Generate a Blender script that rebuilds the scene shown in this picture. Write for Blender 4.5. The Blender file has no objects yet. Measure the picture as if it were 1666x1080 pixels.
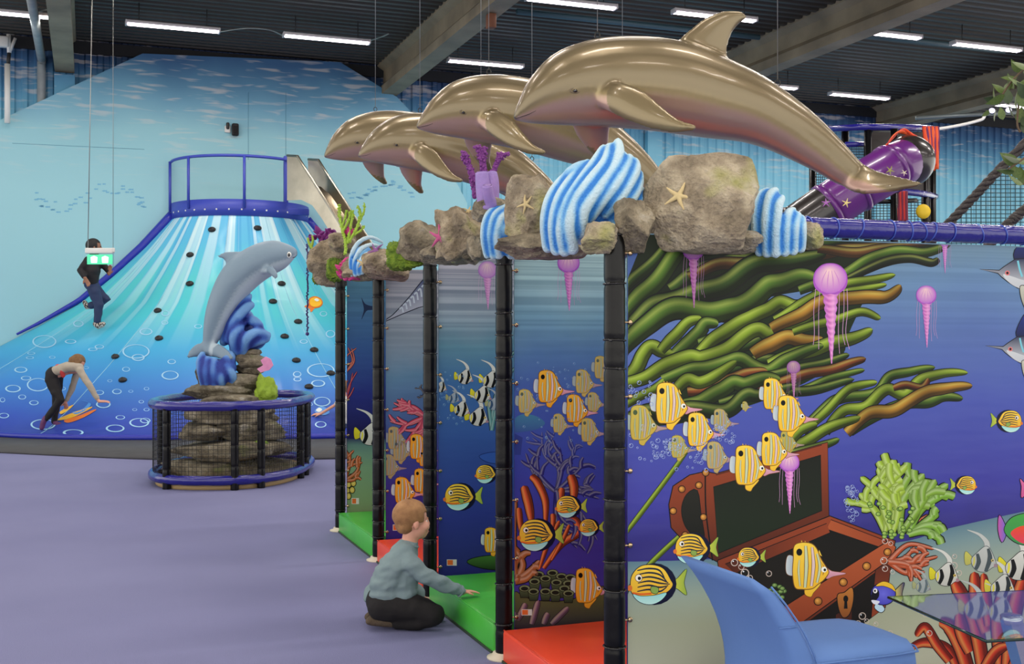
import bpy, bmesh, math, random
import numpy as np
from mathutils import Vector, Matrix, noise, Quaternion
from mathutils.bvhtree import BVHTree
from mathutils.geometry import tessellate_polygon

SC = bpy.context.scene
COL = SC.collection
# ------------------------------------------------------------------ camera
F, CX, CY, EYE = 1850.0, 833.0, 545.0, 1.6
cam_d = bpy.data.cameras.new('camera')
cam_d.sensor_fit = 'HORIZONTAL'; cam_d.sensor_width = 36.0
cam_d.lens = 36.0 * F / 1666.0
cam_d.shift_y = (CY - 540.0) / 1666.0
cam_d.clip_end = 200
cam = bpy.data.objects.new('camera', cam_d); COL.objects.link(cam)
cam.location = (0, 0, EYE); cam.rotation_euler = (math.pi / 2, 0, 0)
SC.camera = cam
# ------------------------------------------------------------------ world, exposure
w = bpy.data.worlds.new('hall_ambient'); SC.world = w; w.use_nodes = True
w.node_tree.nodes['Background'].inputs[0].default_value = (1.0, 0.97, 0.91, 1)
w.node_tree.nodes['Background'].inputs[1].default_value = 1.7
LAMP_W = 36.0                       # watts of each fluorescent fixture
SC.view_settings.view_transform = 'Standard'
SC.view_settings.look = 'None'
SC.view_settings.exposure = 0.25
SC.view_settings.gamma = 1.0
SC.view_settings.use_curve_mapping = False

# ------------------------------------------------------------------ helpers
V = Vector
def W(px, py, Y): return V(((px - CX) / F * Y, Y, EYE - (py - CY) / F * Y))
def G(px, py, z=0.0):
    return W(px, py, F * (EYE - z) / (py - CY))
def lin(c):
    c = c / 255.0
    return c / 12.92 if c <= 0.04045 else ((c + 0.055) / 1.055) ** 2.4
def C(r, g, b): return (lin(r), lin(g), lin(b), 1.0)
def mixc(a, b, t): return tuple(a[i] + (b[i] - a[i]) * t for i in range(3)) + (1.0,)
dA = V((-0.349, 0.937, 0)); dB = V((0.937, 0.349, 0)); UP = V((0, 0, 1))
dA.normalize(); dB = V((dA.y, -dA.x, 0))
WALL0 = V((-5.39, 22.5, 0))
def ST(s, t, z=0.0): return WALL0 + dB * s + dA * t + UP * z      # hall coordinates: s along the back wall, t away from it
ROT_B = math.atan2(dB.y, dB.x)
def on_plane(px, py, P0, n):
    d = W(px, py, 1.0) - V((0, 0, EYE)); o = V((0, 0, EYE))
    k = (P0 - o).dot(n) / d.dot(n)
    return o + d * k

def tag(o, label=None, cat=None, group=None, kind=None):
    if label: o['label'] = label
    if cat: o['category'] = cat
    if group: o['group'] = group
    if kind: o['kind'] = kind
    return o
def empty(name, loc=(0, 0, 0), rz=0.0, parent=None):
    o = bpy.data.objects.new(name, None); COL.objects.link(o)
    o.location = loc; o.rotation_euler = (0, 0, rz); o.empty_display_size = .1
    if parent: o.parent = parent
    return o
def place(o, parent):
    """parent o (built in world coordinates) to parent without moving it"""
    o.parent = parent
    o.matrix_parent_inverse = parent_matrix(parent).inverted()
def parent_matrix(p):
    m = p.matrix_basis.copy()
    if p.parent: m = parent_matrix(p.parent) @ p.matrix_parent_inverse @ m
    return m
def new_obj(name, me, mat, parent=None):
    o = bpy.data.objects.new(name, me); COL.objects.link(o)
    if mat is not None and not me.materials: me.materials.append(mat)
    if parent: place(o, parent)
    return o

class MB:
    def __init__(self): self.v = []; self.f = []; self.c = []; self.flat = []
    def add(self, vs, fs, col=None, flat=False):
        b = len(self.v); self.v += [tuple(p) for p in vs]
        for q in fs:
            self.f.append(tuple(i + b for i in q)); self.flat.append(flat)
        if col is not None:
            if len(col) == 4 and not hasattr(col[0], '__len__'): col = [col] * len(vs)
            self.c += list(col)
        elif self.c: self.c += [(1, 1, 1, 1)] * len(vs)
        return self
    def box(self, c, s, rz=0.0, M=None, col=None):
        c = V(c); hx, hy, hz = s[0] / 2, s[1] / 2, s[2] / 2
        R = M if M is not None else Matrix.Rotation(rz, 3, 'Z')
        vs = [c + R @ V((x * hx, y * hy, z * hz)) for z in (-1, 1) for y in (-1, 1) for x in (-1, 1)]
        return self.add(vs, [(0, 2, 3, 1), (4, 5, 7, 6), (0, 1, 5, 4), (2, 6, 7, 3), (0, 4, 6, 2), (1, 3, 7, 5)], col, True)
    def bbox(self, c, s, bev=.01, rz=0.0, M=None, col=None):
        """bevelled box (chamfer) : 24-vert hull"""
        c = V(c); h = [x / 2 for x in s]; R = M if M is not None else Matrix.Rotation(rz, 3, 'Z')
        bm = bmesh.new(); bmesh.ops.create_cube(bm, size=1)
        for q in bm.verts: q.co = V((q.co.x * s[0], q.co.y * s[1], q.co.z * s[2]))
        bmesh.ops.bevel(bm, geom=bm.edges[:], offset=bev, segments=2, profile=.5, affect='EDGES')
        bm.verts.index_update()
        self.add([c + R @ q.co for q in bm.verts], [[q.index for q in f.verts] for f in bm.faces], col, False); bm.free()
        return self
    def tube(self, pts, r, n=10, caps=True, col=None, squash=None, up=None):
        pts = [V(p) for p in pts]; m = len(pts)
        rs = r if hasattr(r, '__len__') else [r] * m
        tang = []
        for i in range(m):
            a = pts[max(i - 1, 0)]; b = pts[min(i + 1, m - 1)]
            t = (b - a); tang.append(t.normalized() if t.length > 1e-9 else V((0, 0, 1)))
        ref = V(up) if up is not None else (V((0, 0, 1)) if abs(tang[0].z) < .9 else V((0, 1, 0)))
        x = tang[0].cross(ref).normalized(); vs = []; cs = []
        for i in range(m):
            x = (x - tang[i] * x.dot(tang[i]))
            x = x.normalized() if x.length > 1e-6 else tang[i].orthogonal().normalized()
            y = tang[i].cross(x)
            rx = ry = rs[i]
            if squash: ry *= squash
            for k in range(n):
                a = 2 * math.pi * k / n
                vs.append(pts[i] + x * (math.cos(a) * rx) + y * (math.sin(a) * ry))
                if col is not None and hasattr(col, '__call__'): cs.append(col(i / (m - 1), a))
        fs = [(i * n + k, i * n + (k + 1) % n, (i + 1) * n + (k + 1) % n, (i + 1) * n + k) for i in range(m - 1) for k in range(n)]
        if caps:
            fs.append(tuple(range(n - 1, -1, -1))); fs.append(tuple((m - 1) * n + k for k in range(n)))
        return self.add(vs, fs, cs if cs else (col if not hasattr(col, '__call__') else None))
    def capsule(self, pts, rs, n=14):
        """closed tube with rounded ends"""
        pts = [V(p) for p in pts]
        rs = list(rs) if hasattr(rs, '__len__') else [rs] * len(pts)
        d0 = (pts[0] - pts[1]).normalized(); d1 = (pts[-1] - pts[-2]).normalized()
        A = []; B = []
        for a in (85, 62, 40, 20):
            a = math.radians(a); A.append((pts[0] + d0 * rs[0] * math.sin(a), rs[0] * math.cos(a)))
        for a in (20, 40, 62, 85):
            a = math.radians(a); B.append((pts[-1] + d1 * rs[-1] * math.sin(a), rs[-1] * math.cos(a)))
        P = [q[0] for q in A] + pts + [q[0] for q in B]; R = [q[1] for q in A] + rs + [q[1] for q in B]
        return self.tube(P, R, n)
    def ell(self, c, r, n=14, m=10, M=None, col=None):
        c = V(c); R = M if M is not None else Matrix.Identity(3); vs = []; r = V(r) if hasattr(r, '__len__') else V((r, r, r))
        for i in range(1, m):
            th = math.pi * i / m
            for k in range(n):
                a = 2 * math.pi * k / n
                vs.append(c + R @ V((r.x * math.sin(th) * math.cos(a), r.y * math.sin(th) * math.sin(a), r.z * math.cos(th))))
        t = len(vs); vs.append(c + R @ V((0, 0, r.z))); vs.append(c - R @ V((0, 0, r.z)))
        fs = [(i * n + k, (i + 1) * n + k, (i + 1) * n + (k + 1) % n, i * n + (k + 1) % n) for i in range(m - 2) for k in range(n)]
        fs += [(t, k, (k + 1) % n) for k in range(n)] + [(t + 1, (m - 2) * n + (k + 1) % n, (m - 2) * n + k) for k in range(n)]
        return self.add(vs, fs, col)
    def lathe(self, c, prof, n=24, M=None, col=None):
        c = V(c); R = M if M is not None else Matrix.Identity(3); m = len(prof); vs = []
        for (r, z) in prof:
            for k in range(n):
                a = 2 * math.pi * k / n; vs.append(c + R @ V((r * math.cos(a), r * math.sin(a), z)))
        fs = [(i * n + k, i * n + (k + 1) % n, (i + 1) * n + (k + 1) % n, (i + 1) * n + k) for i in range(m - 1) for k in range(n)]
        fs += [tuple(range(n - 1, -1, -1)), tuple((m - 1) * n + k for k in range(n))]
        return self.add(vs, fs, col)
    def loft(self, secs, closed=True, caps=True, col=None):
        n = len(secs[0]); m = len(secs); vs = [p for s in secs for p in s]
        kk = n if closed else n - 1
        fs = [(i * n + k, i * n + (k + 1) % n, (i + 1) * n + (k + 1) % n, (i + 1) * n + k) for i in range(m - 1) for k in range(kk)]
        if caps and closed: fs += [tuple(range(n - 1, -1, -1)), tuple((m - 1) * n + k for k in range(n))]
        return self.add(vs, fs, col)
    def prism(self, poly, thick):
        """poly: list of 3D points (planar), thick: Vector extrusion"""
        n = len(poly); a = [V(p) for p in poly]; b = [p + thick for p in a]
        fs = [tuple(range(n)), tuple(range(2 * n - 1, n - 1, -1))] + [(k, k + n, (k + 1) % n + n, (k + 1) % n) for k in range(n)]
        return self.add(a + b, fs, None, True)
    def mesh(self, name, smooth=True):
        me = bpy.data.meshes.new(name); me.from_pydata(self.v, [], self.f)
        if self.c:
            at = me.color_attributes.new('Col', 'FLOAT_COLOR', 'POINT')
            at.data.foreach_set('color', np.array(self.c, dtype=np.float32).ravel())
        if smooth:
            fl = np.array([not x for x in self.flat], dtype=bool); me.polygons.foreach_set('use_smooth', fl)
        me.update(); return me
    def build(self, name, mat, parent=None, smooth=True, fix=True):
        me = self.mesh(name, smooth)
        if fix:
            bm = bmesh.new(); bm.from_mesh(me); bmesh.ops.recalc_face_normals(bm, faces=bm.faces); bm.to_mesh(me); bm.free()
        return new_obj(name, me, mat, parent)

def crv(pts, n=8, closed=False):
    """Catmull-Rom through points of any dimension"""
    P = [np.array(p, float) for p in pts]; m = len(P); out = []
    for i in range(m if closed else m - 1):
        if closed: a, b, c, d = P[(i - 1) % m], P[i], P[(i + 1) % m], P[(i + 2) % m]
        else: a, b, c, d = P[max(i - 1, 0)], P[i], P[i + 1], P[min(i + 2, m - 1)]
        for k in range(n):
            t = k / n
            out.append(.5 * (2 * b + (c - a) * t + (2 * a - 5 * b + 4 * c - d) * t * t + (3 * b - a - 3 * c + d) * t ** 3))
    if not closed: out.append(P[-1])
    return out

def blob_mesh(name, mb, voxel, smooth=4, factor=.5):
    """continuous skin over overlapping closed pieces (voxel union, smoothed)"""
    me = mb.mesh(name); o = bpy.data.objects.new('tmp', me); COL.objects.link(o)
    m = o.modifiers.new('r', 'REMESH'); m.mode = 'VOXEL'; m.voxel_size = voxel; m.use_smooth_shade = True
    if smooth:
        s = o.modifiers.new('s', 'SMOOTH'); s.iterations = smooth; s.factor = factor
    dg = bpy.context.evaluated_depsgraph_get(); dg.update()
    r = bpy.data.meshes.new_from_object(o.evaluated_get(dg)); r.name = name
    bpy.data.objects.remove(o); bpy.data.meshes.remove(me)
    r.polygons.foreach_set('use_smooth', np.ones(len(r.polygons), dtype=bool)); r.update()
    return r
def mesh_arrays(me):
    n = len(me.vertices); co = np.empty(n * 3, np.float32); me.vertices.foreach_get('co', co)
    no = np.empty(n * 3, np.float32); me.vertices.foreach_get('normal', no)
    return co.reshape(-1, 3), no.reshape(-1, 3)
def cavity(me, it=12):
    co, no = mesh_arrays(me); e = np.empty(len(me.edges) * 2, np.int32); me.edges.foreach_get('vertices', e); e = e.reshape(-1, 2)
    deg = np.bincount(e.ravel(), minlength=len(co)).astype(np.float32)[:, None]; p = co.copy()
    for _ in range(it):
        a = np.zeros_like(p); np.add.at(a, e[:, 0], p[e[:, 1]]); np.add.at(a, e[:, 1], p[e[:, 0]]); p = a / np.maximum(deg, 1)
    return ((p - co) * no).sum(1)          # >0 in grooves
def set_col(me, cols):
    at = me.color_attributes.new('Col', 'FLOAT_COLOR', 'POINT')
    cols = np.asarray(cols, np.float32)
    if cols.shape[1] == 3: cols = np.hstack([cols, np.ones((len(cols), 1), np.float32)])
    at.data.foreach_set('color', cols.ravel())
def lerp(a, b, t): return np.asarray(a[:3])[None] * (1 - t[:, None]) + np.asarray(b[:3])[None] * t[:, None]

# ------------------------------------------------------------------ materials
def nodes(name):
    m = bpy.data.materials.new(name); m.use_nodes = True
    nt = m.node_tree; return m, nt, nt.nodes['Principled BSDF']
def N(nt, t, **kw):
    n = nt.nodes.new(t)
    for k, v in kw.items(): setattr(n, k, v)
    return n
def ramp(nt, stops, interp='LINEAR'):
    r = N(nt, 'ShaderNodeValToRGB'); cr = r.color_ramp; cr.interpolation = interp
    while len(cr.elements) > 1: cr.elements.remove(cr.elements[-1])
    cr.elements[0].position = stops[0][0]; cr.elements[0].color = stops[0][1]
    for p, c in stops[1:]:
        e = cr.elements.new(p); e.color = c
    return r
def pm(name, col, rough=.5, metal=0.0, col2=None, nscale=5.0, namt=.5, bump=0.0, bscale=60.0, coat=0.0, detail=4.0, spec=.5, sharp=.2, bump2=None):
    m, nt, b = nodes(name)
    b.inputs['Base Color'].default_value = col; b.inputs['Roughness'].default_value = rough; b.inputs['Metallic'].default_value = metal
    b.inputs['Coat Weight'].default_value = coat; b.inputs['Coat Roughness'].default_value = .08; b.inputs['Specular IOR Level'].default_value = spec
    tc = N(nt, 'ShaderNodeTexCoord')
    if col2 is not None:
        nz = N(nt, 'ShaderNodeTexNoise'); nz.inputs['Scale'].default_value = nscale; nz.inputs['Detail'].default_value = detail
        nt.links.new(tc.outputs['Object'], nz.inputs['Vector'])
        r = ramp(nt, [(.5 - sharp, col), (.5 + sharp, mixc(col, col2, namt))])
        nt.links.new(nz.outputs['Fac'], r.inputs[0]); nt.links.new(r.outputs[0], b.inputs['Base Color'])
    if bump:
        nb = N(nt, 'ShaderNodeTexNoise'); nb.inputs['Scale'].default_value = bscale; nb.inputs['Detail'].default_value = 6
        nt.links.new(tc.outputs['Object'], nb.inputs['Vector'])
        bp = N(nt, 'ShaderNodeBump'); bp.inputs['Strength'].default_value = bump; bp.inputs['Distance'].default_value = .02
        nt.links.new(nb.outputs['Fac'], bp.inputs['Height']); nt.links.new(bp.outputs[0], b.inputs['Normal'])
    return m
def vm(name, rough=.5, metal=0.0, bump=0.0, bscale=80.0, coat=0.0, spec=.5, mottled=0.0, mscale=6.0):
    """colour painted per vertex (attribute Col), fine relief on top"""
    m, nt, b = nodes(name)
    a = N(nt, 'ShaderNodeVertexColor'); a.layer_name = 'Col'
    b.inputs['Roughness'].default_value = rough; b.inputs['Metallic'].default_value = metal; b.inputs['Coat Weight'].default_value = coat
    b.inputs['Coat Roughness'].default_value = .1; b.inputs['Specular IOR Level'].default_value = spec
    tc = N(nt, 'ShaderNodeTexCoord'); out = a.outputs[0]
    if mottled:
        nz = N(nt, 'ShaderNodeTexNoise'); nz.inputs['Scale'].default_value = mscale; nz.inputs['Detail'].default_value = 5
        nt.links.new(tc.outputs['Object'], nz.inputs['Vector'])
        mr = N(nt, 'ShaderNodeMapRange'); mr.inputs[1].default_value = .3; mr.inputs[2].default_value = .7; mr.inputs[3].default_value = 1 - mottled; mr.inputs[4].default_value = 1 + mottled
        nt.links.new(nz.outputs['Fac'], mr.inputs[0])
        mx = N(nt, 'ShaderNodeVectorMath', operation='SCALE'); nt.links.new(out, mx.inputs[0]); nt.links.new(mr.outputs[0], mx.inputs['Scale']); out = mx.outputs[0]
    nt.links.new(out, b.inputs['Base Color'])
    if bump:
        nb = N(nt, 'ShaderNodeTexNoise'); nb.inputs['Scale'].default_value = bscale; nb.inputs['Detail'].default_value = 6
        nt.links.new(tc.outputs['Object'], nb.inputs['Vector'])
        bp = N(nt, 'ShaderNodeBump'); bp.inputs['Strength'].default_value = bump; bp.inputs['Distance'].default_value = .015
        nt.links.new(nb.outputs['Fac'], bp.inputs['Height']); nt.links.new(bp.outputs[0], b.inputs['Normal'])
    return m
def em(name, col, strength):
    m, nt, b = nodes(name); b.inputs['Base Color'].default_value = col
    b.inputs['Emission Color'].default_value = col; b.inputs['Emission Strength'].default_value = strength
    return m
MT = dict(
    black=pm('black_vinyl', C(9, 8, 8), .3, bump=.14, bscale=14, spec=.28),
    tie=pm('cable_tie_black', C(38, 37, 36), .22),
    blue=pm('blue_vinyl', C(30, 28, 125), .22, bump=.3, bscale=22, coat=.4),
    tieblue=pm('cable_tie_blue', C(70, 95, 190), .3),
    bluepaint=pm('blue_steel_paint', C(58, 72, 175), .45),
    white=pm('white_paint', C(225, 225, 220), .5),
    chrome=pm('chrome', C(215, 215, 215), .12, 1.0),
    steel=pm('brushed_steel', C(200, 190, 172), .28, 1.0, col2=C(140, 132, 118), nscale=3),
    dark=pm('dark_steel', C(40, 38, 36), .5),
    skin=pm('skin', C(222, 165, 138), .5, col2=C(205, 135, 112), nscale=14, namt=.5),
    rope=pm('net_cord', C(22, 24, 28), .7),
    wire=pm('wire', C(165, 165, 160), .35, .8),
)
# ================================================================== the hall
ZC = 7.15
S0, S1, T0, T1 = -13.0, 24.0, 0.25, -28.0
def carpet():
    m, nt, b = nodes('carpet'); tc = N(nt, 'ShaderNodeTexCoord')
    n1 = N(nt, 'ShaderNodeTexNoise'); n1.inputs['Scale'].default_value = 260; n1.inputs['Detail'].default_value = 3
    n2 = N(nt, 'ShaderNodeTexNoise'); n2.inputs['Scale'].default_value = .5; n2.inputs['Detail'].default_value = 3
    for n in (n1, n2): nt.links.new(tc.outputs['Object'], n.inputs['Vector'])
    r1 = ramp(nt, [(.3, C(112, 114, 152)), (.7, C(138, 139, 174))]); nt.links.new(n1.outputs['Fac'], r1.inputs[0])
    r2 = ramp(nt, [(.35, (.9, .9, .92, 1)), (.65, (1.05, 1.05, 1.03, 1))]); nt.links.new(n2.outputs['Fac'], r2.inputs[0])
    mx = N(nt, 'ShaderNodeMix', data_type='RGBA', blend_type='MULTIPLY'); mx.inputs[0].default_value = 1
    nt.links.new(r1.outputs[0], mx.inputs[6]); nt.links.new(r2.outputs[0], mx.inputs[7]); nt.links.new(mx.outputs[2], b.inputs['Base Color'])
    b.inputs['Roughness'].default_value = .9; b.inputs['Specular IOR Level'].default_value = .15
    bp = N(nt, 'ShaderNodeBump'); bp.inputs['Strength'].default_value = .4; bp.inputs['Distance'].default_value = .004
    nt.links.new(n1.outputs['Fac'], bp.inputs['Height']); nt.links.new(bp.outputs[0], b.inputs['Normal'])
    return m
fl = MB().prism([ST(S0, T1), ST(S1, T1), ST(S1, T0 + .1), ST(S0, T0 + .1)], V((0, 0, -.1))).build('floor', carpet())
tag(fl, 'purple grey carpet covering the hall floor', kind='structure')

def wallpaint(name, darken=0.0, rib=False):
    """underwater wall painting: dark blue at the top, pale cyan below, light wave streaks in the upper part"""
    m, nt, b = nodes(name); tc = N(nt, 'ShaderNodeTexCoord'); sp = N(nt, 'ShaderNodeSeparateXYZ')
    nt.links.new(tc.outputs['Object'], sp.inputs[0])
    mp = N(nt, 'ShaderNodeMapping'); mp.inputs['Rotation'].default_value = (0, 0, -ROT_B); nt.links.new(tc.outputs['Object'], mp.inputs[0])
    nz = N(nt, 'ShaderNodeTexNoise'); nz.inputs['Scale'].default_value = .6; nz.inputs['Detail'].default_value = 3; nt.links.new(mp.outputs[0], nz.inputs['Vector'])
    ad = N(nt, 'ShaderNodeMath', operation='MULTIPLY_ADD'); ad.inputs[1].default_value = .9; nt.links.new(nz.outputs['Fac'], ad.inputs[0]); nt.links.new(sp.outputs['Z'], ad.inputs[2])
    mr = N(nt, 'ShaderNodeMapRange'); mr.inputs[1].default_value = .45; mr.inputs[2].default_value = 7.6; nt.links.new(ad.outputs[0], mr.inputs[0])
    if rib:
        r = ramp(nt, [(0, C(142, 205, 222)), (.6, C(138, 203, 222)), (.79, C(122, 192, 216)), (.86, C(88, 154, 190)), (.92, C(48, 98, 144)), (.97, C(20, 48, 90))])
    else:
        r = ramp(nt, [(0, C(150, 202, 212)), (.6, C(152, 203, 212)), (.77, C(144, 197, 208)), (.85, C(114, 170, 196)), (.92, C(84, 138, 172)), (.98, C(54, 100, 144))])
    nt.links.new(mr.outputs[0], r.inputs[0])
    # streaks
    mp2 = N(nt, 'ShaderNodeMapping'); mp2.inputs['Scale'].default_value = (1.3, 1.3, 9.5); nt.links.new(mp.outputs[0], mp2.inputs[0])
    n2 = N(nt, 'ShaderNodeTexNoise'); n2.inputs['Scale'].default_value = 1.15; n2.inputs['Detail'].default_value = 2.2; n2.inputs['Distortion'].default_value = .35
    nt.links.new(mp2.outputs[0], n2.inputs['Vector'])
    r2 = ramp(nt, [(.55, (0, 0, 0, 1)), (.68, (1, 1, 1, 1))]); nt.links.new(n2.outputs['Fac'], r2.inputs[0])
    hz = N(nt, 'ShaderNodeMapRange'); hz.inputs[1].default_value = 4.4; hz.inputs[2].default_value = 6.2; hz.inputs[4].default_value = .5; nt.links.new(sp.outputs['Z'], hz.inputs[0])
    ml = N(nt, 'ShaderNodeMath', operation='MULTIPLY'); nt.links.new(r2.outputs[0], ml.inputs[0]); nt.links.new(hz.outputs[0], ml.inputs[1])
    mx = N(nt, 'ShaderNodeMix', data_type='RGBA'); nt.links.new(ml.outputs[0], mx.inputs[0]); nt.links.new(r.outputs[0], mx.inputs[6]); mx.inputs[7].default_value = C(222, 214, 205)
    nt.links.new(mx.outputs[2], b.inputs['Base Color']); b.inputs['Roughness'].default_value = .6
    return m
M_board = wallpaint('painted_board'); M_rib = wallpaint('painted_rib_steel', rib=True)
# ribbed steel wall (vertical ribs)
mb = MB(); rows = []; s = S0
while s < S1:
    for ds, d in ((0, 0), (.03, -.035), (.11, -.035), (.14, 0), (.22, 0)):
        rows.append((s + ds, d))
    s += .22
vs = []
for (s_, d) in rows: vs += [ST(s_, d, 0), ST(s_, d, ZC + .15)]
mb.add(vs, [(2 * i, 2 * i + 2, 2 * i + 3, 2 * i + 1) for i in range(len(rows) - 1)], None, True)
wb = mb.build('wall_back', M_rib, fix=False); tag(wb, 'blue painted ribbed steel wall at the back of the hall', kind='structure')
# flat board in front of it, upper corners cut off
BP = ST(0, -.32); bn = -dA
bpts = [(-420, 400), (-420, 380), (0, 195), (232, 87), (553, 101), (646, 158), (700, 215), (760, 330)]
poly = [on_plane(x, y, BP, bn) for x, y in bpts]
poly[0] = poly[0].copy(); poly[0].z = 0; poly.append(V((poly[-1].x, poly[-1].y, 0)))
wd = MB().prism(poly, dA * .12).build('wall_board', M_board); tag(wd, 'flat pale blue board wall with slanted top corners behind the climbing slope', kind='structure')
# thin joints of the boards
for (x0, y0, x1, y1) in [(184, 112, 184, 470), (20, 233, 235, 243), (404, 150, 404, 260), (465, 150, 465, 255)]:
    a = on_plane(x0, y0, BP, bn) - dA * .003; c_ = on_plane(x1, y1, BP, bn) - dA * .003
    o = MB().tube([a, c_], .0035, 4).build('trim_joint', pm('joint', C(92, 150, 176), .7)); tag(o, 'thin joint line in the pale blue board wall', kind='structure')
# two schools of tiny fish painted on the board
M_school = pm('school_paint', C(112, 176, 206), .6); rnd = random.Random(5)
for (x0, y0, x1, y1, n) in ((58, 300, 238, 342, 42), (552, 296, 672, 322, 30)):
    m_ = MB()
    for i in range(n):
        u = rnd.random(); x = x0 + (x1 - x0) * u; y = y0 + (y1 - y0) * (.5 + .38 * math.sin(u * 7) + rnd.uniform(-.22, .22)); l = rnd.uniform(3, 5)
        m_.add([on_plane(x + a, y + b_, BP - dA * .003, bn) for a, b_ in ((-l, 0), (-l * .4, -1.4), (l * .4, -.9), (l, -1.6), (l * .8, 0), (l, 1.6), (l * .4, .9), (-l * .4, 1.4))], [tuple(range(8))])
    o = m_.build('fish_school_print', M_school, wd, fix=False); o['kind'] = 'stuff'
# concrete beams and painted columns under their ends
M_conc = pm('concrete', C(150, 136, 112), .8, col2=C(104, 94, 78), nscale=1.5, namt=.8, bump=.15, bscale=18)
for k, s in enumerate((-9.3, -3.06, 3.13, 9.27, 15.44, 21.6)):
    s -= .16; zb = 6.52
    prof = [(-.17, zb), (.17, zb), (.17, zb + .16), (.075, zb + .26), (.075, zb + .52), (.2, zb + .6), (.2, ZC + .1), (-.2, ZC + .1), (-.2, zb + .6), (-.075, zb + .52), (-.075, zb + .26), (-.17, zb + .16)]
    secs = [[ST(s + a, t, z) for a, z in prof] for t in (-.06, -27.9)]
    m_ = MB(); m_.loft(secs); m_.flat = [True] * len(m_.f)
    o = m_.build('trim_beam', M_conc); tag(o, 'long concrete roof beam running from the back wall towards the viewer', kind='structure')
    o = MB().box(ST(s, -.1, zb / 2 - .03), (.36, .16, zb - .06), ROT_B).build('trim_column', M_rib); tag(o, 'pale blue painted column under a roof beam', kind='structure')
# steel deck ceiling: ribs run across, parallel to the back wall
M_deck = pm('deck_steel', C(66, 63, 58), .55, .2, col2=C(50, 48, 45), nscale=.8)
rows = []; t = T0 + .1
while t > T1:
    for dt, d in ((0, 0), (.09, 0), (.12, .07), (.2, .07), (.23, 0)): rows.append((t - dt, d))
    t -= .235
vs = []
for (t_, d) in rows: vs += [ST(S0, t_, ZC + d), ST(S1, t_, ZC + d)]
mb = MB(); mb.add(vs, [(2 * i, 2 * i + 1, 2 * i + 3, 2 * i + 2) for i in range(len(rows) - 1)], None, True)
ce = mb.build('ceiling', M_deck, fix=False); tag(ce, 'dark grey ribbed steel deck ceiling', kind='structure')
# dark-coloured strip standing in for the black gap where deck meets wall
o = MB().box(ST(5.5, -.03, 7.02), (37, .12, .22), ROT_B).build('trim_gap_strip', pm('gap_strip', C(22, 24, 30), .7)); tag(o, 'dark strip standing in for the black gap between ceiling and back wall', kind='structure')

# ---------------------------------------------------------------- fluorescent fixtures
M_tube = em('tube_glow', (1.0, .86, .95, 1), 9.0)
M_fix = pm('fixture_white', C(205, 200, 200), .4)
fix_body = MB().bbox((0, 0, .03), (1.5, .16, .05), .012).mesh('fixture_body')
fix_tube = MB(); fix_tube.tube([(-.73, -.04, -.005), (.73, -.04, -.005)], .018, 8); fix_tube.tube([(-.73, .04, -.005), (.73, .04, -.005)], .018, 8)
fix_tube = fix_tube.mesh('tubes')
fix_cap = MB().bbox((0, 0, 0), (.03, .17, .08), .01).mesh('end_cap')
fix_rod = MB().tube([(0, 0, .05), (0, 0, .36)], .008, 6).mesh('hanger_rod')
for me, mm in ((fix_body, M_fix), (fix_tube, M_tube), (fix_cap, M_fix), (fix_rod, MT['dark'])): me.materials.append(mm)
LAMP_SPOTS = {
 ('L1'): (31, 24, 'fluorescent ceiling light cut by the left edge of the picture'),
 ('L2'): (282, 45, 'fluorescent ceiling light above the left half of the board wall'),
 ('L3'): (532, 64, 'fluorescent ceiling light just left of the thick roof beam'),
 ('L4'): (790, 104, 'fluorescent ceiling light behind the second dolphin, right of the roof beam'),
 ('L5'): (930, 6, 'fluorescent ceiling light at the top edge above the large front dolphin'),
 ('L6'): (1163, 27, 'fluorescent ceiling light half covered by the dorsal fin of the front dolphin'),
 ('L7'): (1438, 56, 'short looking fluorescent light half hidden by the right roof beam'),
 ('L8'): (1605, 77, 'fluorescent ceiling light near the top right corner'),
 ('L9'): (1398, 157, 'fluorescent ceiling light above the ribbed wall and the tube slide'),
 ('L10'): (1245, 140, 'fluorescent ceiling light mostly hidden behind the back of the front dolphin')}
ZL = 6.78; seen = []
def fixture(P, label, group):
    e = empty('ceiling_light', P, ROT_B); tag(e, label, 'light', group)
    for me in (fix_body, fix_tube): o = new_obj(me.name, me, None); o.parent = e
    for sx in (-1, 1):
        o = new_obj('end_cap', fix_cap, None); o.parent = e; o.location = (sx * .755, 0, .015)
        o = new_obj('hanger_rod', fix_rod, None); o.parent = e; o.location = (sx * .55, 0, 0)
    l = bpy.data.lights.new('fluorescent_lamp', 'AREA'); l.shape = 'RECTANGLE'; l.size = 1.45; l.size_y = .14; l.energy = LAMP_W; l.color = (1.0, .93, .86); l.spread = math.radians(170)
    lo = bpy.data.objects.new('fluorescent_lamp', l); COL.objects.link(lo); lo.parent = e; lo.location = (0, 0, -.035)
for k, (x, y, lab) in LAMP_SPOTS.items():
    P = W(x, y, F * (ZL - EYE) / (CY - y)); seen.append(P); fixture(P, lab, 'fluorescent ceiling lights')
for t in (-2.8, -6.8, -10.9, -15.0, -19.1, -23.2):
    for s in (-7.4, -3.85, -1.47, 1.1, 4.26, 6.7, 10.4, 12.6, 16.8):
        P = ST(s, t, ZL)
        if min((P - q).length for q in seen) < 1.7: continue
        fixture(P, 'fluorescent ceiling light of the rows over the viewer', 'fluorescent ceiling lights out of view')
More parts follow.
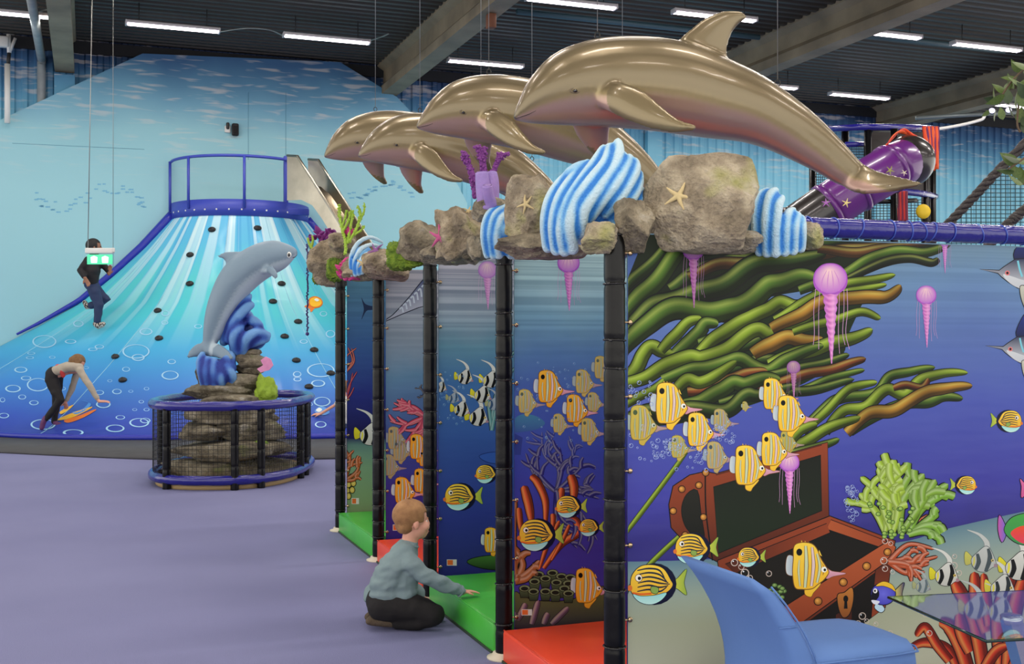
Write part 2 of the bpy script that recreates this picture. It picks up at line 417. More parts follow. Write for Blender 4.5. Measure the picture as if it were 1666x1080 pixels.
# cables sagging between fixtures
for pts in ([(355, 52), (400, 46), (440, 49), (463, 60)], [(62, 20), (75, 16), (90, 17), (104, 22)], [(602, 66), (620, 60), (632, 55)]):
    pp = [W(x, y, F * (ZL + .1 - EYE) / (CY - y)) for x, y in pts]
    o = MB().tube(crv(pp, 6), .012, 6).build('lamp_cable', MT['wire']); tag(o, {355: 'grey cable linking the two lights over the board wall', 62: 'grey cable from the leftmost light to the next one', 602: 'short grey cable beside the thick roof beam'}[pts[0][0]], 'cable')
# pipe beside the left beam, along the ceiling then down the wall
pa = [ST(-3.62, -27.9, 6.72), ST(-3.62, -.45, 6.72), ST(-3.62, -.22, 6.68), ST(-3.62, -.125, 6.5), ST(-3.62, -.125, 5.2)]
o = MB().tube(crv(pa, 5)[4:], .075, 14).build('drain_pipe', pm('pipe_grey', C(150, 158, 160), .4, col2=C(110, 120, 125))); tag(o, 'grey drain pipe along the ceiling bending down the wall at left', 'pipe')
# white bracket lamp and pole at the far left edge
e = empty('wall_bracket_pole', on_plane(12, 195, ST(0, -.45), bn)); tag(e, 'white pole with angled bracket on the ribbed wall at far left', 'pole')
Pb = lambda x, y: on_plane(x, y, ST(0, -.45), bn)
MB().tube([Pb(12, 200), Pb(12, 104)], .05, 10).build('pole', MT['white'], e)
MB().tube([Pb(15, 86), Pb(14, 56)], .04, 8).tube([Pb(15, 86), Pb(25, 62)], .03, 8).build('bracket', MT['white'], e)
MB().bbox(Pb(4, 68), (.22, .14, .2), .03, ROT_B).build('lamp_head', MT['white'], e)
MB().tube([Pb(13, 106), Pb(15, 84)], .035, 8).build('clamp', MT['dark'], e)
# rust coloured box hanging below the thick beam, small hook on the left beam
o = MB().bbox(ST(3.13 - .16, -6.55, 6.40), (.12, .16, .22), .01, ROT_B).build('junction_box', pm('rust_box', C(110, 66, 44), .7)); tag(o, 'rusty brown junction box under the thick roof beam', 'box')
# thin conduit along the third bay
o = MB().tube([ST(3.9, -5.2, 7.0), ST(8.6, -5.2, 7.0)], .05, 8).build('conduit', pm('conduit_teal', C(70, 100, 110), .5)); tag(o, 'teal conduit under the deck above the front dolphin', 'pipe')
o = MB().tube([ST(9.9, -6.0, 7.0), ST(13.5, -6.0, 7.0)], .05, 8).build('conduit', pm('conduit_teal2', C(70, 95, 100), .5)); tag(o, 'teal conduit under the deck near the top right corner', 'pipe')
# small wall speaker and outlet
Ps = on_plane(382, 212, BP, bn)
e = empty('wall_speaker', Ps); tag(e, 'small black speaker on the pale blue wall above the platform railing', 'speaker')
MB().bbox(Ps - dA * .07, (.13, .12, .24), .03, ROT_B).build('case', pm('speaker_black', C(28, 24, 26), .5), e)
MB().bbox(Ps - dA * .135 - UP * .01, (.1, .015, .16), .006, ROT_B).build('grille', pm('grille', C(14, 14, 14), .8, bump=.4, bscale=300), e)
Po = on_plane(370, 208, BP, bn); e = empty('wall_outlet', Po); tag(e, 'white wall outlet with black plug beside the small speaker', 'outlet')
MB().bbox(Po - dA * .02 - UP * .03, (.11, .04, .13), .01, ROT_B).build('socket_box', MT['white'], e)
MB().bbox(Po - dA * .06 + UP * .03, (.06, .06, .13), .02, ROT_B).build('plug', MT['dark'], e)
# ================================================================== climbing slope with platform
AX = on_plane(391, 500, BP, bn); AX = V((AX.x, AX.y, 0)) - dA * .02
RT, ZT = 1.28, 3.82
prof_uz = [(0, 3.82), (.09, 3.22), (.177, 2.72), (.28, 2.18), (.397, 1.76), (.58, 1.16), (.8, .5), (.93, .16), (1, .06)]
def zprof(u):
    for (a, za), (b, zb_) in zip(prof_uz, prof_uz[1:]):
        if u <= b: return za + (zb_ - za) * (u - a) / (b - a)
    return .06
def rbase(th):           # th in degrees from the left side (0) round the front (90) to the right side (180)
    pts = [(0, 7.2), (22, 6.2), (39, 5.3), (83, 5.05), (97, 5.5), (120, 6.0), (160, 6.6), (180, 7.2)]
    for (a, ra), (b, rb_) in zip(pts, pts[1:]):
        if th <= b:
            k = (th - a) / (b - a); k = k * k * (3 - 2 * k); return ra + (rb_ - ra) * k
    return 7.2
def slope_pt(th, u):
    r = RT + (rbase(th) - RT) * u; a = math.radians(th)
    return AX - dB * (r * math.cos(a)) - dA * (r * math.sin(a)) + UP * zprof(u)
def slope_mat():
    m, nt, b = nodes('printed_slope_vinyl'); tc = N(nt, 'ShaderNodeTexCoord'); sp = N(nt, 'ShaderNodeSeparateXYZ'); nt.links.new(tc.outputs['Object'], sp.inputs[0])
    at = N(nt, 'ShaderNodeMath', operation='ARCTAN2'); nt.links.new(sp.outputs['X'], at.inputs[0]); nt.links.new(sp.outputs['Y'], at.inputs[1])
    outs = []
    for sc, off in ((5.2, 0.4), (11.0, 3.3)):
        mu = N(nt, 'ShaderNodeMath', operation='MULTIPLY_ADD'); mu.inputs[1].default_value = sc; mu.inputs[2].default_value = off; nt.links.new(at.outputs[0], mu.inputs[0])
        nz = N(nt, 'ShaderNodeTexNoise', noise_dimensions='1D'); nz.inputs['Scale'].default_value = 1.0; nz.inputs['Detail'].default_value = 0.6; nt.links.new(mu.outputs[0], nz.inputs['W'])
        outs.append(nz.outputs['Fac'])
    base = ramp(nt, [(0, C(44, 50, 150)), (.08, C(52, 82, 180)), (.22, C(62, 132, 204)), (.36, C(66, 166, 212)), (.5, C(72, 192, 204)), (.66, C(84, 200, 206)), (.85, C(92, 186, 222)), (1, C(98, 184, 226))])
    mr = N(nt, 'ShaderNodeMapRange'); mr.inputs[1].default_value = 0; mr.inputs[2].default_value = 3.9; nt.links.new(sp.outputs['Z'], mr.inputs[0]); nt.links.new(mr.outputs[0], base.inputs[0])
    col = base.outputs[0]
    fade = N(nt, 'ShaderNodeMapRange'); fade.inputs[1].default_value = 1.3; fade.inputs[2].default_value = 3.7; nt.links.new(sp.outputs['Z'], fade.inputs[0])
    for fac, lo, hi, cc, amt in ((outs[1], .47, .5, C(66, 160, 214), .6), (outs[0], .52, .55, C(196, 232, 238), .8), (outs[1], .6, .63, C(214, 238, 240), .7)):
        r = ramp(nt, [(lo, (0, 0, 0, 1)), (hi, (1, 1, 1, 1))]); nt.links.new(fac, r.inputs[0])
        ml = N(nt, 'ShaderNodeMath', operation='MULTIPLY'); nt.links.new(r.outputs[0], ml.inputs[0]); nt.links.new(fade.outputs[0], ml.inputs[1])
        m2 = N(nt, 'ShaderNodeMath', operation='MULTIPLY'); nt.links.new(ml.outputs[0], m2.inputs[0]); m2.inputs[1].default_value = amt
        mx = N(nt, 'ShaderNodeMix', data_type='RGBA'); nt.links.new(m2.outputs[0], mx.inputs[0]); nt.links.new(col, mx.inputs[6]); mx.inputs[7].default_value = cc; col = mx.outputs[2]
    nt.links.new(col, b.inputs['Base Color']); b.inputs['Roughness'].default_value = .5; b.inputs['Specular IOR Level'].default_value = .3; b.inputs['Coat Weight'].default_value = .06; b.inputs['Coat Roughness'].default_value = .1
    return m
slope = empty('climbing_slope', AX, ROT_B); tag(slope, 'blue ocean printed climbing slope flaring down from a railed platform', 'climbing slope')
TH = [i * 180 / 150 for i in range(151)]; U = [i / 60 for i in range(61)]
mb = MB(); mb.loft([[slope_pt(t, u) for t in TH] for u in U], closed=False)
s_me = mb.mesh('printed_surface')
Minv = Matrix.Translation(AX) @ Matrix.Rotation(ROT_B, 4, 'Z')
bm = bmesh.new(); bm.from_mesh(s_me); bvh = BVHTree.FromBMesh(bm); bm.free()
s_me.transform(Minv.inverted()); s_o = new_obj('printed_surface', s_me, slope_mat()); s_o.parent = slope
def on_slope(px, py, off=.006):
    d = (W(px, py, 1.0) - V((0, 0, EYE))).normalized()
    h = bvh.ray_cast(V((0, 0, EYE)), d)
    if h[0] is None: return None, None
    n = h[1] if h[1].dot(d) < 0 else -h[1]
    return h[0] + n * off, n
# seams of the vinyl
M_seam = pm('seam', C(150, 205, 225), .4)
for th in (18, 48, 74, 103, 128):
    MB().tube([slope_pt(th, u) + (slope_pt(th, u) - AX).normalized() * .002 for u in [i / 20 for i in range(21)]], .006, 4).build('seam', M_seam, slope)
# bubbles printed on it
M_bub = pm('bubble_print', C(160, 208, 236), .3)
BUB = [(170,460,46,24),(558,422,25,13),(520,498,52,27),(528,521,25,13),(632,352,15,11),(630,387,13,8),(650,589,33,17),(80,568,25,11),(145,625,42,25),(656,537,16,9),(482,566,15,9),(757,402,15,8),(440,792,36,14),(532,770,38,17),(555,762,20,10),(165,777,48,20),(390,831,40,9),(280,808,40,12),(395,700,28,14),(380,655,18,9),(447,651,18,10),(15,743,20,10),(10,683,10,9),(15,812,22,12),(460,750,18,8),(130,694,18,9),(85,672,15,9),(270,460,22,8),(300,392,20,12),(100,600,20,8),(355,490,18,6),(380,480,18,8),(1225,570,53,26),(1215,620,27,13),(1135,585,16,11),(1136,604,15,8),(1262,431,18,14),(1235,354,14,10),(1160,460,15,8),(1225,777,22,12),(1230,690,32,18),(1255,836,15,8),(575,816,30,14),(120,505,15,5),(115,522,15,5),(240,640,12,7),(50,640,30,14),(200,520,12,5),(330,560,10,5),(420,610,9,5),(500,650,9,5),(540,690,10,6),(515,720,9,5),(610,700,9,6),(560,720,11,6),(640,760,10,6),(560,640,10,6),(1185,700,10,6),(1010,690,18,10)]
for (x, y, a, b_) in BUB:
    x, y, a, b_ = x / 2.348, 360 + y / 2.348, a / 2.348, b_ / 2.348
    n = 28; vo = []; vi = []; k = max(.11, min(.26, 1.4 / b_))
    for i in range(n):
        t = 2 * math.pi * i / n; wk = k * (.55 + .45 * abs(math.sin(t * .5 + .6)))
        p, _ = on_slope(x + a * math.cos(t), y + b_ * math.sin(t)); q, _ = on_slope(x + a * (1 - wk) * math.cos(t), y + b_ * (1 - wk) * math.sin(t))
        if p is None or q is None: break
        vo.append(p); vi.append(q)
    if len(vo) < n: continue
    m_ = MB(); m_.add(vo + vi, [(i, (i + 1) % n, (i + 1) % n + n, i + n) for i in range(n)])
    m_.build('bubble_print', M_bub, slope)
# yellow cartoon fish, and orange and blue striped print near the crawling person
def decal(name, pts, col, off, n=6, closed=True):
    P = crv(pts, n, closed) if n > 1 else pts
    q = [on_slope(p[0], p[1], off)[0] for p in P]
    if any(v is None for v in q): return
    tri = tessellate_polygon([[V((p[0], p[1], 0)) for p in P]])
    MB().add(q, tri).build(name, col, slope)
M_yel = pm('yellow_print', C(245, 190, 45), .35); M_org = pm('orange_print', C(225, 120, 40), .35); M_cy = pm('pale_print', C(225, 235, 230), .35); M_drk = pm('dark_print', C(30, 30, 50), .35); M_bl2 = pm('blue_print', C(80, 150, 225), .35)
decal('fish_print', [(503, 486), (512, 482), (522, 486), (525, 494), (520, 500), (512, 502), (506, 508), (503, 502), (495, 499), (502, 494)], M_org, .006)
decal('fish_print', [(505, 487), (513, 484), (521, 488), (523, 494), (517, 499), (508, 499), (504, 494)], M_yel, .009)
decal('fish_eye_print', [(511, 488), (515, 486), (519, 489), (515, 491)], M_cy, .012)
for pts, mm in (([(95, 682), (118, 672), (140, 665), (150, 662), (146, 666), (122, 678), (100, 684)], M_yel), ([(105, 684), (130, 676), (152, 667), (156, 668), (135, 680), (112, 688)], M_org), ([(98, 670), (112, 662), (120, 659), (112, 667), (100, 674)], M_yel), ([(118, 671), (134, 666), (144, 655), (133, 652), (148, 657), (142, 666), (126, 674)], M_bl2)):
    decal('fish_print', pts, mm, .007)
decal('fish_print', [(512, 670), (520, 662), (530, 664), (536, 672), (524, 676)], M_bl2, .007); decal('fish_print', [(514, 668), (519, 664), (524, 667), (519, 671)], M_cy, .010)
# climbing holds
hold_m = pm('hold_black', C(30, 28, 28), .45, bump=.4, bscale=40); hm = MB()
hm.ell((0, 0, 0), (.075, .055, .045), 12, 8); hm.tube([(0, 0, .03), (0, 0, .05)], .02, 8); hm = hm.mesh('climbing_hold'); hm.materials.append(hold_m)
for x, y in [(345, 374), (419, 371.5), (309.6, 415), (309, 462), (257, 506), (259, 551), (188, 581), (200, 619), (458, 462), (444, 491), (485, 524), (463, 548), (511, 570), (482, 587), (538, 608), (502.5, 630)]:
    p, n = on_slope(x, y, .012)
    o = new_obj('climbing_hold', hm, None); o.matrix_basis = Matrix.Translation(p) @ n.to_track_quat('Z', 'Y').to_matrix().to_4x4(); place(o, slope)
# padded border tubes where the slope meets the wall
M_pad = pm('border_pad_blue', C(38, 48, 165), .35, bump=.2, bscale=12)
MB().tube([slope_pt(0.6, u) - dA * .05 + UP * .06 for u in [i / 30 * .46 for i in range(31)]], [.1 - .08 * i / 30 for i in range(31)], 12).build('border_pad', M_pad, slope)
MB().tube([slope_pt(179.4, u) - dA * .05 + UP * .06 for u in [i / 30 * .46 for i in range(31)]], [.1 - .06 * i / 30 for i in range(31)], 12).build('border_pad', M_pad, slope)
MB().tube([slope_pt(t, 1.0) for t in TH[::3]], .05, 8).build('base_pad', M_pad, slope)
# platform: floor, band, bolts, railing
arc = lambda r, z, a0=2, a1=178, n=40: [AX - dB * (r * math.cos(math.radians(a0 + (a1 - a0) * i / n))) - dA * (r * math.sin(math.radians(a0 + (a1 - a0) * i / n))) + UP * z for i in range(n + 1)]
A_, B_ = arc(RT + .03, ZT - .02), arc(RT + .03, ZT + .28); C_, D_ = arc(RT - .03, ZT + .28), arc(RT - .03, ZT - .02)
MB().loft([[A_[i], B_[i], C_[i], D_[i]] for i in range(41)]).build('platform_band', MT['bluepaint'], slope)
MB().add(arc(RT - .03, ZT + .05) + [AX + UP * (ZT + .05)], [(i, i + 1, 41) for i in range(40)]).build('platform_floor', MT['dark'], slope)
bolt = MB().ell((0, 0, 0), (.018, .018, .01), 8, 5).mesh('bolt'); bolt.materials.append(MT['white'])
for i in range(16):
    a = math.radians(14 + i * 10); d = -dB * math.cos(a) - dA * math.sin(a)
    o = new_obj('bolt', bolt, None); o.matrix_basis = Matrix.Translation(AX + d * (RT + .035) + UP * (ZT + .09)) @ d.to_track_quat('Z', 'Y').to_matrix().to_4x4(); place(o, slope)
MB().tube(arc(RT + .02, 4.9, 3, 128), .028, 8).build('handrail', MT['bluepaint'], slope)
for th in (3, 38, 86):
    a = math.radians(th); p = AX - dB * ((RT + .045) * math.cos(a)) - dA * ((RT + .045) * math.sin(a))
    MB().tube([p + UP * (ZT + .12), p + UP * 4.9], .027, 8).build('railing_post', MT['bluepaint'], slope)
pq = on_plane(465, 300, AX - dA * 1.0, bn)
MB().bbox(V((pq.x, pq.y, 4.42)), (.08, .1, 1.12), .012, ROT_B).build('gate_post', MT['bluepaint'], slope)
MB().bbox(V((pq.x, pq.y, 3.93)) + dB * .22, (.42, .16, .12), .015, ROT_B).build('slide_bracket', MT['bluepaint'], slope)
# ---------------------------------------------------------------- steel slide
sl_n = V((-.55, -.83, 0)).normalized(); trav = V((.83, -.55, 0)).normalized(); wid = V((.55, .83, 0)).normalized()
SL0 = W(470, 300, 20.95)
def slp(x, y): return on_plane(x, y, SL0, wid)
slide = empty('metal_slide', V((SL0.x, SL0.y, 0)) + trav * 4.6); tag(slide, 'stainless steel slide descending from the railed platform', 'slide')
top = [(467, 253), (484, 254), (500, 280), (530, 327), (560, 375), (600, 440), (650, 520), (700, 600)]
bot = [(467, 326), (490, 325), (508, 334), (524, 356), (546, 393), (586, 458), (636, 540), (686, 615)]
T3 = [slp(*p) for p in top]; B3 = [slp(*p) for p in bot]
WD = .55
for nm, off in (('side_panel', 0), ('side_panel', WD)):
    n = len(T3); m_ = MB(); vs = [p + wid * (off + d) for d in (0, .012) for p in T3 + B3]
    fs = []
    for i in range(n - 1):
        fs += [(i, i + 1, n + i + 1, n + i), (2 * n + i, 3 * n + i, 3 * n + i + 1, 2 * n + i + 1), (i, 2 * n + i, 2 * n + i + 1, i + 1), (n + i, n + i + 1, 3 * n + i + 1, 3 * n + i)]
    fs += [(0, n, 3 * n, 2 * n), (n - 1, 3 * n - 1, 4 * n - 1, 2 * n - 1)]
    m_.add(vs, fs, None, True); m_.build(nm, MT['steel'], slide)
    MB().tube([p + wid * (off + .006) for p in T3], .025, 8).build('top_rail', MT['steel'], slide)
chute = [t.lerp(b_, .62) for t, b_ in zip(T3, B3)]
m_ = MB(); m_.loft([[p + wid * (WD * k / 8) - UP * (.10 * math.sin(math.pi * k / 8)) for k in range(9)] for p in chute], closed=False); m_.build('chute', MT['steel'], slide)
MB().tube([T3[-1] + wid * WD / 2 - UP * .1, V((T3[-1].x, T3[-1].y, 0)) + wid * WD / 2], .04, 8).build('support_leg', MT['steel'], slide)
# ---------------------------------------------------------------- rubber mat around the slope
inner = [slope_pt(t, .97) for t in TH[10:141:3]]
outp = [G(x, y) for x, y in [(-330, 722), (-200, 728), (-60, 734), (0, 737), (120, 743), (250, 748), (400, 749), (545, 747), (650, 744), (760, 738), (860, 730)]]
outp = [V((p[0], p[1], 0)) for p in crv([tuple(p) for p in outp], 6)]
ii = crv([tuple(p) for p in inner], 2); ii = [ii[int(round(k * (len(ii) - 1) / (len(outp) - 1)))] for k in range(len(outp))]
m_ = MB(); m_.loft([[V((a[0], a[1], .005)), V((a[0], a[1], .03)), V((b_.x, b_.y, .03)), V((b_.x, b_.y, .002))] for a, b_ in zip(ii, outp)])
o = m_.build('rubber_mat', pm('rubber_dark', C(76, 76, 78), .8, col2=C(60, 60, 62), nscale=4, bump=.2, bscale=120)); tag(o, 'dark grey rubber safety mat along the foot of the climbing slope', 'mat')
# ---------------------------------------------------------------- hanging exit sign on two wires
YS = 15.0
e = empty('exit_sign', W(162, 431, YS)); tag(e, 'green lit emergency sign hanging on two wires', 'sign')
M_green = em('sign_green', C(70, 190, 140), .9)
MB().bbox(W(162, 408, YS), (.36, .09, .07), .01).build('lamp_housing', MT['white'], e)
pl = MB().bbox(W(162.5, 422, YS), (.335, .016, .13), .004).build('sign_panel', M_green, e)
mbp = MB()
for dx in (-9, 9):
    c0 = W(162 + dx, 422, YS - .012)
    mbp.add([c0 + V((a, 0, b_)) for a, b_ in ((-.04, -.045), (.04, -.045), (.045, .03), (0, .05), (-.045, .03))], [(0, 1, 2, 3, 4)])
mbp.build('pictogram', em('sign_white', C(215, 245, 230), 1.0), pl)
for x, x2, r in ((143, 152, .006), (184, 184, .003)):
    a = W(x, 405, YS); MB().tube([a, V((a.x + (x2 - x) / F * YS, a.y, ZC))], r, 5).build('hanging_wire', MT['wire'], e)
    MB().bbox(W(x, 407, YS), (.035, .06, .06), .008).build('end_clip', MT['white'], e)
# ================================================================== panel maze: posts, printed panels, mats
P4 = V((-.04, 5.638, 0)); SPAN = 1.303
POST = {5 - k: P4 + dA * (SPAN * (k - 1)) for k in range(5)}    # 5 = nearest ... 1 = farthest
POST[5] = P4 - dA * 1.29 - dB * .012
RP = .042; ZB = 2.05
def ring_mesh(name, R, r, mat, n=18):
    m_ = MB(); m_.loft([[V(((R + r * math.cos(b)) * math.cos(a), (R + r * math.cos(b)) * math.sin(a), r * math.sin(b))) for b in [0, 1.57, 3.14, 4.71]] for a in [2 * math.pi * i / n for i in range(n + 1)]], caps=False)
    me = m_.mesh(name); me.materials.append(mat); return me
tie_me = ring_mesh('cable_tie', RP + .001, .004, MT['tie'])
nub = MB().bbox((0, 0, 0), (.012, .012, .01), .002).mesh('tie_head'); nub.materials.append(MT['tie'])
eye_me = MB(); eye_me.ell((0, 0, 0), (.011, .006, .011), 10, 6); eye_me.tube([(-.03, .004, 0), (0, 0, 0)], .004, 6); eye_me = eye_me.mesh('eyelet_bolt'); eye_me.materials.append(pm('brass', C(190, 165, 130), .25, 1.0))
base_me = MB().lathe((0, 0, 0), [(.085, 0), (.085, .008), (.06, .014), (.055, .03)], 20).mesh('base_plate'); base_me.materials.append(pm('base_plate_cream', C(205, 196, 175), .5))
LAB = {5: 'thick black padded post nearest the viewer, at the corner of the big mural', 4: 'black padded post between the red mat and the green mat in front', 3: 'black padded post just behind the kneeling boy', 2: 'black padded post second farthest, left of the kneeling boy', 1: 'farthest black padded post beside the climbing slope'}
def sleeve(P, z0, z1, seed):
    rnd = random.Random(seed); m_ = MB(); zs = []; z = z0
    ties = []
    while z < z1 - .1:
        z += rnd.choice((.11, .2, .22, .24)); ties.append(min(z, z1 - .03))
    n = int((z1 - z0) / .012); pts = []; rs = []
    for i in range(n + 1):
        z = z0 + (z1 - z0) * i / n; d = min(abs(z - t) for t in ties)
        pts.append((P.x, P.y, z)); rs.append(RP * (1 - .10 * math.exp(-(d / .012) ** 2)) * (1 + .02 * noise.noise((seed, z * 9, 0))))
    return m_.tube(pts, rs, 20), ties
for k, P in POST.items():
    e = empty('maze_post', P); tag(e, LAB[k], 'post', 'black padded posts of the maze')
    m_, ties = sleeve(P, .17, ZB + {5: -.03, 4: -.01, 3: .0, 2: -.02, 1: .0}[k], k); m_.build('upper_sleeve', MT['black'], e)
    m_, t2 = sleeve(P, .025, .175, k + 20); m_.build('lower_sleeve', MT['black'], e)
    o = new_obj('base_plate', base_me, None); o.location = P; place(o, e)
    rnd = random.Random(k)
    for z in ties + [.17]:
        o = new_obj('cable_tie', tie_me, None); o.location = P + UP * z; o.rotation_euler = (rnd.uniform(-.06, .06), rnd.uniform(-.06, .06), 0); place(o, e)
        a = rnd.uniform(-2.2, -.9); h = new_obj('tie_head', nub, None); h.location = P + V((math.cos(a) * RP, math.sin(a) * RP, z)); h.rotation_euler.z = a; h.parent = o; h.matrix_parent_inverse = parent_matrix(o).inverted()
    for z in (.2, .49, .78, 1.07, 1.36, 1.65, 1.92):
        o = new_obj('eyelet_bolt', eye_me, None); o.location = P + dB * (RP + .02) - dA * .012 + UP * z; o.rotation_euler.z = ROT_B; place(o, e)
# horizontal padded bars on top: blue one over the big mural, black along the row
def bar(name, A, B, mat, tmat, label, seed, every=.11, cat='bar'):
    e = empty(name, A); tag(e, label, cat)
    rnd = random.Random(seed); L = (B - A).length; d = (B - A).normalized(); ts = []; x = .06
    while x < L: ts.append(x); x += rnd.choice((.06, .13, .16, .1))
    n = int(L / .015); pts = [A + d * (L * i / n) for i in range(n + 1)]
    rs = [RP * (1 - .07 * math.exp(-(min(abs(L * i / n - t) for t in ts) / .01) ** 2)) for i in range(n + 1)]
    MB().tube(pts, rs, 20).build('sleeve', mat, e)
    tm = ring_mesh('tie', RP + .0005, .0035, tmat)
    q = d.to_track_quat('Z', 'Y')
    for t in ts:
        o = new_obj('cable_tie', tm, None); o.matrix_basis = Matrix.Translation(A + d * t) @ (q @ Quaternion((rnd.uniform(-1, 1), rnd.uniform(-1, 1), 0), rnd.uniform(0, .35))).to_matrix().to_4x4(); place(o, e)
    return e
bar('top_bar', POST[5] + UP * ZB + dB * .82, POST[5] + UP * ZB + dB * 3.3, MT['blue'], MT['tieblue'], 'glossy blue padded bar along the top of the big mural', 3)
# mats in the bays
M_red = pm('red_vinyl', C(238, 76, 42), .38, bump=.12, bscale=7, col2=C(220, 62, 36), nscale=3); M_grn = pm('green_vinyl', C(74, 184, 62), .38, bump=.12, bscale=7, col2=C(50, 150, 52), nscale=3)
for k, mm, lab in ((5, M_red, 'bright red foam mat in the nearest bay beside the big mural'), (4, M_grn, 'green foam mat the kneeling boy is touching'), (3, M_red, 'red foam mat half hidden behind the kneeling boy'), (2, M_grn, 'green foam mat in the farthest bay')):
    A = POST[k] + dA * .075; B = POST[k - 1] - dA * .075; c = (A + B) / 2 + dB * .66
    e = empty('floor_mat', V((c.x, c.y, 0))); tag(e, lab, 'mat', 'foam mats in the maze bays')
    L = (B - A).length
    MB().bbox(V((c.x, c.y, .08)), (1.38, L, .16), .016, ROT_B).build('mat_body', mm, e)
    M_s = pm('mat_seam', mixc(mm.node_tree.nodes['Principled BSDF'].inputs['Base Color'].default_value[:] , C(20, 40, 20), .35), .5)
    MB().box(V((c.x, c.y, .008)) - dB * .69, (.012, L * .985, .012), ROT_B).build('base_seam', pm('seam_dark', C(40, 60, 40), .6), e)
    MB().tube([A - dB * .026 + UP * .156, B - dB * .026 + UP * .156], .004, 6).build('top_seam', mm, e)
# ================================================================== printed vinyl panels (flat print = thin coloured layers on the vinyl)
M_print = vm('vinyl_print', .45, spec=.2)
def panel_mat(name, stops, stripe):
    m, nt, b = nodes(name); tc = N(nt, 'ShaderNodeTexCoord'); sp = N(nt, 'ShaderNodeSeparateXYZ'); nt.links.new(tc.outputs['Object'], sp.inputs[0])
    nz = N(nt, 'ShaderNodeTexNoise'); nz.inputs['Scale'].default_value = 3; nz.inputs['Detail'].default_value = 3; nt.links.new(tc.outputs['Object'], nz.inputs['Vector'])
    ad = N(nt, 'ShaderNodeMath', operation='MULTIPLY_ADD'); ad.inputs[1].default_value = .16; nt.links.new(nz.outputs['Fac'], ad.inputs[0]); nt.links.new(sp.outputs['Z'], ad.inputs[2])
    mr = N(nt, 'ShaderNodeMapRange'); mr.inputs[1].default_value = .08; mr.inputs[2].default_value = 2.08; nt.links.new(ad.outputs[0], mr.inputs[0])
    r = ramp(nt, [(z / 2.0, c) for z, c in stops]); nt.links.new(mr.outputs[0], r.inputs[0]); col = r.outputs[0]
    if stripe:
        mu = N(nt, 'ShaderNodeMath', operation='MULTIPLY'); mu.inputs[1].default_value = 24; nt.links.new(sp.outputs['Z'], mu.inputs[0])
        n1 = N(nt, 'ShaderNodeTexNoise', noise_dimensions='1D'); n1.inputs['Scale'].default_value = 1; n1.inputs['Detail'].default_value = 3; nt.links.new(mu.outputs[0], n1.inputs['W'])
        r1 = ramp(nt, [(.38, (0, 0, 0, 1)), (.6, (1, 1, 1, 1))]); nt.links.new(n1.outputs['Fac'], r1.inputs[0])
        fd = N(nt, 'ShaderNodeMapRange'); fd.inputs[1].default_value = 1.45; fd.inputs[2].default_value = 1.85; fd.inputs[4].default_value = stripe; nt.links.new(sp.outputs['Z'], fd.inputs[0])
        ml = N(nt, 'ShaderNodeMath', operation='MULTIPLY'); nt.links.new(r1.outputs[0], ml.inputs[0]); nt.links.new(fd.outputs[0], ml.inputs[1])
        mx = N(nt, 'ShaderNodeMix', data_type='RGBA', blend_type='MULTIPLY'); nt.links.new(ml.outputs[0], mx.inputs[0]); nt.links.new(col, mx.inputs[6]); mx.inputs[7].default_value = C(150, 165, 180); col = mx.outputs[2]
    nt.links.new(col, b.inputs['Base Color']); b.inputs['Roughness'].default_value = .42; b.inputs['Specular IOR Level'].default_value = .25
    mp = N(nt, 'ShaderNodeMapping'); mp.inputs['Scale'].default_value = (1.2, 1.2, 5); nt.links.new(tc.outputs['Object'], mp.inputs[0])
    nb = N(nt, 'ShaderNodeTexNoise'); nb.inputs['Scale'].default_value = 2.0; nt.links.new(mp.outputs[0], nb.inputs['Vector'])
    bp = N(nt, 'ShaderNodeBump'); bp.inputs['Strength'].default_value = .12; bp.inputs['Distance'].default_value = .05; nt.links.new(nb.outputs['Fac'], bp.inputs['Height']); nt.links.new(bp.outputs[0], b.inputs['Normal'])
    return m
BG = {5: [(0, C(52, 46, 120)), (.75, C(50, 46, 122)), (.95, C(64, 64, 158)), (1.3, C(72, 86, 172)), (1.65, C(88, 116, 174)), (1.85, C(104, 140, 178)), (2, C(112, 144, 165))],
      4: [(0, C(62, 50, 140)), (.6, C(64, 56, 150)), (1.0, C(60, 74, 165)), (1.3, C(70, 96, 170)), (1.5, C(88, 128, 176)), (1.68, C(122, 168, 190)), (2, C(188, 224, 222))],
      3: [(0, C(40, 42, 110)), (.5, C(46, 58, 140)), (1.0, C(56, 92, 160)), (1.3, C(66, 112, 164)), (1.55, C(98, 144, 164)), (1.75, C(150, 166, 178)), (2, C(184, 184, 194))],
      2: [(0, C(52, 40, 120)), (.5, C(60, 50, 140)), (.9, C(64, 84, 152)), (1.3, C(90, 130, 158)), (1.6, C(138, 156, 168)), (2, C(180, 182, 190))],
      1: [(0, C(30, 28, 80)), (.8, C(30, 28, 84)), (1.1, C(42, 52, 130)), (1.5, C(54, 90, 145)), (2, C(70, 115, 140))]}
PL = {5: 'big underwater mural with treasure chest, kelp and yellow fish behind the blue chair', 4: 'printed panel with orange tube coral and striped fish above the nearest red mat', 3: 'printed panel with black and white fish right of the kneeling boy', 2: 'printed panel with pink coral and yellow fish above the kneeling boy', 1: 'farthest narrow dark blue printed panel with orange coral'}
PANEL = {}
for k, P in POST.items():
    z0 = .05 if k == 5 else .13
    L = 3.25 if k == 5 else 2.4
    zt = 2.0 if k == 5 else 2.07
    c = P + dB * (RP + .012 + L / 2) + UP * ((z0 + zt) / 2)
    o = MB().box(c, (L, .006, zt - z0), ROT_B).build('mural_panel', panel_mat('mural_background', BG[k], {5: .25, 4: .6, 3: .75, 2: .6, 1: .3}[k]))
    tag(o, PL[k], 'mural panel', 'printed maze panels'); PANEL[k] = o

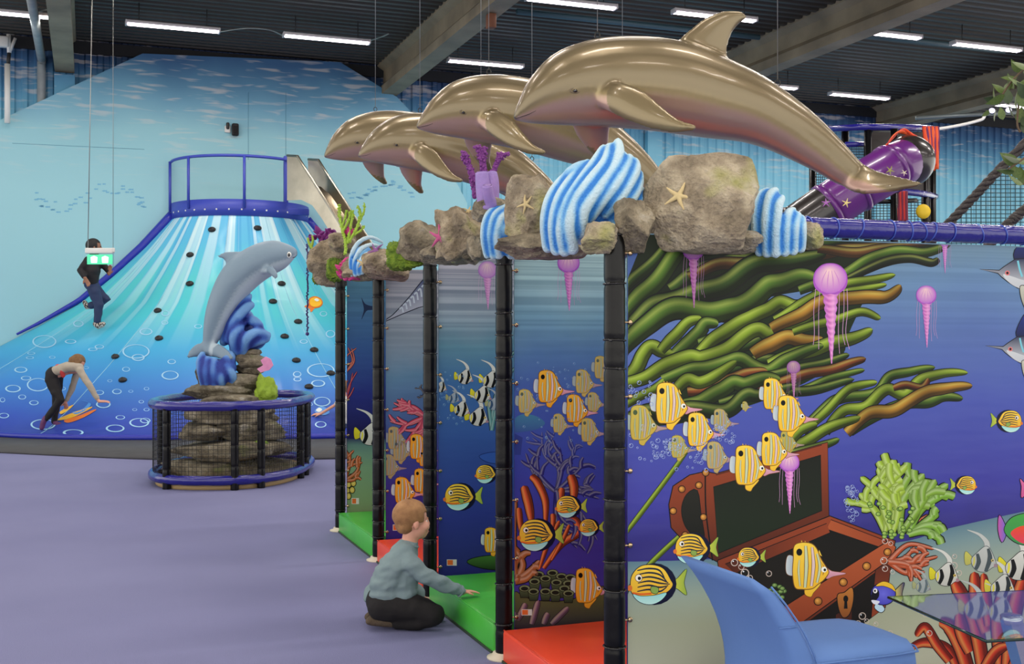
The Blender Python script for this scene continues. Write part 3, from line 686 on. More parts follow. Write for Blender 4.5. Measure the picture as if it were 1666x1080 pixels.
STEP = .000008; LAYER = .12
class Mo:
    """one printed motif on panel k; drawing calls take local units, set() maps them to the panel"""
    def __init__(s, k, name, base, fade=None):
        s.k = k; s.name = name; s.base = base; s.mb = MB(); s.mb.c = []; s.lay = 0; s.fade = fade; s.set(0, 0, 1)
    def set(s, cx, cy, sc, flip=1, rot=0):
        s.T = (cx, cy, sc, flip, math.cos(math.radians(rot)), math.sin(math.radians(rot))); return s
    def m(s, p):
        cx, cy, sc, fl, co, si = s.T; x, y = p[0] * fl * sc, p[1] * sc
        return (cx + x * co - y * si, cy + x * si + y * co)
    def put(s, pts, tris, cols):
        P0 = POST[s.k] - dA * (.0032 + s.base * LAYER + s.lay * STEP); s.lay += 1
        if s.fade: cols = [mixc(c, s.fade[0], s.fade[1]) for c in cols]
        out = []
        for q in map(s.m, pts):
            p = on_plane(q[0], q[1], P0, -dA); d = RP + .014 - (p - POST[s.k]).dot(dB); e_ = p.z - (1.995 if s.k == 5 else 2.065)
            out.append(p + dB * max(0, d) - UP * max(0, e_))
        s.mb.add(out, tris, cols)
    def poly(s, pts, col, col2=None, ax=(0, 1), n=4, smooth=True, out=None, ow=1.2):
        P = [(float(p[0]), float(p[1])) for p in (crv(pts, n, True) if smooth else pts)]
        if out is not None:
            m_ = len(P); area = sum(P[i][0] * P[(i + 1) % m_][1] - P[(i + 1) % m_][0] * P[i][1] for i in range(m_)); sg = 1 if area > 0 else -1; Q = []
            for i in range(m_):
                a, b = P[i - 1], P[(i + 1) % m_]; dx, dy = b[0] - a[0], b[1] - a[1]; l = math.hypot(dx, dy) or 1
                Q.append((P[i][0] + sg * dy / l * ow, P[i][1] - sg * dx / l * ow))
            s.put(Q, tessellate_polygon([[V((x, y, 0)) for x, y in Q]]), [out] * m_)
        tr = tessellate_polygon([[V((x, y, 0)) for x, y in P]])
        if col2 is None: cs = [col] * len(P)
        else:
            pr = [x * ax[0] + y * ax[1] for x, y in P]; lo, hi = min(pr), max(pr); cs = [mixc(col, col2, (q - lo) / (hi - lo + 1e-9)) for q in pr]
        s.put(P, tr, cs); return s
    def stroke(s, pts, w, prof, n=5, cap=0.0, mod=None, smooth=True):
        """ribbon; prof: [(offset -1..1, colour)], widths = half width"""
        P = crv(pts, n) if smooth else [np.array(p, float) for p in pts]; m_ = len(P); vs = []; cs = []; q = len(prof)
        for i in range(m_):
            a, b = P[max(i - 1, 0)], P[min(i + 1, m_ - 1)]; d = b - a; l = math.hypot(d[0], d[1]) or 1; nx, ny = -d[1] / l, d[0] / l
            t = i / (m_ - 1); ww = w[0] + (w[1] - w[0]) * t if hasattr(w, '__len__') and len(w) == 2 else (w if not hasattr(w, '__len__') else np.interp(t, np.linspace(0, 1, len(w)), w))
            if cap and t > 1 - cap: ww *= max(.12, math.sqrt(max(0, 1 - ((t - 1 + cap) / cap) ** 2)))
            for o_, c_ in prof:
                ma, mb2 = mod(t, o_) if mod else (1.0, 0.0)
                vs.append((P[i][0] + nx * ww * (o_ + mb2), P[i][1] + ny * ww * (o_ + mb2))); cs.append(tuple(v * ma for v in c_[:3]) + (1.0,))
        fs = [(i * q + j, i * q + j + 1, (i + 1) * q + j + 1, (i + 1) * q + j) for i in range(m_ - 1) for j in range(q - 1)]
        s.put(vs, fs, cs); return s
    def line(s, pts, w, col, n=5): return s.stroke(pts, w, [(-1, col), (1, col)], n)
    def ellp(s, cx, cy, rx, ry, col, mid=None, n=20, off=(0, 0)):
        vs = [(cx + rx * math.cos(2 * math.pi * i / n), cy + ry * math.sin(2 * math.pi * i / n)) for i in range(n)] + [(cx + off[0] * rx, cy + off[1] * ry)]
        s.put(vs, [(i, (i + 1) % n, n) for i in range(n)], [col] * n + [mid or col]); return s
    def ring(s, cx, cy, r, wd, col, n=14):
        vs = [(cx + q * math.cos(2 * math.pi * i / n), cy + q * math.sin(2 * math.pi * i / n)) for q in (r, r - wd) for i in range(n)]
        s.put(vs, [(i, (i + 1) % n, (i + 1) % n + n, i + n) for i in range(n)], [col] * (2 * n)); return s
    def rows(s, lines, cols):
        n = len(lines[0]); vs = [p for l in lines for p in l]; cs = [c for c in cols for _ in range(n)]
        s.put(vs, [(i * n + j, i * n + j + 1, (i + 1) * n + j + 1, (i + 1) * n + j) for i in range(len(lines) - 1) for j in range(n - 1)], cs); return s
    def done(s):
        s.mb.flat = [True] * len(s.mb.f)
        return s.mb.build(s.name, M_print, PANEL[s.k], fix=False)
BK = C(14, 16, 14)
def leafprof(col, dark=.28):
    d = mixc(col, (0, 0, 0, 1), 1 - dark * .6); l = mixc(col, C(230, 240, 120), .22)
    return [(-1, BK), (-.88, BK), (-.84, mixc(col, d, .6)), (-.45, l), (-.1, col), (.45, d), (.84, d), (.88, BK), (1, BK)]
KB = [.001]
def kelp(k, pts, w, col, dark=.28, name='kelp_print'):
    KB[0] += .00006
    q = Mo(k, name, KB[0]); m_ = len(pts)
    w = w if hasattr(w, '__len__') or name == 'stalk_print' else w * 1.18
    ws = w if hasattr(w, '__len__') else [w * .75, w, w * .95, w * .9, w * .55]
    L_ = sum(math.hypot(pts[i + 1][0] - pts[i][0], pts[i + 1][1] - pts[i][1]) for i in range(m_ - 1)); ph = KB[0] * 91000 % 6.28
    fold = (lambda t, o_: (.62 + .5 * (.5 + .5 * math.sin(t * L_ / 15 + ph + o_ * .9)), .12 * math.sin(t * L_ / 13 + ph))) if name == 'kelp_print' else None
    q.stroke(pts, ws, leafprof(col, dark), 10, .10 if name != 'stalk_print' else 0, fold); return q.done()
def z1(*p): return [(1000 + x / 3.376, 380 + y / 3.376) for x, y in p]
def z2(*p): return [(1300 + x / 3., 340 + y / 3.) for x, y in p]
def z3(*p): return [(1000 + x / 2.7, 680 + y / 2.7) for x, y in p]
def z4(*p): return [(1300 + x / 2.7, 680 + y / 2.7) for x, y in p]
# ---------- motif kinds
YEL, YEL2, ORG = C(250, 212, 72), C(244, 190, 48), C(230, 140, 30)
PALE, PINK, LINE = C(204, 216, 176), C(232, 180, 195), C(120, 75, 30)
def butterfly(k, cx, cy, h, fade=0, base=.007, bg=None, rot=0, orange=0):
    bg = bg or C(88, 130, 140); y1 = mixc(YEL, C(240, 150, 30), orange); y2 = mixc(YEL2, C(225, 120, 25), orange)
    q = Mo(k, 'butterfly_fish_print', base, (bg, fade) if fade else None).set(cx, cy, h / 66, 1, rot)
    q.poly([(-17, -10), (-26, -14), (-29, 0), (-27, 12), (-17, 12)], C(206, 216, 214), C(160, 175, 190), (1, 0), out=LINE, ow=.7)
    q.poly([(0, 28), (14, 22), (20, 26), (10, 38), (6, 44), (-2, 40)], y1, y2, out=LINE, ow=.8)
    q.poly([(26, 2), (36, 8), (56, 11), (38, 15), (28, 18)], PINK, C(205, 140, 160), out=LINE, ow=.8)
    for i in range(6): q.poly([(-8 + i * 5, -29 + i * i * .5), (-7 + i * 5, -36 + i * i * .55), (-3 + i * 5, -28 + i * i * .6)], y1, smooth=False)
    q.poly([(-17, -27), (-8, -32), (6, -31), (14, -24), (20, -10), (28, 3), (31, 10), (24, 20), (16, 26), (8, 32), (-6, 33), (-16, 30), (-19, 10), (-18, -10)], y1, y2, (.3, 1), n=5, out=LINE, ow=1.2)
    for a, b, c_, wd, cl in (((-10, -8), (-11, 8), (-9, 29), 1.3, PALE), ((-1, -28), (0, 0), (-2, 31), 2.4, PALE), ((8, -26), (10, 0), (7, 29), 2.2, C(226, 200, 196)), ((15, -17), (19, 2), (15, 24), 1.8, PALE)):
        q.stroke([a, b, c_], [wd * .6, wd, wd * .7], [(-1.35, LINE), (-1, LINE), (-.9, cl), (.9, cl), (1, LINE), (1.35, LINE)], 5)
    q.ellp(-10, -19, 4.2, 5, BK); q.poly([(20, -6), (24, 2), (23, 14), (26, 4)], C(150, 90, 40))
    q.ellp(25, 5.5, 4, 4, C(245, 245, 235)); q.ellp(26, 6, 1.8, 2, BK)
    return q.done()
def surgeon(k, cx, cy, r, flip=1, base=.007, fade=0, rot=0):
    """round striped fish, faces left"""
    q = Mo(k, 'striped_fish_print', base, (C(60, 70, 150), fade) if fade else None).set(cx, cy, r / 30, flip, rot); NV = C(16, 20, 48)
    q.poly([(30, 0), (40, -10), (52, -22), (48, -2), (52, 16), (40, 8)], C(210, 210, 70), C(150, 180, 70), (1, 0), out=C(40, 60, 40), ow=.8)
    q.ellp(4, 0, 33, 31, NV)
    q.poly([(-31, 2), (-28, -14), (-16, -26), (2, -28), (18, -22), (28, -6), (31, 2), (22, 12), (4, 17), (-16, 18), (-28, 14)], C(246, 208, 66), C(236, 180, 50), (0, 1), n=5, out=NV, ow=1)
    q.poly([(-27, 15), (-16, 18), (4, 17), (22, 13), (14, 24), (0, 30), (-14, 28), (-23, 22)], C(150, 222, 216), C(196, 236, 226), (0, 1), out=NV, ow=.8)
    for i in range(6):
        y = -21 + i * 6.2; q.line([(-20 + abs(i - 2.5) * -.5, y + 1), (-4, y - 2), (12, y + 1), (27 - abs(i - 3) * 2.2, 1 + (y) * .32)], [.7, 1.3, 1.3, .7], C(38, 44, 60))
    q.poly([(0, 4), (10, 6), (8, 14), (0, 12)], C(140, 170, 80), out=NV, ow=.8)
    q.line([(-28, 13), (-16, 15), (0, 14)], 1.3, C(226, 100, 40)); q.ellp(-32, 6, 3.6, 4.4, C(224, 120, 50))
    q.ellp(-19, -9, 5.6, 5.8, C(120, 70, 30)); q.ellp(-19, -9, 4.8, 5, C(245, 240, 225)); q.ellp(-18, -8.5, 2.4, 2.6, BK)
    return q.done()
def idol(k, cx, cy, h, flip=1, fade=0, base=.007, bg=None, rot=0):
    """black and white banded fish with long back filament, faces right"""
    q = Mo(k, 'banner_fish_print', base, (bg or C(90, 130, 150), fade) if fade else None).set(cx, cy, h / 50, flip, rot); WT = C(214, 216, 206)
    q.poly([(-16, 4), (-28, -6), (-30, 4), (-26, 18), (-15, 12)], C(226, 218, 50), C(200, 190, 40), out=BK, ow=.6)
    q.stroke([(8, -14), (6, -26), (-8, -38), (-30, -44)], [5, 4, 2.2, .4], [(-1.2, C(90, 90, 90)), (-1, WT), (1, WT), (1.2, C(90, 90, 90))], 6)
    q.poly([(-17, 6), (-8, -6), (4, -18), (12, -16), (20, -4), (27, 12), (20, 18), (10, 26), (-4, 26), (-14, 18)], WT, C(190, 190, 180), out=BK, ow=1, n=5)
    q.stroke([(-8, -4), (-4, 10), (-8, 24)], [2.4, 4, 3], [(-1, BK), (1, BK)]); q.stroke([(10, -15), (15, 2), (10, 26)], [2.2, 4.4, 3], [(-1, BK), (1, BK)])
    q.stroke([(-13, 2), (-12, 10), (-13, 18)], [1.2, 1.8, 1.2], [(-1, C(226, 216, 60)), (1, C(226, 216, 60))])
    q.ellp(20, 5, 2.6, 2.6, C(230, 200, 90)); q.ellp(20.4, 5.2, 1.3, 1.3, BK); q.poly([(24, 10), (31, 14), (24, 17)], C(170, 130, 140))
    return q.done()
def jelly(k, cx, cy, r, ln, fade=0, bg=None, base=.0065):
    q = Mo(k, 'jellyfish_print', base, (bg or C(70, 80, 150), fade) if fade else None).set(cx, cy, r / 28); L = ln / (r / 28)
    TH_ = C(222, 170, 215)
    for i, x in enumerate((-24, -17, 15, 22, 27)):
        q.line([(x, 14), (x - 3 + i, 20 + L * .25), (x - 2, 20 + L * .55), (x + 2 * (i - 2), 20 + L * (.72 + .06 * (i % 3)))], .36, TH_, 6)
    n = 26; vs = []; cs = []
    for i in range(n + 1):
        t = i / n; w_ = (11.5 * (1 - t) + 1.0) * (1 + .14 * math.sin(i * 2.2)); y = 18 + (L - 2) * t; x0 = 2 * t
        a = C(196, 96, 176) if i % 2 else C(236, 150, 212)
        vs += [(x0 - w_, y), (x0 - w_ * .3, y + 2), (x0 + w_ * .4, y + 1.5), (x0 + w_, y)]; cs += [C(190, 110, 190), a, mixc(a, C(250, 190, 230), .5), C(200, 120, 200)]
    q.put(vs, [(i * 4 + j, i * 4 + j + 1, i * 4 + 4 + j + 1, i * 4 + 4 + j) for i in range(n) for j in range(3)], cs)
    q.poly([(-28, 0), (-25, -14), (-14, -25), (0, -28), (14, -25), (25, -14), (28, 0), (25, 12), (16, 20), (8, 23), (0, 22), (-8, 23), (-16, 20), (-25, 12)], C(170, 84, 190), n=4)
    q.ellp(0, -3, 26, 24, C(192, 112, 204), C(252, 214, 208), 24, (-.1, -.55))
    for x in (-12, -4, 4, 12): q.line([(x * .5, -16), (x * 1.1, 0), (x * 1.2, 18)], [.3, .8, .4], C(206, 132, 204))
    return q.done()
def bubbles(k, pts, col=C(170, 200, 225), base=.006):
    q = Mo(k, 'bubble_print', base)
    for x, y, r in pts: q.ring(x, y, r, max(r * .22, .6), col); q.ellp(x - r * .35, y - r * .35, r * .2, r * .2, C(235, 240, 245), n=6)
    return q.done()
def tree(k, root, tips, w, col, name='coral_print', base=.0025, out=BK, bend=.25, seed=1, twig=0, lobes=False):
    """branching coral; each tip is a curved tapered stroke from root"""
    rnd = random.Random(seed); q = Mo(k, name, base)
    P = []
    for t in tips:
        mx, my = (root[0] + t[0]) / 2, (root[1] + t[1]) / 2; dx, dy = t[0] - root[0], t[1] - root[1]; s_ = rnd.uniform(-bend, bend)
        P.append([root, (mx - dy * s_, my + dx * s_), t])
        for j in range(twig):
            f = rnd.uniform(.45, .9); bx, by = root[0] + dx * f - dy * s_ * .9 * (1 - abs(2 * f - 1)), root[1] + dy * f + dx * s_ * .9 * (1 - abs(2 * f - 1)); l = math.hypot(dx, dy) * rnd.uniform(.2, .35); a = math.atan2(dy, dx) + rnd.choice((-1, 1)) * rnd.uniform(.5, .9)
            P.append([(bx, by), (bx + l * .5 * math.cos(a), by + l * .5 * math.sin(a) - 1), (bx + l * math.cos(a + .2), by + l * math.sin(a + .2))])
    ws = [(w * .55, w * .9, w * .85) if lobes else (w, w * .8, w * .45)] * len(P)
    if out is not None:
        for p, ww in zip(P, ws): q.stroke(p, [a + max(.8, w * .25) for a in ww], [(-1, out), (1, out)], 9, .12)
    d = mixc(col, (0, 0, 0, 1), .45); l = mixc(col, (1, 1, .8, 1), .2)
    for p, ww in zip(P, ws): q.stroke(p, list(ww), [(-1, d), (-.2, l), (.3, col), (1, d)], 9, .12)
    return q.done()

# ---------- the big mural (panel 5)
q = Mo(5, 'sea_floor_print', .0004)
top = crv([(1014, 914), (1180, 908), (1450, 884), (1537, 861), (1666, 832), (1800, 806), (1990, 770)], 5); nT = len(top)
q.rows([[(p[0], p[1] + (1260 - p[1]) * f) for p in top] for f in (0, .06, .16, .3, .5, 1)], [C(96, 130, 144), C(122, 150, 152), C(152, 168, 152), C(168, 174, 146), C(186, 188, 162), C(150, 150, 118)]); q.done()
q = Mo(5, 'kelp_shadow_print', .001)
q.poly([(1014, 572), (1040, 545), (1077, 519), (1124, 516), (1178, 525), (1207, 510), (1246, 485), (1323, 470), (1360, 455), (1420, 430), (1470, 418), (1530, 401), (1545, 396), (1530, 380), (1014, 375)], C(20, 32, 14), C(16, 24, 12), n=3)
q.poly([(1014, 376), (1050, 376), (1014, 452)], C(70, 96, 156), smooth=False)
q.poly([(1070, 600), (1110, 560), (1180, 535), (1260, 500), (1330, 480), (1410, 468), (1400, 500), (1380, 545), (1370, 580), (1330, 612), (1260, 645), (1180, 672), (1100, 690), (1045, 690), (1080, 655), (1120, 620)], C(22, 38, 16), n=3); q.done()
GD, GM, GL, BR, GO, RB = C(54, 82, 30), C(78, 112, 36), C(126, 154, 40), C(104, 66, 32), C(172, 124, 42), C(132, 68, 32)
for pts, w_, c_, dk in (
    ([(1008, 476), (1040, 446), (1075, 412), (1105, 380)], 9, GD, .3), ([(1008, 512), (1045, 480), (1080, 440), (1120, 390), (1140, 372)], 14, GM, .25),
    ([(1090, 470), (1140, 440), (1200, 425), (1260, 420), (1320, 400), (1400, 384)], 13, GD, .2), ([(1120, 450), (1180, 428), (1260, 432), (1320, 415), (1400, 404), (1530, 388)], 10, BR, .3),
    ([(1010, 548), (1050, 508), (1090, 490), (1140, 476), (1190, 455), (1240, 425), (1290, 425), (1345, 410)], 16, GD, .2),
    ([(1010, 570), (1050, 528), (1100, 503), (1160, 506), (1200, 500), (1240, 472), (1265, 460), (1300, 450), (1335, 455)], 17, GM, .22),
    ([(1330, 405), (1400, 410), (1460, 400), (1530, 390)], 8, BR, .4), ([(1300, 472), (1360, 452), (1410, 425), (1450, 409), (1500, 411), (1547, 397)], 9, GM, .3), ([(1380, 452), (1440, 427), (1480, 419), (1515, 428), (1527, 420)], 7, C(34, 48, 26), .3)):
    kelp(5, pts, w_, c_, dk)
for pts, w_, c_ in (
    (z1((330, 700), (420, 640), (520, 590), (620, 540), (700, 520)), 9, GD), (z1((600, 640), (760, 600), (850, 560), (980, 500), (1100, 450)), 9, GD), (z1((600, 760), (760, 700), (900, 690), (1000, 640)), 9, GD),
    (z1((60, 800), (115, 740), (150, 665), (200, 622), (260, 650), (335, 664)), 11, GL), (z1((255, 645), (330, 560), (400, 485), (480, 470)), 9, GL), (z1((330, 664), (400, 610), (460, 540), (500, 490), (570, 500)), 11, GM),
    (z1((460, 600), (540, 580), (620, 520), (700, 470), (810, 440)), 9, GM), (z1((450, 664), (520, 600), (600, 545), (680, 485), (760, 455), (840, 420), (910, 370), (990, 400), (1060, 380), (1120, 300)), 11, GL),
    (z1((65, 815), (180, 785), (300, 715), (410, 672), (480, 690), (600, 640), (700, 570), (790, 528), (860, 545), (960, 500), (1050, 470), (1140, 400)), 12, GL),
    ([(1260, 520), (1300, 498), (1350, 470), (1400, 458), (1457, 447)], 8, GL), ([(1300, 505), (1360, 481), (1400, 470), (1443, 463)], 6, GL),
    (z1((760, 664), (840, 612), (940, 570), (1030, 590), (1148, 580)), 12, GO), ([(1255, 535), (1300, 512), (1340, 492), (1400, 482), (1440, 484), (1466, 464)], 11, GO),
    ([(1290, 540), (1350, 522), (1400, 508), (1433, 518)], 7, GL), ([(1250, 592), (1300, 575), (1340, 562), (1380, 552), (1420, 536)], 11, GL),
    (z1((260, 800), (400, 752), (500, 738), (620, 700), (690, 692), (760, 722), (850, 752), (950, 692), (1050, 640), (1148, 615)), 11, GM), (z1((400, 865), (520, 850), (640, 800), (720, 765), (840, 755)), 9, RB),
    ([(1235, 612), (1290, 602), (1340, 590), (1382, 577)], 7, GD), ([(1230, 634), (1300, 612), (1360, 598), (1409, 583)], 8, RB), ([(1240, 648), (1310, 632), (1360, 612), (1407, 602)], 6, GM),
    (z1((330, 870), (400, 803), (470, 812), (560, 780), (670, 700)), 10, GL), (z1((60, 940), (130, 900), (220, 850), (270, 800)), 7, GL), (z1((380, 935), (480, 922), (580, 862), (650, 815), (720, 832), (830, 790), (910, 800)), 12, GM),
    ([(1170, 655), (1240, 640), (1310, 636), (1390, 617)], 8, GD), (z1((40, 1030), (180, 975), (300, 1005), (400, 965), (600, 972), (720, 892), (800, 882), (1000, 832)), 12, GD),
    (z2((0, 1090), (120, 975), (220, 920), (380, 892), (450, 812), (560, 790), (664, 772)), 8, GM), (z2((20, 1090), (130, 985), (230, 890), (300, 856), (382, 846)), 7, GL), (z2((250, 1090), (400, 992), (520, 952), (620, 942), (700, 918), (800, 925)), 9, GM),
    (z2((130, 1090), (220, 982), (330, 962), (430, 880), (520, 902), (600, 832), (700, 800), (824, 800)), 9, GL), (z2((460, 872), (520, 860), (600, 872), (632, 826)), 6, RB), (z2((230, 1090), (340, 1002), (450, 982), (540, 942), (640, 884), (740, 872), (846, 862)), 10, GO),
    ([(1240, 738), (1290, 728), (1340, 700), (1400, 678)], 9, GL), ([(1250, 745), (1310, 733), (1366, 714)], 7, GM), ([(1275, 730), (1300, 700), (1330, 690)], 8, GL)):
    kelp(5, pts, w_, c_)
for pts in ([(1014, 872), (1050, 825), (1095, 765), (1122, 728)], [(1014, 968), (1060, 915), (1110, 868), (1170, 815), (1210, 783)]): kelp(5, pts, 4.5, GL, .5, 'stalk_print')
# treasure chest
RBn, RBd, RBl, INS = C(148, 66, 36), C(74, 34, 22), C(178, 88, 48), C(26, 32, 22)
q = Mo(5, 'treasure_chest_print', .0042)
q.poly(z3((240, 380), (258, 300), (330, 252), (400, 236), (445, 246), (935, 108), (940, 436), (470, 640), (380, 592), (300, 535), (250, 480)), RBn, RBd, (.2, 1), smooth=False, out=BK, ow=1.6)
q.poly(z3((296, 390), (318, 335), (362, 318), (378, 420), (392, 540), (330, 500), (302, 450)), C(34, 34, 26), C(20, 22, 16), n=3, out=BK)
q.poly(z3((436, 304), (905, 165), (908, 405), (456, 592)), C(22, 26, 18), C(30, 44, 26), (0, 1), smooth=False, out=BK, ow=1.6)
q.line(z3((398, 250), (402, 420), (430, 625)), 1.2, BK); q.line(z3((445, 250), (910, 118)), .8, RBd)
q.poly([(1168, 912), (1350, 840), (1456, 880), (1438, 988), (1300, 1085), (1190, 1085)], RBn, RBd, (0, 1), smooth=False, out=BK, ow=1.8)
q.poly([(1192, 918), (1350, 858), (1436, 890), (1275, 992), (1235, 985)], C(18, 18, 14), C(34, 30, 22), (0, 1), smooth=False, out=BK)
q.poly([(1345, 860), (1352, 846), (1446, 882), (1436, 891)], RBl, RBn, (1, 0), smooth=False, out=BK); q.poly([(1180, 918), (1345, 852), (1350, 866), (1196, 932)], RBd, RBn, (1, 0), smooth=False, out=BK)
q.poly([(1288, 1030), (1447, 914), (1438, 990), (1312, 1085)], C(26, 22, 18), C(16, 14, 10), smooth=False)
q.poly([(1425, 925), (1452, 900), (1440, 988), (1418, 1004)], RBd, RBn, smooth=False, out=BK)
q.poly([(1272, 990), (1446, 880), (1457, 890), (1452, 906), (1288, 1024)], RBl, RBn, (0, 1), smooth=False, out=BK, ow=1.6)
q.poly([(1360, 1000), (1386, 985), (1384, 1060), (1358, 1075)], RBd, smooth=False, out=BK)
q.poly([(1363, 968), (1374, 964), (1386, 956), (1388, 975), (1382, 998), (1372, 1004), (1365, 990)], C(190, 120, 50), C(140, 80, 36), out=BK, ow=1.5); q.ellp(1376, 974, 4, 5.5, BK); q.poly([(1374, 976), (1378, 976), (1379, 990), (1373, 990)], BK, smooth=False)
for x, y, r in [(p[0], p[1], 5) for p in z3((400, 240), (370, 295), (295, 312), (257, 408), (390, 435), (310, 514))] + [(1331, 978, 6), (1372, 947, 6), (1410, 921, 6), (1444, 898, 5.5), (1285, 1010, 6)]:
    q.ellp(x, y, r + 1.2, r + 1.2, BK); q.ellp(x, y, r, r, C(150, 84, 30), C(236, 176, 80), 14, (-.3, -.3))
q.done()
# round green weed inside the chest and pebbly bubbles
q = Mo(5, 'anemone_print', .0052); rnd = random.Random(4)
for i in range(30):
    a, r = rnd.uniform(0, 6.28), rnd.uniform(0, 1); x, y = 1262 + 17 * r * math.cos(a), 968 + 19 * r * math.sin(a); q.ellp(x, y, 5, 4, C(40, 60, 30)); q.ellp(x, y, 4, 3, C(86, 122, 60), C(160, 190, 110), 10, (-.2, -.3))
q.done()
bubbles(5, [(1251, 933, 5), (1195, 915, 6), (1206, 922, 5), (1212, 932, 7), (1220, 940, 5), (1268, 996, 5), (1276, 1004, 4), (1403, 1002, 6), (1396, 1014, 5), (1410, 1010, 4), (1398, 1022, 4), (1440, 880, 5), (1449, 884, 4), (1438, 912, 6), (1440, 925, 5), (1452, 930, 4), (1553, 905, 4), (1552, 920, 6), (1560, 932, 5), (1448, 1030, 5), (1415, 1030, 4), (1425, 1015, 4), (1512, 1030, 5), (1505, 1000, 4)], C(206, 190, 176))
rnd = random.Random(9); pts = []
for (x0, y0, x1, y1, n) in ((1022, 690, 1060, 750, 26), (1060, 715, 1100, 745, 30), (1100, 720, 1150, 765, 26), (1160, 690, 1195, 720, 26), (1020, 620, 1060, 660, 16), (1375, 790, 1396, 850, 26)):
    for i in range(n): pts.append((rnd.uniform(x0, x1), rnd.uniform(y0, y1), rnd.uniform(1.6, 4)))
bubbles(5, pts, C(150, 170, 220), .0045)
# corals of the big mural
LG = C(164, 196, 62)
q0 = z4((430, 500))[0]
tree(5, (1440, 868), z4((220, 365), (265, 330), (270, 258), (345, 218)), 6, LG, base=.0046, seed=2, twig=3, lobes=True)
tree(5, (1452, 868), z4((400, 200), (440, 198), (475, 205), (350, 290), (420, 300)), 7, LG, base=.005, seed=5, twig=3, lobes=True)
tree(5, (1465, 868), z4((500, 225), (550, 245), (520, 310), (600, 270)), 7, C(130, 172, 56), base=.0054, seed=8, twig=3, lobes=True)
tree(5, (1478, 870), z4((655, 290), (640, 330), (610, 415), (630, 470), (620, 530)), 7, C(128, 178, 58), base=.0058, seed=3, twig=2, lobes=True)
q = Mo(5, 'berry_print', .0062); rnd = random.Random(2)
for i in range(34):
    x, y = rnd.uniform(1412, 1488), rnd.uniform(818, 874); q.ellp(x, y, 4.4, 3.6, C(50, 80, 30)); q.ellp(x, y, 3.6, 2.9, C(112, 156, 56), C(180, 208, 110), 10, (-.3, -.3))
q.done()
tree(5, (1446, 914), [(1488, 890), (1520, 893), (1526, 905), (1512, 917), (1505, 930), (1492, 940), (1500, 945)], 4.5, C(190, 84, 44), base=.0058, seed=6, twig=2)
tree(5, (1480, 870), [(1512, 838), (1506, 850), (1498, 842)], 6, C(200, 92, 44), base=.0056, seed=7)
for i, (pts, w_) in enumerate((([(1560, 1090), (1540, 1055), (1505, 1045), (1478, 1055)], 9), ([(1545, 1075), (1525, 1050), (1505, 1020), (1490, 1035)], 9), ([(1575, 1090), (1562, 1050), (1545, 1020), (1528, 1012)], 13), ([(1580, 1060), (1566, 1030), (1560, 1000)], 13),
    ([(1600, 1090), (1585, 1010), (1560, 960), (1552, 945)], 13), ([(1606, 1030), (1590, 980), (1585, 930)], 13), ([(1610, 1020), (1605, 980), (1600, 932)], 10), ([(1630, 1085), (1625, 1010), (1640, 950), (1650, 920)], 14), ([(1640, 1090), (1650, 1000), (1668, 930)], 14), ([(1650, 1090), (1690, 1000), (1720, 920)], 15), ([(1600, 1090), (1620, 1060), (1640, 1050)], 10))):
    kelp(5, pts, [w_ * .9, w_, w_ * .95, w_ * .5], C(206, 62, 38), .4, 'red_coral_print')
# fish of the big mural
GB = C(104, 132, 84)
for a in ((1042, 687, 56, .45, GB), (1103, 726, 36, .5, GB), (1163, 740, 44, .5, C(90, 116, 130)), (1172, 683, 36, .5, C(80, 110, 120)), (1280, 718, 34, .5, GB), (1212, 660, 14, .5, GB)): butterfly(5, a[0], a[1], a[2], a[3], .0064, a[4])
for a in ((1087, 655, 66), (1135, 698, 54), (1257, 640, 50), (1283, 672, 58), (1215, 756, 64), (1255, 730, 54), (1312, 920, 76)): butterfly(5, a[0], a[1], a[2], base=.0078 if a[0] in (1257, 1215) else .0088)
for a in ((1060, 950, 33, 1), (1125, 892, 25, 1), (1218, 906, 16, 1), (1572, 789, 15, -1), (1643, 685, 18, -1)): surgeon(5, a[0], a[1], a[2], a[3], .0078)
jelly(5, 1128, 408, 17, 82, .5, C(60, 30, 70)); jelly(5, 1351, 456, 28, 118); jelly(5, 1507, 481, 16.5, 74, .1); jelly(5, 1537, 392, 10, 46, .3); jelly(5, 1291, 598, 11, 46, .5, C(90, 80, 70)); jelly(5, 1284, 753, 16.5, 72)
for a in ((1597, 905, 46, .3), (1655, 915, 52, 0), (1537, 930, 42, 0), (1500, 950, 26, .6), (1628, 950, 44, .1), (1585, 985, 44, .4), (1625, 990, 44, .3)): idol(5, a[0], a[1], a[2], 1, a[3], .0086, C(120, 140, 145), 6)
# blue tang and parrot fish
q = Mo(5, 'blue_fish_print', .0088).set(1437, 966, 1)
q.poly([(16, 0), (24, -10), (34, -18), (30, 0), (32, 12), (22, 6)], C(226, 210, 90), C(60, 60, 110), (1, 0), out=BK); q.poly([(-8, 14), (2, 24), (-4, 30), (-14, 22)], C(190, 220, 235), out=BK)
q.ellp(0, 0, 21, 19, C(20, 20, 50)); q.ellp(0, 0, 19.5, 17.5, C(74, 72, 190), C(110, 110, 220)); q.poly([(-12, -13), (0, -20), (14, -15), (20, -4), (12, -9), (0, -13)], C(236, 190, 50), out=BK, ow=.7)
q.poly([(-19, 0), (-16, -8), (-8, -6), (-7, 4), (-14, 12), (-18, 8)], C(16, 16, 28)); q.ellp(-13, -5, 3.5, 4, C(240, 240, 235)); q.ellp(-13.5, -5, 1.6, 2, BK); q.poly([(-19, 10), (-6, 12), (-10, 17), (-16, 16)], C(226, 230, 240)); q.done()
q = Mo(5, 'parrot_fish_print', .0088).set(1664, 862, 1)
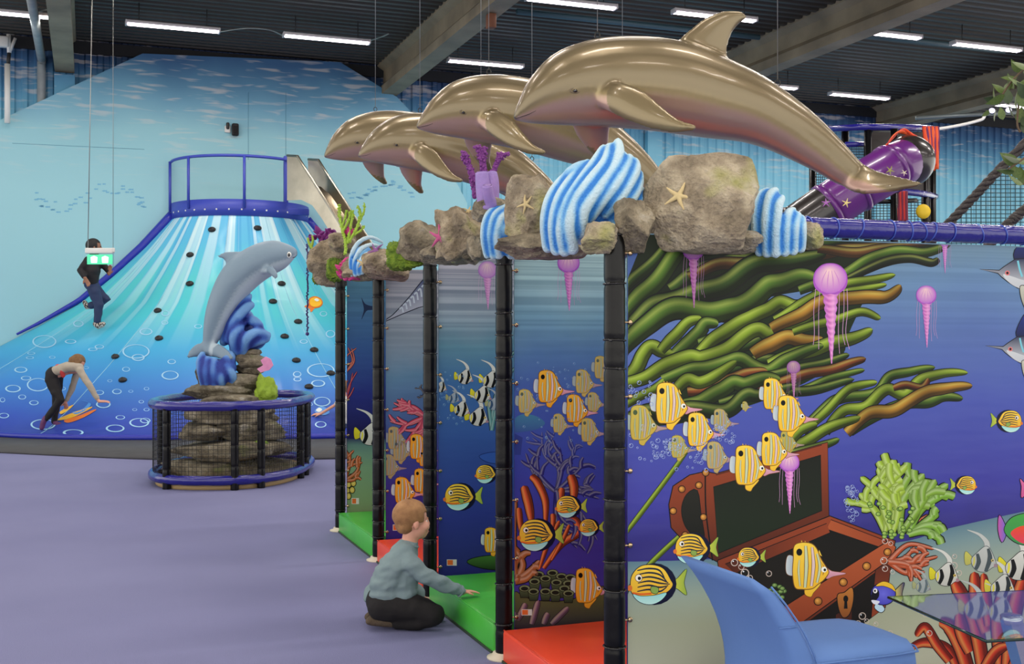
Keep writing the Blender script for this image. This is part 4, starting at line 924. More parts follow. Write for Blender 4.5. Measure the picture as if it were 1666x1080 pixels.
q.poly([(-28, -6), (-38, -24), (-40, 0), (-34, 20), (-27, 6)], C(196, 90, 170), C(90, 110, 200), (1, 0), out=BK); q.poly([(-30, 0), (-20, -18), (0, -26), (20, -24), (40, 0), (20, 22), (0, 24), (-18, 16)], C(70, 165, 70), C(60, 140, 80), out=BK); q.poly([(-20, 6), (-4, -6), (16, -4), (20, 16), (0, 22)], C(232, 80, 40), C(220, 60, 90), out=None); q.done()
q = Mo(5, 'parrot_fish_print', .0088).set(1664, 797, 1); q.poly([(-2, -6), (-4, -18), (6, -10), (30, -14), (40, 10), (8, 8), (-2, 12)], C(220, 110, 160), C(200, 80, 140), out=BK); q.done()
for cx, cy, sc in ((1648, 442, 1.0), (1652, 566, .9)):
    q = Mo(5, 'swordfish_print', .0088).set(cx, cy, sc); NV = C(26, 34, 74)
    q.poly([(2, -22), (10, -50), (24, -66), (40, -56), (60, -24), (30, -14)], C(30, 50, 130), C(20, 24, 60), (0, 1), out=BK)
    q.poly([(-54, -4), (-22, -2), (-14, -8), (4, -20), (30, -22), (70, -6), (110, 10), (70, 22), (30, 30), (8, 26), (-8, 16), (-18, 8), (-24, 2)], NV, C(200, 205, 210), (0, 1), smooth=False, out=BK)
    q.poly([(-16, 4), (0, 8), (20, 14), (60, 16), (100, 12), (70, 22), (30, 30), (8, 26), (-8, 16)], C(206, 210, 212), C(190, 196, 200))
    for x in (8, 20, 32, 44): q.line([(x, -18), (x + 3, -4), (x + 7, 8)], 1.6, C(120, 200, 215))
    q.poly([(12, 24), (22, 26), (24, 46), (22, 62), (14, 44)], C(196, 196, 180), C(160, 160, 140), out=BK); q.ellp(-9, 2, 4, 4, C(220, 120, 120)); q.ellp(-9, 2, 2, 2.2, BK); q.done()
# ---------- panel 4
def z5(*p): return [(800 + x / 3.177, 400 + y / 3.177) for x, y in p]
def z6(*p): return [(800 + x / 3.085, 730 + y / 3.085) for x, y in p]
VI = C(46, 44, 118)
tree(4, (905, 800), z6((170, 20), (230, 0), (290, 20), (340, -10), (400, 60), (470, 70), (520, 130), (500, 200), (540, 250), (430, 500), (530, 460), (480, 420)), 4, VI, base=.001, out=None, seed=3, twig=4)
tree(4, (915, 765), z5((210, 990), (260, 960), (330, 950), (400, 980), (440, 1020)), 3, C(52, 62, 140), base=.0008, out=None, seed=5, twig=3)
q = Mo(4, 'reef_print', .0006); q.poly(z5((115, 900), (160, 870), (230, 880), (275, 915), (240, 945), (170, 960), (115, 960)), C(70, 130, 160), C(60, 90, 150)); q.poly(z5((115, 970), (160, 990), (150, 1080), (115, 1080)), C(52, 66, 140), smooth=False); q.done()
q = Mo(4, 'reef_print', .0012)
q.poly(z6((105, 720), (200, 760), (400, 760), (560, 690), (560, 900), (105, 900)), C(96, 104, 50), C(56, 40, 60), (0, 1), n=3, out=BK); q.done()
for pts, w_ in (((200, 370), (185, 280), (160, 185)), 26), (((270, 370), (268, 260), (230, 170), (195, 135)), 22), (((150, 430), (140, 350), (135, 295)), 18), (((340, 330), (345, 250), (352, 195)), 20), (((410, 260), (412, 190), (395, 130)), 26), (((260, 600), (350, 480), (435, 420), (425, 365), (390, 345)), 22), (((240, 600), (280, 480), (340, 360)), 14), (((300, 560), (350, 470), (390, 380)), 12), (((305, 400), (308, 350), (306, 325)), 16):
    kelp(4, z6(*pts), [w_ / 3.085 * .5, w_ / 3.085 * .9, w_ / 3.085, w_ / 3.085 * .75], C(222, 96, 54), .35, 'tube_coral_print')
tree(4, (838, 945), z6((120, 500), (165, 515), (240, 560), (215, 610), (120, 250), (130, 640)), 6, C(176, 104, 54), base=.0026, seed=2, twig=1)
q = Mo(4, 'sponge_print', .0036)
for x, y in ((235, 630), (305, 622), (350, 640), (395, 645), (215, 665), (270, 650), (325, 670), (385, 675), (165, 700), (210, 715), (270, 715), (320, 720), (365, 700), (385, 725)):
    (a, b), = z6((x, y)); q.poly([(a - 9, b), (a - 6, b + 15), (a + 6, b + 15), (a + 9, b)], C(84, 100, 64), C(40, 52, 36), (0, 1), smooth=False, out=BK); q.ellp(a, b, 9.5, 6, BK); q.ellp(a, b, 8.5, 5, C(120, 134, 92)); q.ellp(a, b + .6, 6, 3.2, C(22, 28, 20))
q.done()
for pts in (((130, 860), (160, 800), (170, 775)), ((200, 880), (220, 810), (235, 760)), ((300, 880), (350, 830), (385, 795)), ((260, 880), (275, 840), (285, 825)), ((120, 860), (115, 830), (118, 820))): kelp(4, z6(*pts), 5, C(150, 112, 132), .5, 'sponge_print')
for a in ((855, 652, 38, .5), (948, 620, 38, .45), (965, 653, 30, .5), (909, 688, 30, .5), (957, 699, 38, .45), (978, 597, 36, .5)): butterfly(4, a[0], a[1], a[2], a[3], .0064, C(120, 140, 120))
for a in ((891, 628, 52), (935, 664, 45), (953, 952, 56)): butterfly(4, a[0], a[1], a[2], orange=.5)
for a in ((872, 870, 26), (924, 824, 18), (958, 858, 14)): surgeon(4, a[0], a[1], a[2], 1, .0074)
jelly(4, 925, 428, 18, 66, .15)
rnd = random.Random(6); bubbles(4, [(rnd.uniform(840, 975), rnd.uniform(590, 720), rnd.uniform(1, 2.4)) for i in range(60)], C(120, 160, 200), .0050)
# ---------- panel 3
def y3(*p): return [(520 + x / 3., 420 + y / 3.) for x, y in p]
for a in ((755, 610, 27, 0), (797, 614, 30, 0), (783, 638, 30, 0), (737, 645, 20, .5), (749, 662, 28, 0), (776, 674, 34, 0), (803, 654, 24, .5), (716, 627, 20, 0)): idol(3, a[0], a[1], a[2], 1, a[3], .0064, C(70, 110, 150), 8)
surgeon(3, 747, 808, 22); surgeon(3, 790, 771, 15); jelly(3, 793, 440, 15, 54, .35, C(150, 150, 170)); butterfly(3, 800, 878, 40, orange=.4)
q = Mo(3, 'leaf_print', .003); q.poly([(760, 914), (780, 906), (815, 905), (815, 925), (785, 924)], C(70, 120, 50), C(34, 66, 30), out=BK); q.done(); q = Mo(3, 'reef_print', .003); q.poly([(780, 742), (800, 736), (815, 738), (815, 752), (795, 752)], C(52, 90, 170), out=C(30, 50, 110)); q.done()
tree(3, (800, 700), [(845, 590), (850, 560), (830, 610)], 3, C(90, 150, 150), base=.002, seed=4)
rnd = random.Random(7); bubbles(3, [(rnd.uniform(712, 760), rnd.uniform(605, 690), rnd.uniform(1, 2.2)) for i in range(40)], C(110, 160, 195), .005)
# ---------- panel 2 and 1
tree(2, (692, 678), [(640, 655), (645, 665), (634, 685), (655, 650), (662, 672), (650, 700), (660, 720), (676, 740), (690, 720)], 3.2, C(206, 84, 108), base=.003, seed=9, twig=3)
tree(2, (690, 640), [(676, 632), (680, 648), (684, 628)], 1.6, C(36, 36, 60), base=.003, seed=2, twig=2, out=None)
for a in ((642, 712, 36, .6), (650, 732, 34, .6), (633, 756, 34, .65)): butterfly(2, a[0], a[1], a[2], a[3], .005, C(110, 120, 120))
for a in ((679, 726, 40), (655, 797, 42), (685, 781, 38), (690, 745, 26)): butterfly(2, a[0], a[1], a[2], orange=.6)
q = Mo(2, 'swordfish_print', .004); q.poly([(626, 522), (640, 512), (665, 485), (692, 452), (706, 448), (706, 490), (680, 500), (650, 512)], C(40, 60, 110), C(170, 178, 190), (.4, 1), out=C(20, 26, 46), ow=1.4)
for i in range(9): q.line([(650 + i * 6, 503 - i * 6), (654 + i * 6, 500 - i * 6), (656 + i * 6, 508 - i * 5)], 1.3, C(190, 205, 215))
q.done()
q = Mo(1, 'swordfish_print', .004); q.poly([(588, 484), (594, 494), (606, 498), (620, 500), (606, 504), (596, 506), (588, 520), (592, 503)], C(24, 40, 70)); q.done()
tree(1, (562, 606), [(566, 565), (572, 566), (580, 566), (576, 588)], 1.4, C(206, 96, 76), base=.003, seed=2, out=C(40, 20, 60)); tree(1, (562, 652), [(566, 618), (574, 606), (581, 604), (576, 630)], 1.4, C(196, 60, 80), base=.003, seed=3, out=C(40, 20, 60))
q = Mo(1, 'sea_floor_print', .001); q.rows([[(558, y), (590, y), (640, y), (700, y)] for y in (714, 724, 760, 850)], [C(52, 60, 92), C(92, 128, 118), C(124, 160, 124), C(130, 150, 100)]); q.done()
tree(1, (560, 782), [(570, 735), (576, 732), (586, 742), (590, 752), (586, 765)], 3, C(190, 96, 44), base=.003, seed=5, twig=2)
q = Mo(1, 'sponge_print', .003)
for x, y in ((564, 778), (572, 776), (567, 788), (575, 786), (565, 798), (573, 797), (567, 807)): q.ellp(x, y, 5, 6, BK); q.ellp(x, y, 3.8, 4.8, C(206, 176, 70), C(226, 206, 120))
q.done()
idol(1, 600, 702, 40, 1, 0, .006, rot=6)
# small orange and white stickers in the lower corners
for k, x, y, w_ in ((3, 735, 915, 16), (4, 857, 996, 17), (2, 646, 858, 14), (1, 578, 815, 12), (5, 1040, 1200, 20)):
    q = Mo(k, 'sticker', .009); q.poly([(x - w_ / 2, y - 5), (x + w_ / 2, y - 5), (x + w_ / 2, y + 5), (x - w_ / 2, y + 5)], C(215, 215, 205), smooth=False); q.poly([(x - w_ / 2 + 1, y - 4), (x + w_ * .12, y - 4), (x + w_ * .12, y + 4), (x - w_ / 2 + 1, y + 4)], C(226, 110, 50), smooth=False); q.done()
# ================================================================== rock crown on top of the maze
def Yrow(px, t0=POST[5]):
    """depth of the maze top at image column px: along the post row left of the corner, along the mural right of it"""
    k = (px - CX) / F
    if px < CX + F * t0.x / t0.y: s = (t0.x - k * t0.y) / (k * dA.y - dA.x); return t0.y + dA.y * s
    s = (k * t0.y - t0.x) / (dB.x - k * dB.y); return t0.y + dB.y * s
def rock_mesh(seed, cuts=16, sub=5, rough=.10, ridged=0.0, keep=.72):
    rnd = random.Random(seed); bm = bmesh.new(); bmesh.ops.create_icosphere(bm, subdivisions=sub, radius=1)
    co = np.array([v.co[:] for v in bm.verts]); co /= (np.abs(co) ** 4.5).sum(1)[:, None] ** (1 / 4.5)
    for i in range(cuts):
        n = np.array([rnd.gauss(0, 1), rnd.gauss(0, 1), rnd.gauss(0, .8)]); n /= np.linalg.norm(n); d = rnd.uniform(keep + .06, keep + .36)
        h = co @ n - d; co -= np.where(h > 0, h, 0)[:, None] * n[None] * .96
    o = seed * 3.17
    for i, v in enumerate(bm.verts):
        p = V(co[i]); q = p * 1.6 + V((o, o, o))
        f = noise.fractal(q, .8, 2.2, 6) * rough * 1.15 - .05 * max(0, .35 - abs(noise.noise(q * 1.1 + V((p.z, 0, p.x))))) 
        if ridged: f += ridged * math.sin(p.x * 9 + p.z * 2.5 + 1.5 * noise.noise(q))
        v.co = p * (1 + f)
    me = bpy.data.meshes.new('rock'); bm.to_mesh(me); bm.free()
    me.polygons.foreach_set('use_smooth', np.ones(len(me.polygons), dtype=bool)); return me
def fit(me, x0, y0, x1, y1, Y, depth, twist=0.0):
    """scale a mesh so it fills the box seen at x0..x1, y0..y1 at distance Y"""
    co, _ = mesh_arrays(me)
    if twist: c_, s_ = math.cos(twist), math.sin(twist); co = np.stack([co[:, 0] * c_ - co[:, 2] * s_, co[:, 1], co[:, 0] * s_ + co[:, 2] * c_], 1)
    lo, hi = co.min(0), co.max(0); a = W(x0, y1, Y); b = W(x1, y0, Y); A = np.array([a.x, Y - depth / 2, a.z]); B = np.array([b.x, Y + depth / 2, b.z])
    ctr = (A + B) / 2; c2 = (co - lo) / (hi - lo) * (B - A) + A - ctr
    me.vertices.foreach_set('co', c2.astype(np.float32).ravel()); me.update(); return V(ctr)
def rock_mat(name, a, b_, moss=None, lo=.52):
    m, nt, b = nodes(name); tc = N(nt, 'ShaderNodeTexCoord'); geo = N(nt, 'ShaderNodeNewGeometry')
    n1 = N(nt, 'ShaderNodeTexNoise'); n1.inputs['Scale'].default_value = 7; n1.inputs['Detail'].default_value = 7; n1.inputs['Roughness'].default_value = .65; nt.links.new(tc.outputs['Object'], n1.inputs['Vector'])
    r = ramp(nt, [(.3, mixc(a, (0, 0, 0, 1), .5)), (.43, a), (.58, b_), (.7, mixc(b_, (1, 1, 1, 1), .2))]); nt.links.new(n1.outputs['Fac'], r.inputs[0]); col = r.outputs[0]
    if moss:
        n2 = N(nt, 'ShaderNodeTexNoise'); n2.inputs['Scale'].default_value = 4.2; n2.inputs['Detail'].default_value = 3; nt.links.new(tc.outputs['Object'], n2.inputs['Vector'])
        r2 = ramp(nt, [(lo, (0, 0, 0, 1)), (lo + .12, (.75, .75, .75, 1))]); nt.links.new(n2.outputs['Fac'], r2.inputs[0])
        mx = N(nt, 'ShaderNodeMix', data_type='RGBA'); nt.links.new(r2.outputs[0], mx.inputs[0]); nt.links.new(col, mx.inputs[6]); mx.inputs[7].default_value = moss; col = mx.outputs[2]
    nt.links.new(col, b.inputs['Base Color']); b.inputs['Roughness'].default_value = .85; b.inputs['Specular IOR Level'].default_value = .25
    n3 = N(nt, 'ShaderNodeTexNoise'); n3.inputs['Scale'].default_value = 55; n3.inputs['Detail'].default_value = 8; nt.links.new(tc.outputs['Object'], n3.inputs['Vector'])
    bp = N(nt, 'ShaderNodeBump'); bp.inputs['Strength'].default_value = .9; bp.inputs['Distance'].default_value = .03; nt.links.new(n3.outputs['Fac'], bp.inputs['Height']); nt.links.new(bp.outputs[0], b.inputs['Normal'])
    return m
M_rk = rock_mat('rock_grey_brown', C(152, 138, 116), C(190, 176, 150), C(150, 152, 72), .56); M_rk2 = rock_mat('rock_brown', C(124, 114, 96), C(164, 152, 128)); M_rk3 = rock_mat('rock_pale_brown', C(140, 126, 104), C(182, 166, 140), C(140, 148, 70), .6)
ROCKS = {}
def rock(key, seed, box, depth, label, mat=None, dY=0.0, group='rocks on top of the maze', **kw):
    me = rock_mesh(seed, **kw); Y = Yrow((box[0] + box[2]) / 2) + dY
    c = fit(me, *box, Y, depth); o = new_obj('rock', me, mat or M_rk); o.location = c; tag(o, label, 'rock', group)
    co, _ = mesh_arrays(me); ROCKS[key] = (BVHTree.FromPolygons([V(p) + c for p in co.tolist()], [tuple(p.vertices) for p in me.polygons]), Y); return o
def hit(key, px, py):
    d = (W(px, py, 1) - V((0, 0, EYE))).normalized(); h = ROCKS[key][0].ray_cast(V((0, 0, EYE)), d)
    if h[0] is None: return W(px, py, ROCKS[key][1] - .05), V((0, -1, 0))
    return h[0], h[1]
rock('big', 11, (1040, 253, 1229, 416), .42, 'largest grey boulder with a starfish on its front, top of the big mural', cuts=15, rough=.07)
rock('gap', 12, (996, 320, 1066, 416), .3, 'dark stone wedged between the big blue wave and the largest boulder', M_rk2, .02)
rock('small', 13, (943, 361, 1006, 414), .2, 'small stone in the hollow under the big blue wave', M_rk, -.16, cuts=12)
rock('end', 14, (1296, 361, 1339, 407), .16, 'small pale stone at the right end of the rock row on the blue bar', M_rk, -.02)
rock('slab', 15, (820, 284, 918, 414), .3, 'tall slanting boulder with a thin starfish left of the big blue wave', M_rk, cuts=9, keep=.66)
rock('ridge', 16, (706, 338, 800, 430), .42, 'ridged brown boulder below the purple tube sponge', M_rk3, ridged=.07, rough=.12)
rock('seat', 17, (766, 322, 828, 364), .24, 'small rounded stone carrying the purple tube sponge', M_rk2, -.06)
rock('fill', 18, (758, 385, 800, 424), .22, 'low stone between the ridged boulder and the small blue wave', M_rk2, -.12)
rock('mid', 19, (645, 360, 716, 428), .42, 'flat topped brown boulder in the middle of the rock row', M_rk2, cuts=14)
rock('low', 20, (588, 404, 668, 457), .5, 'long low stone under the green moss clump', M_rk3, cuts=12)
rock('far', 21, (503, 384, 580, 468), .5, 'farthest boulder overhanging the last post, with purple and lime coral on it', M_rk3, .0, cuts=12)
rock('knob', 22, (536, 378, 580, 412), .35, 'pale knob of stone behind the white starfish at the far end', M_rk3, -.05, cuts=10)
rock('ledge', 23, (803, 380, 960, 422), .3, 'low ledge of stone under the tall slanting boulder and the big wave', M_rk2, .03, cuts=10)
rock('base', 24, (1060, 372, 1240, 418), .24, 'flat dark ledge under the largest boulder', M_rk2, .05, cuts=10)
rock('link', 25, (682, 392, 772, 432), .36, 'low stone joining the flat topped boulder and the ridged boulder', M_rk2, .0, cuts=10)
rock('tail', 26, (556, 418, 640, 458), .3, 'low far stone under the nested blue arcs', M_rk3, .0, cuts=10)
# ---------------------------------------------------------------- moulded blue waves
M_wave = vm('wave_paint', .6, bump=.6, bscale=120)
def wave(name, label, Y, ridges, r, fill, voxel, conv=None, pal=None, parent=None, cav=(0.0, .012)):
    mb_ = MB()
    for pts in ridges:
        P = [(conv(*p[:2]) + ((p[2],) if len(p) > 2 else (0.,))) if conv else (p if len(p) > 2 else (p[0], p[1], 0.)) for p in pts]; P = crv(P, 5); n = len(P)
        mb_.capsule([W(p[0], p[1], Y + p[2]) for p in P], [r * (.55 + .45 * math.sin(math.pi * min(1, .25 + .75 * i / n)) ** .6) / F * Y for i in range(n)], 10)
    for (x, y, rx, ry, dy, ry3) in fill: c = W(x, y, Y + dy); mb_.ell(c, (rx / F * Y, ry3, ry / F * Y), 20, 14)
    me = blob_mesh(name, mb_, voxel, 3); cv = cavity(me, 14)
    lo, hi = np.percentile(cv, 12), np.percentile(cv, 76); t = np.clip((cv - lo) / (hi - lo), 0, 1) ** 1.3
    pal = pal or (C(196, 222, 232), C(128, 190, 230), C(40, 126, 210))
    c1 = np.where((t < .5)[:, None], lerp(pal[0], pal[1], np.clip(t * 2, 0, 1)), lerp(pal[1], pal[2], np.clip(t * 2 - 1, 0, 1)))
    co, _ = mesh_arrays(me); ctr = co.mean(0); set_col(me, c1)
    me.vertices.foreach_set('co', (co - ctr).astype(np.float32).ravel()); me.update()
    o = new_obj(name, me, M_wave); o.location = V(ctr.tolist())
    if parent: place(o, parent)
    else: tag(o, label, 'wave ornament', 'blue wave ornaments')
    return o
w1 = lambda x, y: (860 + x / 3.332, 210 + y / 3.332)
Y1 = Yrow(965)
wave('wave_ornament', 'largest blue and white twisted wave between two boulders', Y1, [
    [(105, 640, -.02), (95, 500, -.06), (120, 380, -.06), (180, 285, -.03), (260, 215, .02)], [(150, 655, -.06), (138, 520, -.1), (165, 390, -.1), (230, 280, -.07), (320, 185, -.02)],
    [(195, 660, -.09), (180, 540, -.13), (210, 410, -.13), (275, 300, -.11), (360, 180, -.06), (405, 105, -.02)], [(240, 650, -.11), (222, 520, -.15), (255, 400, -.15), (330, 290, -.14), (415, 180, -.1), (440, 95, -.04)],
    [(285, 560, -.12), (300, 440, -.16), (380, 330, -.16), (460, 220, -.13), (490, 130, -.09), (485, 70, -.04)], [(330, 480, -.11), (400, 385, -.15), (475, 295, -.15), (525, 205, -.11), (545, 155, -.06)],
    [(420, 455, -.1), (485, 385, -.14), (540, 300, -.13), (578, 220, -.09), (575, 175, -.04)], [(465, 500, -.09), (535, 405, -.12), (585, 320, -.1), (600, 245, -.05)], [(505, 680, -.06), (525, 590, -.09), (560, 480, -.1), (600, 400, -.08), (608, 330, -.03)], [(470, 560, -.08), (500, 500, -.1), (545, 440, -.11)]],
    11, [(955, 330, 56, 70, 0, .11), (1000, 300, 38, 60, .02, .1)], .0075, w1)
wave('wave_ornament', 'small blue wave beside the pale end stone on the blue bar', Yrow(1266), [
    [(1235, 410, -.04), (1230, 365, -.07), (1232, 325, -.04), (1248, 310, 0)], [(1248, 412, -.07), (1246, 360, -.1), (1252, 320, -.06), (1262, 310, -.02)], [(1262, 412, -.09), (1262, 370, -.11), (1266, 335, -.09), (1272, 322, -.03)],
    [(1277, 410, -.08), (1278, 375, -.1), (1282, 350, -.07), (1290, 342, -.02)], [(1291, 408, -.07), (1292, 372, -.09), (1298, 350, -.05)], [(1303, 404, -.05), (1304, 372, -.07), (1304, 355, -.03)], [(1228, 400, 0), (1224, 360, -.02), (1226, 330, .0)]],
    9, [(1250, 365, 24, 42, 0, .08), (1285, 380, 22, 26, 0, .07)], .007)
wave('wave_ornament', 'blue wave with a small arch right of the purple sponge', Yrow(812), [
    [(793, 415, -.02), (788, 380, -.06), (796, 348, -.05), (818, 334, 0)], [(803, 416, -.05), (799, 380, -.09), (806, 350, -.08), (824, 336, -.02)], [(812, 416, -.07), (809, 385, -.11), (816, 355, -.1), (830, 345, -.03)],
    [(820, 400, -.08), (820, 372, -.11), (830, 352, -.06)], [(838, 416, -.06), (838, 390, -.1), (830, 366, -.1), (835, 350, -.04)], [(830, 416, -.06), (828, 400, -.09), (822, 385, -.1)]],
    7.5, [(808, 380, 16, 36, .02, .09), (830, 390, 12, 28, .03, .07)], .008)
wave('wave_ornament', 'far small wave of nested blue arcs beside the moss', Yrow(598), [
    [(573, 448, -.1), (571, 420, -.12), (582, 396, -.12), (602, 386, -.1), (622, 394, -.05)], [(578, 448, -.14), (577, 425, -.16), (588, 405, -.16), (604, 398, -.14), (620, 402, -.08)], [(584, 446, -.17), (584, 430, -.2), (594, 415, -.2), (608, 410, -.17)], [(590, 444, -.19), (592, 432, -.22), (602, 424, -.22)]],
    4.2, [(592, 425, 18, 26, .02, .12)], .011)
# ---------------------------------------------------------------- starfish, corals, moss on the rocks
def star_mesh(seed, curl=.15):
    rnd = random.Random(seed); mb_ = MB()
    for i in range(5):
        a = 2 * math.pi * i / 5 + .3 + rnd.uniform(-.15, .15); b = a + rnd.uniform(-curl, curl)
        mb_.capsule([(0, 0, .06), (.5 * math.cos(a), .5 * math.sin(a), .06), (1.0 * math.cos(b), 1.0 * math.sin(b), .0)], [.17, .13, .055], 10)
    return blob_mesh('starfish', mb_, .035, 3)
M_star = pm('starfish_cream', C(228, 205, 150), .7, bump=.5, bscale=90); M_starp = pm('starfish_pink', C(214, 96, 150), .6, bump=.5, bscale=80); M_starv = pm('starfish_violet', C(150, 96, 160), .6, bump=.5, bscale=80)
def star(key, px, py, r, label, mat, rz=0, seed=1):
    p, n = hit(key, px, py); o = new_obj('starfish', star_mesh(seed), mat); s = r / F * p.y
    n = (n + V((0, -1.0, 0))).normalized()
    o.matrix_basis = Matrix.Translation(p + n * .004) @ (n.to_track_quat('Z', 'Y').to_matrix().to_4x4() @ Matrix.Rotation(rz, 4, 'Z') @ Matrix.Scale(s, 4)); tag(o, label, 'starfish', 'starfish on the rocks')
star('big', 1104, 320, 25, 'cream starfish on the front of the largest boulder', M_star, .9, 1); star('slab', 856, 333, 16, 'thin cream starfish on the tall slanting boulder', M_star, .4, 2); star('ridge', 762, 344, 10, 'cream starfish half hidden on the ridged boulder', M_star, 1.0, 3)
star('far', 557, 402, 10, 'white starfish below the lime coral at the far end', M_star, .5, 4); star('low', 590, 428, 11, 'cream starfish on the long low stone', M_star, .8, 5); star('ridge', 717, 386, 21, 'pink starfish clinging to the left of the ridged boulder', M_starp, 1.2, 6); star('low', 612, 408, 15, 'violet starfish beside the moss clump', M_starv, .7, 7)
def moss(key, box, dY, label, seed):
    me = rock_mesh(seed, cuts=3, sub=5, rough=.05); co, no = mesh_arrays(me); q = co.copy()
    for i in range(len(co)):
        p = V(co[i]); f = .16 * abs(noise.noise(p * 5 + V((seed, 0, 0)))) + .12 * abs(noise.noise(p * 11)); q[i] *= 1 + f * 1.6
    me.vertices.foreach_set('co', q.astype(np.float32).ravel()); me.update(); Y = Yrow((box[0] + box[2]) / 2) + dY; c = fit(me, *box, Y, .18)
    o = new_obj('moss_clump', me, pm('moss_green', C(78, 112, 30), .8, col2=C(140, 166, 48), nscale=30, namt=1, bump=1.0, bscale=70)); o.location = c; tag(o, label, 'moss'); return o
moss('low', (626, 391, 702, 442), -.2, 'bright green moss clump hanging over the long low stone', 31); moss('far', (508, 424, 536, 464), -.24, 'left dark green moss patch on the farthest boulder', 32); moss('far', (530, 418, 557, 460), -.26, 'right green moss patch on the farthest boulder', 33)
def coral(name, Y, stems, label, mat, knob=0.0, seed=1, voxel=None, r0=None):
    rnd = random.Random(seed); mb_ = MB(); e = None
    for pts, r in stems:
        P = crv([(p[0], p[1], p[2] if len(p) > 2 else 0) for p in pts], 5); n = len(P)
        mb_.capsule([W(p[0], p[1], Y + p[2]) for p in P], [r / F * Y * (1 - .45 * i / n) for i in range(n)], 8)
        if knob:
            for i in range(n * 3):
                p = P[rnd.randrange(n)]; a = rnd.uniform(0, 6.28); rr = r * .9; mb_.ell(W(p[0] + rr * math.cos(a), p[1] + rnd.uniform(-2, 2), Y + p[2] + rr / F * Y * math.sin(a)), r * knob / F * Y, 6, 5)
    base = W(stems[0][0][0][0], stems[0][0][0][1], Y)
    if voxel: me = blob_mesh(name, mb_, voxel, 2); o = new_obj(name, me, mat)
    else: o = mb_.build(name, mat)
    tag(o, label, 'coral'); return o
coral('branch_coral', Yrow(565) - .08, [([(562, 412), (562, 394), (556, 370), (552, 345), (552, 333)], 2.6), ([(558, 376), (566, 360), (570, 345)], 2.3), ([(566, 394), (570, 370), (574, 350), (572, 343)], 2.5), ([(568, 392), (580, 372), (586, 350), (582, 335)], 2.6), ([(584, 360), (592, 345), (593, 332)], 2.2), ([(576, 382), (588, 374), (592, 368)], 2), ([(557, 366), (562, 352), (564, 343)], 1.8)], 'lime green branching coral on the farthest boulder', pm('coral_lime', C(170, 205, 70), .6, bump=.4, bscale=60), .55, 1)
Ys = Yrow(795) - .05
coral('branch_coral', Ys + .06, [([(778, 300), (765, 275), (758, 255), (756, 248)], 5), ([(786, 290), (784, 265), (780, 245), (776, 238)], 5), ([(790, 290), (787, 262), (788, 240)], 5), ([(800, 285), (808, 268), (816, 255), (824, 250)], 4.5), ([(806, 270), (812, 258), (813, 250)], 4), ([(772, 320), (770, 300), (766, 285)], 4), ([(764, 270), (757, 262), (752, 256)], 3.6)], 'fuzzy purple branching coral behind the tube sponge', pm('coral_purple', C(136, 66, 146), .75, bump=.8, bscale=90), .5, 2)
spg = empty('tube_sponge', W(798, 335, Ys - .08)); tag(spg, 'lilac tube sponge with open ends on a small stone', 'sponge')
M_sp = pm('sponge_lilac', C(150, 130, 196), .6, col2=C(176, 128, 186), nscale=8, bump=.3, bscale=50); M_spd = pm('sponge_hole', C(66, 60, 96), .8)
for (pts, r) in (([(790, 332, 0), (786, 305, 0), (784, 281, 0)], 12), ([(800, 335, -.04), (795, 318, -.07), (793, 302, -.09)], 9), ([(800, 330, .03), (801, 300, .03), (799, 282, .04)], 11)):
    P = [W(p[0], p[1], Ys - .08 + p[2]) for p in crv(pts, 5)]; n = len(P); R_ = [r / F * Ys * (1.12 - .25 * i / n) for i in range(n)]
    up = (P[-1] - P[-2]).normalized(); P2 = P + [P[-1] + up * .004, P[-1] - up * .003, P[-1] - up * .03]; R2 = R_ + [R_[-1] * .85, R_[-1] * .6, R_[-1] * .5]
    t_ = MB().tube(P2, R2, 18).build('sponge_tube', M_sp, spg)
    MB().tube([P[-1] - up * .012, P[-1] - up * .006], R_[-1] * .55, 14).build('hole', M_spd, t_)
mb_ = MB()
for (x, y, a, b_) in ((815, 345, 26, 10), (795, 340, 20, 9)): c = W(x, y, Ys - .06); mb_.ell(c, (a / F * Ys, .09, b_ / F * Ys), 16, 10)
mb_.build('sponge_base', M_sp, spg)
# purple anemone, pink fringe and small coral at the far end
def petals(name, Y, cx, cy, n, rx, ry, label, mat, seed):
    rnd = random.Random(seed); e = empty(name, W(cx, cy, Y)); tag(e, label, 'coral')
    for i in range(n):
        a = rnd.uniform(0, 2 * math.pi); q = rnd.uniform(.2, 1); x, y = cx + rx * q * math.cos(a), cy + ry * q * math.sin(a); r = 4.2 / F * Y * rnd.uniform(.7, 1.2)
        c = W(x, y, Y - .05 * (1 - q)); tip = c + V((rnd.uniform(-1, 1), rnd.uniform(-1.2, -.2), rnd.uniform(-.2, 1))).normalized() * r * 2.4
        MB().capsule([c, c.lerp(tip, .6), tip], [r, r * .8, r * .2], 8).build('lobe', mat, e)
M_an = pm('anemone_purple', C(118, 34, 118), .6); M_pk = pm('coral_pink', C(206, 64, 132), .65, bump=.5, bscale=80)
petals('purple_anemone', Yrow(530) - .2, 528, 388, 42, 23, 14, 'spiky dark purple anemone on the farthest boulder', M_an, 1)
petals('pink_coral', Yrow(575) - .3, 560, 438, 22, 7, 14, 'pink coral fringe on the front of the farthest boulder', M_pk, 2); petals('pink_coral', Yrow(585) - .28, 578, 451, 18, 20, 4, 'low pink coral fringe under the far blue arcs', M_pk, 4)
petals('pink_coral', Yrow(565) - .02, 570, 380, 10, 6, 7, 'small red pink coral behind the lime coral', M_pk, 3)
coral('small_coral', Yrow(541) - .05, [([(518, 415), (508, 404), (503, 396), (501, 388)], 3), ([(506, 402), (509, 392), (508, 384)], 2.6)], 'small lime leaf at the outer end of the farthest boulder', pm('lime2', C(150, 178, 60), .6), 0)
